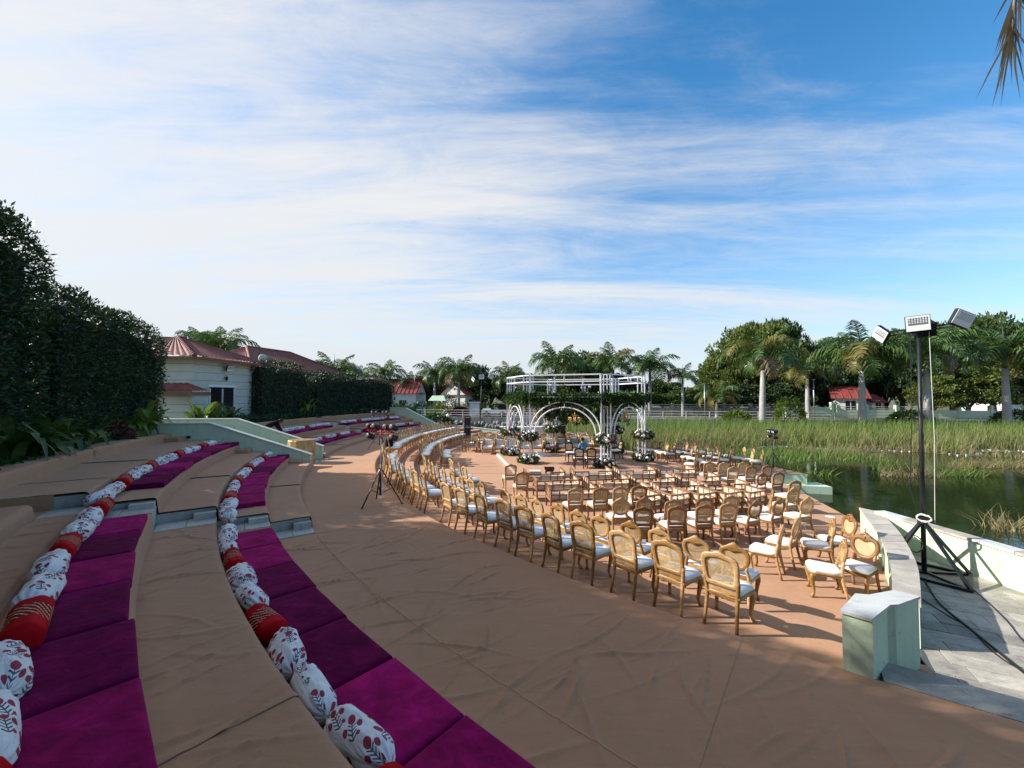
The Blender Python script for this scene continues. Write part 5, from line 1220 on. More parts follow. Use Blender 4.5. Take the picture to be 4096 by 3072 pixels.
def flood_mast(x, y, z, H, label, lean=(0, 0), base=True, s=1.0, rot=0):
    root = thing('floodlight_mast', label, 'floodlight mast', (x, y, z), rot, 'floodlight masts'); top = Vector((lean[0], lean[1], H))
    m = MB(); m.tube([(0, 0, 0), top*.5, top], [.040*max(s, 1), .036*max(s, 1), .030*max(s, 1)], 10); m.obj('pole', M['black_metal'], root, True)
    m = MB(); m.bar(top+Vector((-.62*s, -.02, -.20*s)), top+Vector((.70*s, .02, -.10*s)), .035*s); m.bar(top+Vector((-.55*s, 0, -.30*s)), top+Vector((.6*s, 0, -.18*s)), .03*s); m.bar(top+Vector((-.3*s, .02, -.26*s)), top+Vector((.05*s, .02, .02)), .025*s); m.bar(top+Vector((0, .15*s, -.12*s)), top+Vector((0, -.2*s, -.12*s)), .03*s); m.obj('cross_arms', M['black_metal'], root)
    head(root, top+Vector((-.02*s, -.16*s, -.05*s)), (R_(6), R_(-3), R_(3)), s); head(root, top+Vector((-.70*s, -.03*s, -.24*s)), (R_(8), R_(40), R_(-42)), s*.85); head(root, top+Vector((.74*s, -.02*s, -.02*s)), (R_(8), R_(24), R_(40)), s*.95)
    head(root, top+Vector((.12*s, .22*s, -.18*s)), (R_(-12), 0, R_(180)), s*.9)
    if base:
        b = [Vector((-.55, -.42, .03)), (Vector((.55, -.55, .03))), Vector((.62, .42, .03)), Vector((-.5, .5, .03))]
        m = MB()
        for i in range(4): m.bar(b[i], b[(i+1) % 4], .05)
        m.bar(b[0], b[2], .04); m.bar(b[1], b[3], .04); m.obj('base_frame', M['black_metal'], root)
        for i in range(4): m = MB(); m.bar(b[i], Vector((0, 0, 1.0)), .045); m.obj('strut', M['black_metal'], root)
        m = MB(); m.lathe([(.05, -.08), (.075, -.06), (.075, .06), (.05, .08)], 10, (0, 0, 1.0)); m.obj('clamp', M['black_metal'], root)
    return root, top
x, y = P(3697, 2292, ZF); HM = 4.83
fm, top = flood_mast(x, y, ZF, HM, 'tall black floodlight mast on a square frame standing on the paved terrace', (.03, .06), True, .76, R_(-44))
m = MB(); m.tube([Vector((.16, -.06, 1.0)), Vector((.19, 0, 2.6)), top+Vector((.14, 0, -.2))], .0045, 5); m.obj('pull_rope', M['white_cable'], fm)
m = MB(); m.tube([Vector((-.02, -.06, .9)), Vector((-.16, -.02, 1.6)), Vector((-.10, 0, 3.0)), top+Vector((-.12, 0, -.25))], .007, 5); m.tube([Vector((.03, -.06, 1.2)), Vector((-.05, -.06, 1.9)), Vector((.05, -.05, 2.6)), Vector((-.03, -.03, 3.4))], .008, 5); m.obj('feed_cable', M['black_cable'], fm)
m = MB(); g = random.Random(4)
for k in range(5): m.tube([(math.cos(t)*(.09+.02*g.random())+.02, -.07-.02*g.random(), 1.06+math.sin(t)*.07*g.uniform(.7, 1.2)) for t in np.linspace(0, 6.28, 14)], .010, 5)
m.obj('rope_coil', M['white_cable'], fm, True)
m = MB()
for k in range(3): m.tube([(math.cos(t)*.11-.12, -.1-.01*k, .55+math.sin(t)*.16) for t in np.linspace(0, 6.28, 16)], .009, 5)
m.obj('cable_coil', M['black_cable'], fm, True)
def ground_cable(pts, r, mat, label):
    q = [(*P(px, py, ZF), ZF+r+.004) for px, py in pts]; q = crom(q, 60); q[:, 2] = ZF+r+.004
    m = MB(); m.tube([tuple(p) for p in q], r, 6); o = m.obj('cable', mat, None, True); tag(o, label, 'cable', 'cables on the paved terrace')
ground_cable([(3700, 2330), (3760, 2420), (3880, 2520), (3990, 2610), (4150, 2740), (4300, 2850)], .016, M['black_cable'], 'thick black cable running across the pavers from the mast base')
ground_cable([(3690, 2400), (3800, 2470), (3870, 2510), (3950, 2590), (4010, 2640), (4110, 2700), (4250, 2790)], .008, M['black_cable'], 'thin grey cable lying beside the thick black one')
ground_cable([(3890, 2356), (3960, 2420), (4030, 2490), (4096, 2570), (4200, 2650)], .008, M['black_cable'], 'thin dark cable from the front corner of the mast frame')
# far floodlight mast across the water
x, y, z = PY(1917, 1742, 40.0); flood_mast(x, y, -1.5, 6.2, 'distant floodlight mast rising from the water behind the lounge', (.25, 0), False, 1.2)
# patch of bare pale floor and scraps on the walkway
m = MB(); q = [P(*p, .0) for p in ((1303, 1866), (1320, 1853), (1500, 1851), (1503, 1868), (1350, 1876), (1356, 1868))]
tag(link('paper_scrap', mesh_np('paper_scrap', [(*P(px, py, 0), .012+.01*(i % 2)) for i, (px, py) in enumerate(((1300, 1838), (1312, 1834), (1314, 1838), (1302, 1842)))], [(0, 1, 2, 3)], M['white_cloth'])), 'small white paper scrap on the walkway near the stair walls', 'scrap')
x, y = P(3320, 2067, ZF); m = MB(); m.lathe([(.0, .004), (.12, .004), (.10, .006), (0, .007)], 14); o = m.obj('floor_stain', M['white_cloth'], None, False, (x, y, ZF)); o.scale = (1, .9, 1); tag(o, 'pale round stain on the carpet near the water edge', 'scrap')  # floor stain added as a thin pale disc
# ------------------------------------------------------------------ hedges
def hedge(label, th0, th1, Rin, thick, z0, top, dens, seed, leaf=(.10, .036), bulge=.22, skirt=0.0, stems=True):
    """trimmed hedge following the terraces; top: function of 0..1 along its length"""
    g = np.random.default_rng(seed); root = thing('hedge', label, 'hedge', (0, 0, 0), 0, 'trimmed hedges behind the terraces'); Rm = Rin+thick/2
    L = abs(R_(th1-th0))*Rm; hmax = max(top(t) for t in (0, .25, .5, .75, 1))-z0
    def surf(u, v, side):
        """u along, v 0..1 around inner face -> top -> outer face"""
        th = np.radians(th0+(th1-th0)*u); zt = np.array([top(a) for a in u]); h = zt-z0
        c = np.clip(v, 0, 1); R = np.empty_like(u); Z = np.empty_like(u); NR = np.empty_like(u); NZ = np.empty_like(u)
        f = v < .62; R[f] = Rin; Z[f] = z0+skirt*h[f]+(1-skirt)*h[f]*(v[f]/.62); NR[f] = -1; NZ[f] = .1
        k = (v >= .62) & (v < .82); R[k] = Rin+thick*(v[k]-.62)/.2; Z[k] = zt[k]; NR[k] = 0; NZ[k] = 1
        k = v >= .82; R[k] = Rin+thick; Z[k] = zt[k]-h[k]*(v[k]-.82)/.18*.8; NR[k] = 1; NZ[k] = .2
        # rounded shoulders and end
        e = np.minimum(u, 1-u)*L; rnd = np.clip(e/.6, 0, 1); sh = 1-np.sqrt(np.clip(1-(1-rnd)**2, 0, 1)); Z -= sh*np.minimum(h*.35, 1.0)*((Z-z0)/np.maximum(h, .1))
        dz = np.clip((Z-(zt-.55))/.55, 0, 1); R = np.where(NR < 0, R+.35*dz**2, R)
        return th, R, Z, NR, NZ
    n = int(L*(hmax*1.35+thick)*dens); u = g.uniform(0, 1, n); v = g.uniform(0, 1, n)**.9
    th, R, Z, NR, NZ = surf(u, v, 0)
    lump = .5*vnoise(th*Rm*1.2, Z*1.2, seed)*bulge
    R = R+NR*(g.uniform(-.18, .06, n)+lump); Z = Z+NZ*g.uniform(-.1, .07, n)+NZ*lump*.6
    X = CX+R*np.cos(th); Y = CY+R*np.sin(th); Nn = np.c_[NR*np.cos(th), NR*np.sin(th), NZ+.25]
    # ends
    m = int(dens*thick*hmax*1.2)
    for e, sgn in ((0, -1), (1, 1)):
        uu = np.full(m, float(e)); t2 = np.radians(th0+(th1-th0)*uu); r2 = Rin+g.uniform(0, thick, m); zt = top(e)-.35; z2 = z0+(zt-z0)*g.uniform(skirt, 1, m)
        tg = np.c_[-np.sin(t2), np.cos(t2)]*np.sign(th1-th0)*sgn; off = g.uniform(-.2, .1, m)
        X = np.r_[X, CX+r2*np.cos(t2)+tg[:, 0]*off]; Y = np.r_[Y, CY+r2*np.sin(t2)+tg[:, 1]*off]; Z = np.r_[Z, z2]; Nn = np.r_[Nn, np.c_[tg, np.full(m, .2)]]
    o = link('foliage', leaves(np.c_[X, Y, Z], Nn, leaf[0], leaf[1], M['hedge'], 'foliage', seed, .15, .75), root); o['kind'] = 'stuff'
    # solid core of the hedge, inner shade put into its dark colour
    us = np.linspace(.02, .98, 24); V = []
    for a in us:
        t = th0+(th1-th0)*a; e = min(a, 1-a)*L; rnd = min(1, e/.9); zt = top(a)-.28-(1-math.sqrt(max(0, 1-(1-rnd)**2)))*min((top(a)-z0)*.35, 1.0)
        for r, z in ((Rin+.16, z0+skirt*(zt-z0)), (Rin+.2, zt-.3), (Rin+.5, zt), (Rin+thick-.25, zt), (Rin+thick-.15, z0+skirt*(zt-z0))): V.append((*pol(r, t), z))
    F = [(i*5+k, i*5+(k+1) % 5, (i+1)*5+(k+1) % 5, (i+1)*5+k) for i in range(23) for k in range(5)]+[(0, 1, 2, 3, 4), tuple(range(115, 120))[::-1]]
    link('shaded_core', mesh_np('shaded_core', V, F, M['hedge_core']), root)
    if stems:
        for k in range(max(2, int(L/1.3))):
            t = th0+(th1-th0)*(k+.5)/max(2, int(L/1.3)); x, y = pol(Rm+g.uniform(-.2, .2), t); mm = MB(); mm.tube([(x, y, z0-.1), (x+g.uniform(-.1, .1), y+g.uniform(-.1, .1), z0+(hmax)*.5)], [.06, .04], 6); mm.obj('stem', M['twig'], root)
    return root
hedge('very tall dark hedge at the left edge of the picture', 251, 206.2, 31.3, 1.5, 1.0, lambda t: 7.42-.92*max(0, min(1, (t-.785)/.055))+.10*math.sin(t*23), 360, 1, (.13, .045))  # out-of-view stretch raised above the seen part to shade walkway and pillar
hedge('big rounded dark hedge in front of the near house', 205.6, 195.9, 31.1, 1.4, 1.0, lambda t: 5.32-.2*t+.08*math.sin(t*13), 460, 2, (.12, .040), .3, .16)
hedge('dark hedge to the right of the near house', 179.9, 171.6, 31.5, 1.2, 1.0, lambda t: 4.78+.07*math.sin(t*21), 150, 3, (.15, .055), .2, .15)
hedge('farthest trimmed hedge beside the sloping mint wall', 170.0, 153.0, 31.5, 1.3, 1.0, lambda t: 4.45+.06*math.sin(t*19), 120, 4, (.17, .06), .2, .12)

# ------------------------------------------------------------------ broad leaved plants behind the rim
def blade(L, W, droop, n=6):
    V = []; F = []
    for i in range(n+1):
        t = i/n; w = W*math.sin(math.pi*min(1, t*.92+.06))**.75*.5; a = droop*t*t; y = L*t*math.cos(a*.8); z = L*t*math.sin(1.15-a); y = L*(t-.12*a*t)*.55+L*.25*a*t; 
        V += [(-w, y, z), (0, y, z-.18*w), (w, y, z)]
    F = [(i*3+k, i*3+k+1, i*3+k+4, i*3+k+3) for i in range(n) for k in (0, 1)]
    return V, F
blades = {}
for mk in ('broad', 'canna', 'redleaf'):
    blades[mk] = []
    for L, W, d in ((1.0, .24, 1.0), (.85, .20, 1.5), (1.1, .22, .6)):
        V, F = blade(L, W, d); blades[mk].append(mesh_np('leaf', V, F, M[mk], True))
def plant(x, y, z, h, n, mk, label, seed, group='leafy plants behind the rim'):
    g = random.Random(seed); root = thing('leafy_plant', label, 'plant', (x, y, z), g.uniform(0, 6), group)
    m = MB()
    for k in range(n):
        a = g.uniform(0, 6.28); b = g.uniform(0, .45)*h; sc = h*g.uniform(.5, .85); r = g.uniform(0, .12)*h
        link('leaf', g.choice(blades[mk]), root, (r*math.cos(a), r*math.sin(a), b), (g.uniform(-.2, .35), g.uniform(-.25, .25), a-math.pi/2), sc)
    for k in range(max(2, n//5)):
        a = g.uniform(0, 6.28); r = .1*h; m.tube([(r*math.cos(a), r*math.sin(a), -.1), (r*1.2*math.cos(a), r*1.2*math.sin(a), h*.75)], [.012, .006], 5)
    m.obj('stalk', M['broad'], root)
spots = [(211.5, 31.05, 1.5, 16, 'broad', 'dark broad leaved plant cut by the left picture edge'), (209.3, 31.05, 1.5, 18, 'broad', 'large dark broad leaved plant at the left picture edge'), (207.6, 31.05, 1.4, 17, 'broad', 'dark broad leaved plant, second from the left edge'), (206.2, 31.05, 1.5, 16, 'broad', 'tall broad leaved plant in the gap between the tall hedges'),
         (204.9, 31.05, 1.1, 14, 'broad', 'arching plant just right of the gap between the tall hedges'), (203.6, 31.05, .85, 12, 'canna', 'green plant hanging over the rim below the big hedge'), (202.7, 31.05, .8, 12, 'broad', 'low dark plant left of the copper leaved shrub'),
         (200.8, 31.05, .85, 13, 'broad', 'dark plant right of the copper leaved shrub'), (199.5, 31.05, 1.0, 16, 'canna', 'bright arching plant at the right foot of the big hedge'), (198.5, 31.05, 1.25, 20, 'canna', 'tall bright strappy plant beside the mint retaining wall'),
         (189.6, 31.5, 1.45, 18, 'canna', 'leafy plant below the house door, left one'), (187.6, 31.5, 1.35, 18, 'canna', 'leafy plant below the house door, middle one'), (185.7, 31.45, 1.3, 16, 'broad', 'leafy plant below the house door, right one'), (183.6, 31.35, 1.1, 14, 'broad', 'dark plant at the left foot of the second hedge'),
         (172.4, 31.4, 1.4, 16, 'canna', 'banana like plant beside the pale column between hedges'), (170.9, 31.3, 1.2, 14, 'broad', 'leafy plant in the gap before the farthest hedge')]
for i, (t, r, h, n, mk, lb) in enumerate(spots):
    x, y = pol(r, t); door = 'house door' in lb; plant(x, y, 1.15 if door else 1.05, h*(1.0 if door else 1.35 if mk == 'canna' else 1.0), n+(4 if door else 6), mk, lb, 100+i)
x, y = pol(31.05, 201.7); g = np.random.default_rng(8); n = 700; a = g.normal(0, 1, (n, 3)); a /= np.linalg.norm(a, axis=1)[:, None]; pp_ = a*np.array([.5, .5, .42])*g.uniform(.6, 1, (n, 1))
cs = thing('copper_shrub', 'copper red leaved shrub in front of the big dark hedge', 'shrub', (x, y, 1.5)); f = link('foliage', leaves(pp_, a, .16, .06, M['redleaf'], 'foliage', 3, .2, .6), cs); f['kind'] = 'stuff'; m = MB(); m.tube([(0, 0, -.5), (.05, 0, 0), (.1, .1, .3)], [.03, .02, .01], 6); m.obj('stem', M['twig'], cs)
# strip of ground cover under the hedges
n = 9000; th = np.radians(g.uniform(198.5, 250, n)); rr = g.uniform(30.93, 31.6, n); pn = np.c_[CX+rr*np.cos(th), CY+rr*np.sin(th), 1.02+g.uniform(0, .5, n)*g.uniform(.3, 1, n)]
o = link('ground_cover', leaves(pn, np.tile([0, 0, 1.], (n, 1)), .20, .05, M['hedge'], 'ground_cover', 12, -.2, .8)); tag(o, 'low dark ground cover along the terrace rim', 'ground cover', kind='stuff')
n = 7000; th = np.radians(g.uniform(154, 191.5, n)); rr = g.uniform(30.9, 31.8, n); pn = np.c_[CX+rr*np.cos(th), CY+rr*np.sin(th), 1.02+g.uniform(0, .55, n)]
o = link('ground_cover', leaves(pn, np.tile([0, 0, 1.], (n, 1)), .22, .07, M['hedge'], 'ground_cover', 13, -.2, .8)); tag(o, 'low green ground cover along the far terrace rim', 'ground cover', kind='stuff')

# ------------------------------------------------------------------ trees
def frond(L, droop, n=40, lw=.060, ll=.80, seed=0):
    """feather palm frond along +Y rising then arching over"""
    g = np.random.default_rng(seed); V = []; F = []; P_ = []; ang = 1.0; p = np.array([0., 0., 0.]); st = L/n
    for i in range(n+1):
        P_.append(p.copy()); a = ang-droop*(i/n)**1.25; p = p+st*np.array([0, math.cos(a), math.sin(a)])
    for i in range(n):
        w = .045*(1-i/n)+.008; b = len(V)
        for q, ww in ((P_[i], w), (P_[i+1], w*.97)): V += [(-ww, q[1], q[2]), (ww, q[1], q[2])]
        F.append((b, b+1, b+3, b+2))
    for i in range(3, n+1):
        t = i/n; l = ll*L/2.6*math.sin(math.pi*(.12+.86*t)**.8)**.6
        d = P_[min(i+1, n)]-P_[i-1]; d /= np.linalg.norm(d)+1e-9
        for s in (-1, 1):
            q = P_[i]; up = g.uniform(-.25, .35); e = np.array([s*.8, .0, up])+d*.55; e /= np.linalg.norm(e); tip = q+e*l*g.uniform(.85, 1.1)+np.array([0, 0, -l*.60*g.uniform(.6, 1.4)]); midp = q+e*l*.5+np.array([0, 0, -l*.03])
            b = len(V); wv = d*lw*(L/2.6)
            V += [tuple(q-wv*.4), tuple(q+wv*.4), tuple(midp+wv*.55), tuple(midp-wv*.55), tuple(tip)]; F += [(b, b+1, b+2, b+3), (b+3, b+2, b+4)]
    return V, F
FR = {}
for mk in ('palm', 'palm_yellow', 'palm_dry'):
    FR[mk] = []
    for k, (L, dr) in enumerate(((3.5, 1.7), (3.7, 2.3), (3.5, 2.9), (3.2, 3.4), (3.0, .9))):
        V, F = frond(L, dr, seed=k); FR[mk].append(mesh_np('frond', V, F, M[mk]))
def palm_tree(px, base_py, crown_py, Y, label, seed, s=1.0, n=17, yellow=.12, z=None, top_spear=True, trunk=True):
    """crown_py: photo row where the crown springs; trunk top lies there"""
    g = random.Random(seed); x, _, zc = PY(px, crown_py, Y); zb = z if z is not None else -.12; h = zc-zb
    root = thing('palm_tree', label, 'palm tree', (x, Y, zb), g.uniform(0, 6.28), 'royal palms round the lake'); root.rotation_euler.x = g.uniform(-.03, .03); root.rotation_euler.y = g.uniform(-.03, .03)
    hs = min(1.0*s, h*.2)
    m = MB(); m.tube([(0, 0, -.2), (0, 0, .3), (.02, 0, h*.35), (0, .02, h-hs)], [.30*s, .24*s, .215*s, .15*s], 12); m.obj('trunk', M['trunk'], root, True)
    m = MB(); m.tube([(0, 0, h-hs), (0, 0, h-hs*.7), (0, 0, h)], [.14*s, .16*s, .09*s], 10); m.obj('crownshaft', M['shaft'], root, True)
    for k in range(n):
        a = k*2.399+g.uniform(-.2, .2); t = k/n; v = 4 if t < .12 else 0 if t < .35 else 1 if t < .65 else 2 if t < .85 else 3
        mk = 'palm_yellow' if g.random() < yellow*(1.6 if t > .6 else .6) else 'palm'
        if t > .93 and g.random() < .5: mk = 'palm_dry'
        tilt = R_(20)-R_(46)*t if v != 4 else R_(16)
        link('frond', FR[mk][v], root, (0, 0, h-.05*s-.2*s*t), (tilt, g.uniform(-.2, .2), a), s*g.uniform(.88, 1.12)*1.0)
    if top_spear: m = MB(); m.tube([(0, 0, h-.1), (.03, 0, h+1.4*s), (.06, .02, h+2.2*s)], [.05*s, .03*s, .006], 6); m.obj('spear_leaf', M['palm'], root, True)
    return root
palms = [
 (3045, 1690, 1432, 45, 'tall palm in front of the rounded tree at centre right', 1.45, 19, .12), (3228, 1684, 1478, 50, 'palm with a yellow hanging frond right of the rounded tree', 1.15, 14, .5),
 (3443, 1690, 1432, 44, 'full crowned palm in front of the red roofed cottage', 1.55, 20, .15), (3700, 1695, 1420, 43, 'palm directly behind the floodlight mast', 1.45, 18, .12), (4020, 1705, 1420, 42, 'palm near the right picture edge', 1.5, 18, .1),
 (2730, 1685, 1512, 56, 'slender small palm to the right of the canopy', 1.05, 14, .2), (2866, 1686, 1592, 52, 'short yellowing young palm by the railing', .95, 14, .6),
 (2220, 1680, 1465, 62, 'palm rising behind the left half of the canopy', 1.8, 20, .05), (2330, 1680, 1482, 66, 'lower palm behind the middle of the canopy', 1.5, 16, .1), (2458, 1680, 1462, 60, 'palm rising behind the right half of the canopy', 1.6, 19, .06), (2596, 1682, 1480, 58, 'dark palm beside the right corner of the canopy', 1.6, 19, .05),
 (1738, 1662, 1500, 64, 'palm left of the tall one beyond the far hedge', 1.35, 17, .1), (1834, 1664, 1496, 62, 'tall palm above the white houses', 1.5, 19, .05), (1540, 1650, 1500, 66, 'palm rising over the farthest hedge', 1.35, 17, .05), (1636, 1650, 1535, 66, 'small palm right of the farthest hedge', 1.2, 15, .1),
 (2030, 1664, 1512, 60, 'palm left of the canopy frame', 1.4, 17, .1), (1436, 1640, 1505, 60, 'small palm top over the third hedge', 1.0, 13, .1), (1335, 1600, 1500, 52, 'palm showing above the second hedge', 1.3, 16, .05)]
for i, (px, by, cy_, Y, lb, s, n, yl) in enumerate(palms): palm_tree(px, by, cy_, Y, lb, 300+i, s*(.84 if Y >= 56 else 1), n-(3 if Y >= 56 else 0), yl)
palm_tree(885, 1500, 1402, 36, 'palm crown showing behind the near house roof', 390, 1.0, 16, .05, 1.0)
palm_tree(815, 1500, 1392, 37, 'second palm crown behind the near house ridge', 391, .9, 14, .05, 1.0, False)

def crown_mesh(seed, mat, n_cl=70, per=120, leaf=.42, flat=.72, top=.25):
    g = np.random.default_rng(seed); C = g.normal(0, 1, (n_cl, 3)); C /= np.linalg.norm(C, axis=1)[:, None]; C *= g.uniform(.45, 1.0, (n_cl, 1))**.6; C[:, 2] = np.abs(C[:, 2])*flat*1.25-top
    keep = []; Nn = []
    for c in C:
        r = g.uniform(.15, .30); d = g.normal(0, 1, (per, 3)); d /= np.linalg.norm(d, axis=1)[:, None]
        p = c+d*np.array([r, r, r*.42])*g.uniform(.5, 1, (per, 1)); keep.append(p); nn = d*.6+c*.5; nn[:, 2] += .5; Nn.append(nn)
    Pn = np.concatenate(keep); Nn = np.concatenate(Nn); return leaves(Pn, Nn, leaf*.16, leaf*.10, mat, 'crown', seed, .0, .7)
CR = {'tree': [crown_mesh(s, M['tree'], 120, 130) for s in (1, 2)], 'tree_light': [crown_mesh(s, M['tree_light'], 120, 130) for s in (3, 4)], 'tree_dark': [crown_mesh(s, M['tree_dark'], 120, 130) for s in (5, 6)]}
def tree(px, top_py, Y, rx, label, seed, kind='tree', zb=-.15, squash=1.0, trunk_h=.25, group='broad leaved trees beyond the lake'):
    g = random.Random(seed); x, _, zt = PY(px, top_py, Y); H = zt-zb; hz = H*(1-trunk_h)/1.05*squash; cz = zt-hz*.60
    root = thing('broadleaf_tree', label, 'tree', (x, Y, zb), g.uniform(0, 6.28), group)
    me = g.choice(CR[kind]); c = link('crown', me, root, (0, 0, cz-zb), None, (rx, rx*g.uniform(.8, 1.0), hz)); c['kind'] = 'stuff'
    m = MB(); r = .018*H+.08; m.tube([(0, 0, -.3), (.05, 0, H*trunk_h*.6), (0, .1, H*trunk_h*1.2)], [r*1.3, r, r*.8], 8)
    for k in range(7):
        a = k*.9+g.uniform(-.3, .3); rr = rx*g.uniform(.45, .85); m.tube([(0, 0, H*trunk_h*g.uniform(.6, 1.1)), (rr*.4*math.cos(a), rr*.4*math.sin(a), (cz-zb)*g.uniform(.75, .95)), (rr*math.cos(a), rr*math.sin(a), (cz-zb)+hz*g.uniform(.0, .4))], [r*.55, r*.35, r*.1], 6)
    m.obj('trunk', M['bark'], root, True)
    return root
trees = [(3010, 1318, 64, 7.6, 'large rounded light green tree at centre right', 'tree_light'), (3075, 1290, 72, 7.0, 'darker tree top rising behind the large rounded tree', 'tree'), (3190, 1375, 66, 5.4, 'dark tree between the rounded tree and the yellow fronded palm', 'tree_dark'), (2880, 1440, 62, 4.0, 'left shoulder tree of the rounded light green tree', 'tree_light'),
 (3800, 1290, 60, 7.6, 'huge spreading tree right of the floodlight mast', 'tree'), (3960, 1275, 64, 7.5, 'tall tree crown behind the right edge palm', 'tree'), (3600, 1372, 58, 5.2, 'dark tree left of the floodlight pole', 'tree_dark'), (4090, 1330, 58, 5.5, 'tree at the right picture edge', 'tree'), (3870, 1480, 54, 5.0, 'lower bright tree behind the mint boundary wall', 'tree_light'), (3730, 1510, 53, 3.6, 'bright yellowish bush tree beside the cottage', 'tree_light'),
 (3310, 1392, 60, 4.6, 'tree between two palms left of the cottage', 'tree_dark'), (3400, 1470, 64, 4.5, 'dark tree behind the cottage roof', 'tree_dark'), (3540, 1440, 62, 4.2, 'tree right behind the cottage', 'tree'),
 (2760, 1560, 66, 5.0, 'olive green tree behind the slender palm', 'tree'), (2650, 1530, 70, 5.0, 'tree right of the canopy behind the dark palm', 'tree'), (2840, 1560, 60, 3.5, 'low tree behind the young palm', 'tree'), (2940, 1530, 60, 4.5, 'low dark foliage under the rounded tree', 'tree_dark'), (3100, 1540, 58, 4.5, 'shady undergrowth tree behind the tall palm', 'tree_dark'), (3230, 1560, 60, 3.4, 'dark undergrowth tree left of the cottage', 'tree_dark'),
 (2340, 1430, 72, 6.5, 'tree crown filling the gap behind the canopy palms', 'tree'), (2210, 1500, 74, 5.0, 'tree behind the left canopy palm', 'tree_dark'), (2480, 1510, 74, 6.0, 'dark tree behind the right canopy palm', 'tree_dark'), (2560, 1560, 68, 4.0, 'bushy tree right behind the canopy posts', 'tree'), (2420, 1560, 68, 4.5, 'yellow green tree seen through the canopy', 'tree_light'), (2280, 1570, 68, 4.0, 'bush tree seen through the left canopy', 'tree'),
 (1880, 1462, 80, 6.2, 'dark round tree right of the tall palm', 'tree_dark'), (1790, 1500, 82, 5.5, 'dark tree behind the two left palms', 'tree_dark'), (1690, 1520, 80, 4.0, 'dark tree left of the palm pair', 'tree_dark'), (1960, 1510, 78, 5.0, 'tree behind the distant floodlight mast', 'tree_dark'), (2080, 1500, 80, 5.0, 'tree left behind the canopy frame', 'tree'), (2140, 1540, 74, 4.0, 'low tree beside the white frangipani', 'tree')]
for i, (px, ty, Y, rx, lb, k) in enumerate(trees): tree(px, ty, Y, rx, lb, 500+i, k, trunk_h=.18)
# bushes along the far bank
def bush(px, py, Y, rx, h, mk, label, seed, z=-.12, flowers=False):
    x, _, _ = PY(px, py, Y); g = np.random.default_rng(seed); n = 1100; d = g.normal(0, 1, (n, 3)); d /= np.linalg.norm(d, axis=1)[:, None]; d[:, 2] = np.abs(d[:, 2])
    p = d*np.array([rx, rx*.6, h])*g.uniform(.7, 1.02, (n, 1))*(1+.15*vnoise(d[:, :1]*4, d[:, 1:2]*4+d[:, 2:]*3, seed))
    root = thing('bush', label, 'bush', (x, Y, z), 0, 'bushes along the far bank'); f = link('foliage', leaves(p, d, .30, .16, M[mk], 'foliage', seed, 0, .6), root); f['kind'] = 'stuff'
    if flowers:
        k = 160; d = d[:k]; f = link('blossom', leaves(d*np.array([rx, rx*.6, h])*1.02, d, .26, .22, M['white_flower'], 'blossom', seed, 0, .5), root); f['kind'] = 'stuff'
    m = MB(); m.tube([(0, 0, -.2), (0, 0, h*.6)], [.08, .04], 6); m.obj('stem', M['bark'], root)
for i, a in enumerate(((1600, 1600, 46, 2.4, 2.1, 'broad', 'round green bush just beyond the farthest hedge'), (1690, 1630, 60, 2.8, 1.9, 'broad', 'clipped green bush beside the palm pair'), (1765, 1640, 58, 2.2, 1.7, 'canna', 'light bush below the tall palm'), (1868, 1640, 60, 3.2, 1.9, 'broad', 'green hedge bush behind the parked jeep, left part'), (1965, 1640, 61, 3.4, 1.9, 'broad', 'green hedge bush behind the parked jeep, right part'),
    (3160, 1650, 46, 1.7, 2.6, 'canna', 'bright yellow green shrub right of the tall palm trunk'), (2945, 1660, 46, 1.5, 1.1, 'canna', 'small bright bush near the young palm'), (3640, 1660, 44, 2.2, 1.2, 'canna', 'low bush on the mint wall left of the mast'), (4060, 1665, 43, 2.2, 1.3, 'broad', 'low bush on the wall at the right edge'), (1745, 1690, 40, 1.6, 1.0, 'broad', 'low clipped bush against the sloping mint wall'))): bush(*a[:6], a[6], 700+i)
bush(2075, 1590, 66, 2.6, 3.4, 'broad', 'white flowering frangipani left of the canopy', 720, -.12, True); bush(1790, 1600, 70, 2.0, 3.2, 'broad', 'white flowering bush behind the palms', 721, -.12, True)

# ------------------------------------------------------------------ reeds in the lake
def reed_field(n, xr, front, back, hr, mat, label, seed, lean=.25, w=.035):
    g = np.random.default_rng(seed); x = g.uniform(*xr, n); f = front(x); b = back(x); t = g.uniform(0, 1, n); y = f+(b-f)*t
    h = g.uniform(*hr, n)*(.62+.38*np.clip(t*4, 0, 1))*(1+.18*vnoise(x*.7, y*.7, seed)); a = g.uniform(0, 6.28, n); l = g.normal(.06, lean, n)*h
    dx = l+g.normal(0, .05, n); dy = g.normal(0, lean*.6, n)*h; s = np.c_[np.cos(a), np.sin(a)]*w/2
    z0 = np.full(n, ZWATER-.25); p0 = np.c_[x, y]; m1 = p0+np.c_[dx, dy]*.28; m2 = p0+np.c_[dx, dy]
    V = np.stack([np.c_[p0-s, z0], np.c_[p0+s, z0], np.c_[m1+s*.8, z0+h*.58], np.c_[m1-s*.8, z0+h*.58], np.c_[m2+s*.15, z0+h], np.c_[m2-s*.15, z0+h]], 1).reshape(-1, 3)
    b = np.arange(n)[:, None]*6; F = np.concatenate([b+[0, 1, 2, 3], b+[3, 2, 4, 5]]); o = link('reeds', mesh_np('reeds', V, F, mat)); tag(o, label, 'reeds', kind='stuff')
fr = lambda x: 33.0-.085*(x-5)+1.2*np.sin(x*.35)+.8*np.sin(x*.9+1)
bk = lambda x: bank_y(x)-.3
reed_field(30000, (6, 75), fr, lambda x: bk(x)-2.0, (1.35, 2.3), M['reed'], 'dense green reed bed along the far bank of the lake', 1, .14)
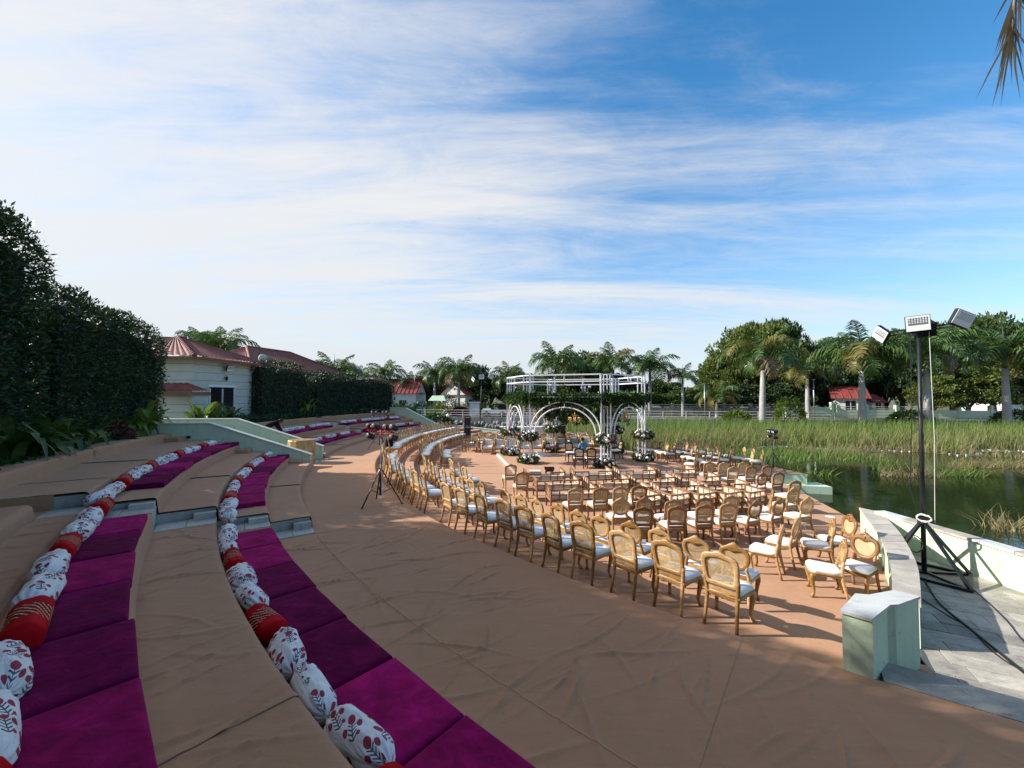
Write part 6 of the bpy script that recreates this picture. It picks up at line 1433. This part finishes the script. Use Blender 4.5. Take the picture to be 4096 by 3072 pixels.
reed_field(8000, (6, 75), lambda x: fr(x)-.4, lambda x: fr(x)+5, (1.1, 1.95), M['reed_dry'], 'straw coloured dry reeds mixed through the reed bed', 2, .30)
reed_field(2300, (20, 60), lambda x: 30-.14*(x-20)+1.5*np.sin(x*.5), lambda x: 31.2-.14*(x-20)+1.5*np.sin(x*.5), (.5, 1.0), M['reed_dry'], 'low straw reeds lying over at the edge of the reed bed', 3, .6)
reed_field(2600, (12, 24), lambda x: 25.5+.6*np.sin(x), lambda x: 30.5+.6*np.sin(x), (.45, .95), M['reed'], 'sparse young reeds standing in open water right of the canopy', 4, .4)
for i, (px, py, n, r) in enumerate(((3640, 1905, 260, 1.5), (3540, 1880, 80, .6), (3960, 1870, 500, 2.4), (3830, 1905, 260, 1.3), (4050, 2120, 160, .7), (3250, 1905, 120, 1.2), (3420, 1830, 260, 2.0))):
    x0, y0 = P(px, py, ZWATER); reed_field(n, (x0-r, x0+r), lambda x, y0=y0: y0+0*x-.35, lambda x, y0=y0: y0+0*x+.35, (.35, .9), M['reed_dry'] if i % 2 == 0 else M['reed'], 'small clump of bent reeds in open water, %s' % ('nearest the mast', 'left of the mast', 'at the right picture edge', 'right of the mast pole', 'against the parapet at the right edge', 'beyond the arena corner', 'in mid water left of the mast')[i], 20+i, .75, .028)
# ducks' worth of white litter on the mud line
g = random.Random(3); lt = tag(link('litter', None), 'scattered white litter along the muddy reed edge', 'litter', kind='stuff'); m = MB()
for k in range(110): x = g.uniform(14, 48); y = float(fr(np.array(x)))-g.uniform(-.1, .9); m.box(x-.06, x+.06, y-.03, y+.03, ZWATER, ZWATER+.07)
m.obj('scraps', M['white_cloth'], lt)
n = 20; xs = np.linspace(12, 60, n); V = [(x, float(fr(np.array(x)))-.9-.4*math.sin(x), ZWATER+.012) for x in xs]+[(x, float(fr(np.array(x)))+3, ZWATER+.03) for x in xs]
link('mud_bank', mesh_np('mud_bank', V, [(i, i+1, n+i+1, n+i) for i in range(n-1)], M['ground']))['kind'] = 'structure'
# dead palm frond hanging into the top right corner
hp = thing('palm_tree', 'brown dead palm frond hanging into the top right corner', 'palm tree', (6.6, 4.4, ZF), 0); zz = 7.75-ZF
m = MB(); m.tube([(.1, 0, -.5), (.1, 0, 5.0), (.0, 0, zz+.6)], [.2, .17, .13], 12); m.obj('trunk', M['trunk'], hp, True)
g = random.Random(12); pts = [(0, 0, zz+.3), (-.35, .02, zz+.2), (-.70, .03, zz-.10), (-.88, .02, zz-.55), (-.95, 0, zz-1.0)]
m = MB(); m.tube(pts, [.03, .026, .02, .013, .006], 6); fz = m.obj('dry_frond', M['palm_dry'], hp, True)
m = MB(); cp_ = crom(pts, 60)
for k in range(75):
    q = cp_[min(59, int(6+g.random()*54))]; l = g.uniform(.4, .95); dx = g.gauss(.02, .13); dy = g.gauss(0, .15); w = g.uniform(.006, .015)
    m.add([(q[0]-w, q[1], q[2]), (q[0]+w, q[1], q[2]), (q[0]+dx*.6+w, q[1]+dy*.6, q[2]-l*.55), (q[0]+dx*.6-w, q[1]+dy*.6, q[2]-l*.55), (q[0]+dx*1.1, q[1]+dy, q[2]-l)], [(0, 1, 2, 3), (3, 2, 4)])
m.obj('leaflets', M['palm_dry'], fz)['kind'] = 'stuff'
# ------------------------------------------------------------------ houses on the left
def tiled_roof(name, quad, rows, cols, mat, parent, amp=.042):
    """roof slope (eave a-b, ridge c-d) with barrel tile relief"""
    a, b, c, d = [np.array(p, float) for p in quad]; n = np.cross(b-a, d-a); n /= np.linalg.norm(n); n = n if n[2] > 0 else -n
    nx = cols*6; ny = rows*3; V = []
    for j in range(ny+1):
        t = j/ny
        for i in range(nx+1):
            u = i/nx; p = (a*(1-u)+b*u)*(1-t)+(d*(1-u)+c*u)*t; f = (j % 3)/3 if j < ny else 1
            V.append(p+n*(amp*abs(math.sin(math.pi*u*cols))+.03*(1-f if j % 3 else 1)*.6+.02))
    F = np.array([(j*(nx+1)+i, j*(nx+1)+i+1, (j+1)*(nx+1)+i+1, (j+1)*(nx+1)+i) for j in range(ny) for i in range(nx)])
    o = link(name, mesh_np(name, V, F, mat), parent); o['kind'] = 'stuff'; return o
def hline(a, b, zs, parent, inward):
    for z in zs: MB().bar((a[0], a[1], z), (b[0], b[1], z), .012, .022).obj('groove', M['fascia'], parent)
hs = thing('house', 'cream house with red tiled roof and dark glass door behind the hedges', 'house')
A = np.array(PY(766, 1600, 19.6)[:2]); B = np.array(PY(1020, 1600, 23.7)[:2]); Cc = A+np.array([-4.6, -.3]); Dd = B+np.array([-4.8, -.3]); zb, ze = 1.0, 4.66
m = MB(); m.prism([tuple(A), tuple(B), tuple(Dd), tuple(Cc)], zb, ze); m.obj('wall', M['plaster'], hs)
dirAB = (B-A)/np.linalg.norm(B-A); nAB = np.array([dirAB[1], -dirAB[0]]); dirCA = (A-Cc)/np.linalg.norm(A-Cc); nCA = np.array([dirCA[1], -dirCA[0]])
for z in np.arange(1.5, 4.6, .40):
    m = MB(); p, q = A+nAB*.004, B+nAB*.004; m.bar((*p, z), (*q, z), .012, .016); p, q = Cc+nCA*.004, A+nCA*.004; m.bar((*p, z), (*q, z), .012, .016); m.obj('board_groove', M['fascia'], hs)
# door
LAB = np.linalg.norm(B-A)
def onAB(px):
    k = (px-2048)/FPX; return (k*A[1]-A[0])/((B-A)[0]-k*(B-A)[1])*LAB
d0, d1 = onAB(838), onAB(935); p0, p1 = A+dirAB*d0, A+dirAB*d1
m = MB(); q = [p0+nAB*.01, p1+nAB*.01]; m.add([(*q[0], 1.4), (*q[1], 1.4), (*q[1], 3.18), (*q[0], 3.18)], [(0, 1, 2, 3)]); dr = m.obj('door', M['window'], hs)
m = MB(); m.bar((*(p0+nAB*.03-dirAB*.12), 3.24), (*(p1+nAB*.03+dirAB*.12), 3.24), .06, .12); m.bar((*(p0+nAB*.03), 1.4), (*(p0+nAB*.03), 3.1), .05); m.bar((*(p1+nAB*.03), 1.4), (*(p1+nAB*.03), 3.1), .05); m.bar((*((p0+p1)/2+nAB*.03), 1.4), (*((p0+p1)/2+nAB*.03), 3.1), .05); m.obj('door_frame', M['white_paint'], dr)
# wall lamp and floodlight above the door
c = (p0+p1)/2+dirAB*.15+nAB*.12; m = MB(); m.lathe([(.0, -.14), (.05, -.10), (.07, .02), (.09, .03), (.03, .10), (.0, .12)], 8, (c[0], c[1], 3.66)); m.bar((c[0]-nAB[0]*.12, c[1]-nAB[1]*.12, 3.82), (c[0], c[1], 3.82), .02); m.obj('wall_lamp', M['black_metal'], hs)
m = MB(); m.bar((*(c-nAB*.1), 4.2), (*(c+nAB*.1), 4.2), .05); m.obj('lamp_arm', M['chrome'], hs); head(hs, (c[0]+nAB[0]*.16, c[1]+nAB[1]*.16, 4.2), (R_(20), 0, math.atan2(nAB[1], nAB[0])+math.pi/2), .8)
# hipped roof
ov = .55; eA = A+(nAB+nCA)*ov; eB = B+nAB*ov+dirAB*ov; eC = Cc+nCA*ov-dirCA*ov; eD = Dd-nAB*ov; rp = (A+B)/2+(Cc-A)*.5; zr = 5.75; r0 = A+(Cc-A)*.42+dirAB*1.4; r1 = r0+dirAB*.35
z_e = ze-.05
tiled_roof('roof_slope', [(*eA, z_e), (*eB, z_e), (*r1, zr), (*r0, zr)], 12, 20, M['roof'], hs); tiled_roof('roof_slope', [(*eC, z_e), (*eA, z_e), (*r0, zr), (*(r0+(Cc-A)*.2), zr)], 12, 18, M['roof'], hs)
m = MB()
for a, b in ((eA, eB), (eC, eA)): m.bar((*a, z_e-.07), (*b, z_e-.07), .05, .14)
m.prism([tuple(eA), tuple(eB), tuple(eD), tuple(eC)], z_e-.05, z_e-.03); m.obj('fascia', M['fascia'], hs)
m = MB(); k = 14
for i in range(k):
    t0, t1 = i/k, (i+.9)/k; a = np.array([*eA, z_e+.03])*(1-t0)+np.array([*r0, zr+.04])*t0; b = np.array([*eA, z_e+.03])*(1-t1)+np.array([*r0, zr+.04])*t1; m.tube([tuple(a), tuple(b)], [.11, .085], 8)
m.tube([(*r0, zr+.03), (*r1, zr+.03)], .1, 8); m.obj('ridge_tiles', M['roof'], hs, True)
# small porch roof at lower left
pA = A+nCA*.02-dirCA*.1; a0 = np.array(PY(842, 1590, 19.2)[:2]); a1 = np.array(PY(600, 1590, 18.7)[:2])
tiled_roof('porch_roof', [(*a1, 2.92), (*a0, 2.92), (*(A-dirCA*.1), 3.30), (*(Cc), 3.30)], 5, 16, M['roof'], hs); m = MB(); m.bar((*a1, 2.82), (*a0, 2.82), .06, .18); m.obj('porch_beam', M['fascia'], hs)
# satellite dish
x, y, z = PY(1052, 1428, 28.2); sd = thing('satellite_dish', 'small white satellite dish on the red roof behind the near house', 'satellite dish', (x, y, z-.1)); m = MB(); m.lathe([(.0, 0), (.12, .012), (.24, .04), (.29, .065)], 18); o = m.obj('dish', M['mint_cap'], sd, True); o.rotation_euler = (R_(-70), 0, R_(25)); m = MB(); m.tube([(0, 0, -.7), (0, .05, 0)], .025, 6); m.tube([(0, 0, -.02), (.05, -.35, -.1)], .015, 5); m.obj('arm', M['chrome'], sd)
# second house behind the hedges
h2 = thing('house', 'second cream house with red hipped roof behind the second hedge', 'house'); a, b = np.array([-17.6, 27.2]), np.array([-15.4, 37.0]); w = np.array([-7., 1.6])
m = MB(); m.prism([tuple(a), tuple(b), tuple(b+w), tuple(a+w)], 1.0, 4.5); m.obj('wall', M['plaster'], h2)
rA = a+w*.5+(b-a)*.28; rB = a+w*.5+(b-a)*.72; e = .5; d_ = (b-a)/np.linalg.norm(b-a); nn = -w/np.linalg.norm(w); ea, eb, ec, ed = a+nn*e-d_*e, b+nn*e+d_*e, b+w-nn*e+d_*e, a+w-nn*e-d_*e; zr = 6.5
tiled_roof('roof_slope', [(*ea, 4.42), (*eb, 4.42), (*rB, zr), (*rA, zr)], 11, 34, M['roof'], h2); tiled_roof('roof_slope', [(*ed, 4.42), (*ea, 4.42), (*rA, zr), (*rA, zr)], 11, 22, M['roof'], h2); tiled_roof('roof_slope', [(*eb, 4.42), (*ec, 4.42), (*rB, zr), (*rB, zr)], 11, 22, M['roof'], h2)
m = MB(); m.tube([(*ea, 4.5), (*rA, zr+.05), (*rB, zr+.05), (*eb, 4.5)], .1, 8); m.obj('ridge_tiles', M['roof'], h2, True); m = MB(); m.prism([tuple(ea), tuple(eb), tuple(ec), tuple(ed)], 4.30, 4.36); m.obj('fascia', M['fascia'], h2)
x, y, _ = PY(1246, 1600, 29.3); pc = thing('pale_column', 'pale round house column showing between the second and third hedge', 'column', (x-.4, y+1.5, 1.0)); m = MB(); m.lathe([(.42, 0), (.42, 3.0), (.5, 3.05), (.5, 3.15)], 18); m.obj('shaft', M['plaster'], pc, True)
m = MB()
for z in np.arange(.6, 2.9, .5): m.lathe([(.424, z), (.424, z+.02)], 18)
m.obj('grooves', M['fascia'], pc)
# wall with windows behind the third hedge
h3 = thing('house', 'cream garden building mostly hidden behind the farthest hedge', 'house'); a, b = np.array(pol(33.6, 171)), np.array(pol(33.6, 160)); m = MB(); nrm = np.array([-1., .1]); m.prism([tuple(a), tuple(b), tuple(b+nrm*4), tuple(a+nrm*4)], 1.0, 3.9); m.obj('wall', M['plaster'], h3)
for t in (.12, .3, .6): p = a+(b-a)*t; q = a+(b-a)*(t+.08); nv = np.array([.06, -.01]); m = MB(); m.add([(*(p+nv), 1.9), (*(q+nv), 1.9), (*(q+nv), 3.2), (*(p+nv), 3.2)], [(0, 1, 2, 3)]); m.obj('window', M['window'], h3)
# red roofed house beyond the farthest hedge
def cottage(px, Y, w, d, zb, ze, zr, label, wall='white_wall', rot=0, roof='roof_far', windows=2, extra=None):
    x, _, _ = PY(px, 1600, Y); root = thing('house', label, 'house', (x, Y, zb), rot); h = ze-zb; m = MB(); m.box(-w/2, w/2, 0, d, 0, h); m.obj('wall', M[wall], root)
    m = MB(); o = .45; m.add([(-w/2-o, -o, h-.05), (w/2+o, -o, h-.05), (w/2+o, d/2, zr-zb), (-w/2-o, d/2, zr-zb), (w/2+o, d+o, h-.05), (-w/2-o, d+o, h-.05)], [(0, 1, 2, 3), (3, 2, 4, 5), (5, 4, 1, 0)]); rf = m.obj('roof', M[roof], root)
    m = MB()
    for k in range(int(w/.55)): xx = -w/2-o+(w+2*o)*(k+.5)/int(w/.55); m.tube([(xx, -o-.02, h-.02), (xx, d/2, zr-zb+.03)], .05, 5)
    m.obj('roof_tiles', M[roof], rf)
    m = MB()
    for s in (-1, 1): m.add([(s*w/2, 0, h-.05), (s*w/2, d, h-.05), (s*w/2, d/2, zr-zb-.2)], [(0, 1, 2)])
    m.obj('gable', M[wall], root)
    for k in range(windows):
        xx = -w/2+w*(k+.5)/windows; m = MB(); m.box(xx-.55, xx+.55, -.03, .0, .9, 2.2); wo = m.obj('window', M['window'], root); m = MB(); m.bar((xx-.6, -.04, 2.24), (xx+.6, -.04, 2.24), .06); m.bar((xx-.6, -.04, .86), (xx+.6, -.04, .86), .06); m.bar((xx, -.04, .86), (xx, -.04, 2.24), .05); m.obj('frame', M['white_paint'], wo)
    return root
cottage(1560, 62, 8, 7, -.1, 3.2, 5.6, 'red roofed house just right of the farthest hedge', roof='roof_far')
cottage(1905, 76, 7, 6, -.1, 3.0, 5.4, 'white cottage with steep red gable behind the jeep', rot=R_(60))
cottage(3402, 54, 3.3, 4.2, -.1, 2.45, 4.05, 'white cottage with red roof right of centre beyond the lake', rot=R_(-28), windows=1)
cottage(3512, 54, 2.6, 2.6, -.1, 1.9, 3.0, 'small red roofed porch building beside the white cottage', rot=R_(20), windows=1)
wh = thing('house', 'flat roofed white bungalow behind the left palms', 'house'); m = MB(); a, b = PY(1640, 1640, 80), PY(1885, 1640, 80); m.box(a[0], b[0], 80, 88, -.1, 3.4); m.box(a[0]+6, b[0]-2, 79.4, 88, 3.4, 4.1); m.obj('wall', M['white_wall'], wh); m = MB(); m.box(a[0]-.5, b[0]+.5, 78.8, 88.5, 3.35, 3.6); m.obj('roof_slab', M['white_wall'], wh)
for k in range(5): x = a[0]+(b[0]-a[0])*(k+.5)/5; m = MB(); m.box(x-.7, x+.7, 79.97-.05, 80, .9, 2.4); m.obj('window', M['window'], wh)
ap = thing('house', 'pale apartment block peeping out at the right picture edge', 'house'); x, _, _ = PY(4085, 1500, 72); m = MB(); m.box(x-3, x+9, 72, 80, -.1, 9.5); m.obj('wall', M['white_wall'], ap)
for j in range(3):
    for k in range(3): m = MB(); m.box(x-2+k*2.6, x-.8+k*2.6, 71.94, 72, 1.2+j*2.9, 2.7+j*2.9); m.obj('window', M['window'], ap)
# ------------------------------------------------------------------ far bank: retaining wall, railing, road, boundary wall
bd_ = Vector((bank_b[0]-bank_a[0], bank_b[1]-bank_a[1], 0)).normalized(); bn = Vector((-bd_.y, bd_.x, 0))
def bank(x, off=0, z=0): p = Vector((x, bank_y(x), z))+bn*off; return p
rwall = thing('bank_wall', 'long weathered concrete retaining wall along the far bank', 'wall'); m = MB(); m.bar(bank(-50, .2, -1.05), bank(125, .2, -1.05), .4, 1.96); m.obj('wall_body', M['oldwall'], rwall)
g = random.Random(2); sm = []
for k in range(4): b = MB(); b.lathe([(.05, -.06), (.2, -.03), (.24, .05), (.15, .13), (.0, .15)], 7); sm.append(mesh_np('stone', [(v[0], v[2], v[1]) for v in b.v], b.f, M['stonewall'], True))
for k in range(150):
    x = g.uniform(-10, 5.5); z = g.uniform(-1.5, -.78); p = bank(x, -.02, z); link('stone', g.choice(sm), rwall, p, (g.uniform(-.3, .3)+math.pi, g.uniform(0, 6), g.uniform(-.3, .3)), g.uniform(.9, 1.5))
road = MB(); road.add([tuple(bank(-60, 1.2, -.095)), tuple(bank(128, 1.2, -.095)), tuple(bank(128, 7.0, -.095)), tuple(bank(-60, 7.0, -.095))], [(0, 1, 2, 3)]); tag(road.obj('road', M['asphalt']), kind='structure')
def railing(x0, x1, label, off=.5, zs=(.30, .62, .95), z0=-.1, sp=2.6):
    root = thing('railing', label, 'railing', group='pipe railings of the far bank')
    for z in zs: m = MB(); m.tube([bank(x0, off, z0+z), bank(x1, off, z0+z)], .035, 6); m.obj('rail', M['rail'], root)
    n = int((x1-x0)/sp); pm_ = MB(); pm_.tube([(0, 0, 0), (0, 0, max(zs)+.03)], .04, 6); me = pm_.mesh('post', M['rail'])
    for k in range(n+1): link('post', me, root, bank(x0+(x1-x0)*k/n, off, z0))
railing(-20, 6.5, 'white pipe railing on the far bank left of the canopy'); railing(8, 40, 'weathered pipe railing behind the reeds right of the canopy'); railing(40.5, 76, 'weathered pipe railing behind the reeds at the right edge')
def boundary(x0, x1, off, h, mat, label, sp=3.2, pipes=True):
    root = thing('boundary_wall', label, 'wall', group='boundary walls across the road'); m = MB(); m.bar(bank(x0, off, -.1+h/2), bank(x1, off, -.1+h/2), .2, h); m.obj('wall_body', M[mat], root); n = int((x1-x0)/sp)
    for k in range(n+1):
        m = MB(); p = bank(x0+(x1-x0)*k/n, off, 0); m.bar((p.x, p.y, -.1), (p.x, p.y, h+.55), .38); m.obj('pier', M[mat], root)
    if pipes:
        for z in (h+.05, h+.32): m = MB(); m.tube([bank(x0, off, z), bank(x1, off, z)], .03, 5); m.obj('rail', M['rail'], root)
boundary(36, 41.4, 8.6, 1.35, 'mint', 'plain mint boundary wall right of the cottage', 5, False); boundary(42, 76, 8.6, 1.0, 'mint', 'mint boundary wall with piers and pipe rails at the right'); boundary(8, 35, 8.8, 1.2, 'oldwall', 'dirty grey boundary wall behind the palms right of the canopy')
# vehicles parked on the bank road
def wheel(parent, x, y, z, r=.36):
    m = MB(); m.lathe([(r*.6, -.1), (r, -.1), (r, .1), (r*.6, .1)], 14); o = link('wheel', mesh_np('wheel', [(v[0], v[2], v[1]) for v in m.v], m.f, M['tyre']), parent, (x, y, z)); m = MB(); m.lathe([(.0, -.105), (r*.6, -.105), (r*.6, .105), (0, .105)], 10); link('rim', mesh_np('rim', [(v[0], v[2], v[1]) for v in m.v], m.f, M['chrome']), o)
x, y, _ = PY(1984, 1668, 56.5); jp = thing('jeep', 'white open jeep with dark hood parked beyond the railing', 'jeep', (x, bank_y(x)+2.6, -.09), math.atan2(bd_.y, bd_.x)); m = MB(); m.box(-1.7, 1.6, -.72, .72, .42, .95); m.box(-1.75, -.5, -.5, .5, .95, 1.1); m.box(-1.8, -1.5, -.78, .78, .45, .6); m.obj('body', M['car_white'], jp)
m = MB(); m.box(-.3, 1.55, -.7, .7, 1.55, 1.72); m.box(.5, 1.55, -.7, .7, .95, 1.6); m.obj('soft_top', M['black_cloth'], jp); m = MB(); m.box(-.52, -.42, -.68, .68, .95, 1.55); m.obj('windscreen', M['window'], jp)
for sx in (-1.15, 1.05):
    for sy in (-.75, .75): wheel(jp, sx, sy, .38, .38)
for sy in (-.45, .45): m = MB(); m.lathe([(.0, 0), (.1, 0), (.09, .05)], 8, (-1.8, sy, .8)); m.obj('headlight', M['lens'], jp)
x, y, _ = PY(1850, 1668, 57.5); cr = thing('car', 'maroon car parked beyond the railing behind the loudspeaker', 'car', (x, bank_y(x)+2.4, -.09), math.atan2(bd_.y, bd_.x)); V = []; prof = [(-2.0, .35), (-2.05, .7), (-1.2, .88), (-.6, 1.36), (.7, 1.40), (1.5, .95), (2.0, .85), (2.05, .4)]
m = MB(); n = len(prof); V = [(px, s*.8, z) for s in (-1, 1) for px, z in prof]; m.add(V, [(i, (i+1) % n, n+(i+1) % n, n+i) for i in range(n)]+[tuple(range(n))[::-1], tuple(range(n, 2*n))]); m.obj('body', M['car_red'], cr)
for s in (-1, 1): m = MB(); m.add([(-1.05, s*.81, .9), (-.55, s*.81, 1.28), (.65, s*.81, 1.31), (1.25, s*.81, .95)], [(0, 1, 2, 3)]); m.obj('window', M['window'], cr)
for sx in (-1.3, 1.3):
    for sy in (-.75, .75): wheel(cr, sx, sy, .32, .32)
# gate post, small kiosk, lamp poles
x, y, _ = PY(1905, 1660, 57); gp = thing('gate_pillar', 'white square gate pillar between the two parked vehicles', 'pillar', (x, bank_y(x)+.9, -.1)); m = MB(); m.box(-.65, .65, -.3, .3, 0, 1.9); m.obj('shaft', M['white_wall'], gp); m = MB(); m.box(-.75, .75, -.4, .4, 1.9, 2.02); m.obj('cap', M['white_wall'], gp)
x, y, _ = PY(1718, 1640, 50); kk = thing('kiosk', 'small open kiosk with green canopy beside the far palms', 'kiosk', (x, 55.8, -.1)); m = MB()
for a in (-1, 1):
    for b in (-1, 1): m.bar((a*.9, b*.7, 0), (a*.9, b*.7, 2.3), .09)
m.obj('frame', M['oldwall'], kk); m = MB(); m.add([(-1.2, -1, 2.2), (1.2, -1, 2.2), (1.2, 1, 2.2), (-1.2, 1, 2.2), (-.8, 0, 2.9), (.8, 0, 2.9)], [(0, 1, 5, 4), (1, 2, 5), (2, 3, 4, 5), (3, 0, 4)]); m.obj('canopy', M['mint'], kk)
for i, (px, top, Y, lb) in enumerate(((2818, 1535, 50, 'thin grey lamp post left of the young palm'), (3058, 1515, 47, 'wooden post beside the tall palm trunk'), (3254, 1520, 49, 'thin steel lamp post right of the yellow fronded palm'))):
    x, _, zt = PY(px, top, Y); lp_ = thing('lamp_post', lb, 'post', (x, Y, -.1)); m = MB(); m.tube([(0, 0, 0), (0, 0, zt+.1)], [.09, .06], 8); m.obj('pole', M['oldwall'] if i == 1 else M['chrome'], lp_, True); m = MB(); m.box(-.1, .1, -.1, .1, zt+.1, zt+.2); m.obj('cap', M['chrome'], lp_)

# ------------------------------------------------------------------ people
def person(joints, edges, radii, mat_body, label, loc, rotz, hair=True, name='person'):
    V = np.array(list(joints.values())); ix = {k: i for i, k in enumerate(joints)}
    me = bpy.data.meshes.new('body'); me.from_pydata([tuple(v) for v in V], [(ix[a], ix[b]) for a, b in edges], []); me.materials.append(mat_body)
    root = thing(name, label, 'person', loc, rotz); o = link('body', me, root); sk = o.modifiers.new('skin', 'SKIN'); sk.use_smooth_shade = True
    for k, v in enumerate(me.skin_vertices[0].data): v.radius = (radii[list(joints)[k]],)*2; v.use_root = (k == 0)
    sb = o.modifiers.new('sub', 'SUBSURF'); sb.levels = 2; sb.render_levels = 2
    return root, o
def headset(root, c, yaw, pitch, s=1.0):
    m = MB(); m.lathe([(.0, -.125), (.045, -.115), (.062, -.07), (.076, 0), (.078, .05), (.06, .10), (.03, .122), (0, .126)], 14)
    V = [(x*.95, y*1.12, z) for x, y, z in m.v]; h = link('head', mesh_np('head', V, m.f, M['skin'], True), root, c, (pitch, 0, yaw), s)
    m = MB(); m.lathe([(.084, -.01), (.088, .05), (.07, .11), (.035, .135), (0, .14)], 14); link('hair', mesh_np('hair', [(x, y*1.14-.014, z+(.03 if y > 0.02 else -.03)*(z < .06)) for x, y, z in m.v], m.f, M['hair'], True), h)
    m = MB(); m.tube([(0, .085, .02), (0, .105, -.02), (0, .088, -.03)], [.008, .014, .010], 6); m.obj('nose', M['skin'], h, True)
    for sx in (-1, 1):
        m = MB(); m.lathe([(0, -.008), (.010, 0), (0, .008)], 6, (sx*.03, .083, .015)); m.obj('eye', M['hair'], h); m = MB(); m.lathe([(0, -.025), (.014, 0), (0, .028)], 6, (sx*.077, 0, .0)); m.obj('ear', M['skin'], h, True)
    m = MB(); m.bar((-.022, .086, -.058), (.022, .086, -.058), .008, .007); m.obj('mouth', M['pink_flower'], h)
def hand(root, c, d, s=1.0):
    c = Vector(c); d = Vector(d).normalized(); up = Vector((0, 0, 1)); x = d.cross(up).normalized(); n = x.cross(d); m = MB(); m.tube([c-d*.02, c+d*.03, c+d*.085], [.024, .036, .032], 8)
    for k in range(4): o = x*((k-1.5)*.017); L = (.06, .072, .068, .052)[k]; m.tube([c+d*.08+o, c+d*(.08+L*.55)+o-n*.006, c+d*(.08+L)+o-n*.022], [.0095, .009, .007], 6)
    m.tube([c+d*.02+x*.03, c+d*.05+x*.052-n*.008, c+d*.085+x*.055-n*.014], [.011, .0105, .008], 6); m.obj('hand', M['skin'], root, True)
# person bending over the far mattresses
J = {'pelvis': (0, 0, .42), 'waist': (.16, 0, .56), 'chest': (.36, 0, .66), 'neck': (.50, 0, .68), 'hl': (0, .11, .40), 'kl': (.22, .14, .16), 'al': (-.12, .14, .06), 'hr': (0, -.11, .40), 'kr': (.22, -.14, .16), 'ar': (-.12, -.14, .06), 'sl': (.42, .19, .64), 'el': (.52, .22, .40), 'wl': (.66, .16, .24), 'sr': (.42, -.19, .64), 'er': (.52, -.22, .40), 'wr': (.66, -.16, .24)}
Rr = dict(pelvis=.18, waist=.17, chest=.18, neck=.06, hl=.10, kl=.075, al=.055, hr=.10, kr=.075, ar=.055, sl=.075, el=.052, wl=.038, sr=.075, er=.052, wr=.038)
E_ = [('pelvis', 'waist'), ('waist', 'chest'), ('chest', 'neck'), ('pelvis', 'hl'), ('hl', 'kl'), ('kl', 'al'), ('pelvis', 'hr'), ('hr', 'kr'), ('kr', 'ar'), ('chest', 'sl'), ('sl', 'el'), ('el', 'wl'), ('chest', 'sr'), ('sr', 'er'), ('er', 'wr')]
x, y = pol(28.75, 189.9); pr, _b = person(J, E_, Rr, M['black_cloth'], 'person in black kneeling and bending over the far upper mattresses', (x, y, S2[3]+.08), R_(20))
headset(pr, (.60, 0, .70), R_(-90), R_(-40), 1.0); hand(pr, J['wl'], (.5, -.1, -.5)); hand(pr, J['wr'], (.5, .1, -.5))
# person sitting cross legged under the canopy
J2 = {'pelvis': (0, 0, .12), 'waist': (0, .01, .30), 'chest': (0, .03, .47), 'neck': (0, .05, .61), 'hl': (.10, .02, .12), 'kl': (.33, .26, .12), 'al': (-.02, .36, .07), 'hr': (-.10, .02, .12), 'kr': (-.33, .26, .12), 'ar': (.05, .42, .07), 'sl': (.19, .03, .53), 'el': (.26, .12, .30), 'wl': (.16, .30, .22), 'sr': (-.19, .03, .53), 'er': (-.26, .12, .30), 'wr': (-.16, .30, .22)}
x, y = P(2334, 1812, ZS); pr2, _b = person(J2, E_, {**Rr, 'pelvis': .15, 'waist': .13, 'chest': .15}, M['blue_cloth'], 'person in a blue shirt sitting on the stage behind the dark chairs', (x, y, ZS), R_(20))
headset(pr2, (0, .10, .74), R_(10), R_(-15)); hand(pr2, J2['wl'], (-.4, .6, -.1)); hand(pr2, J2['wr'], (.4, .6, -.1))
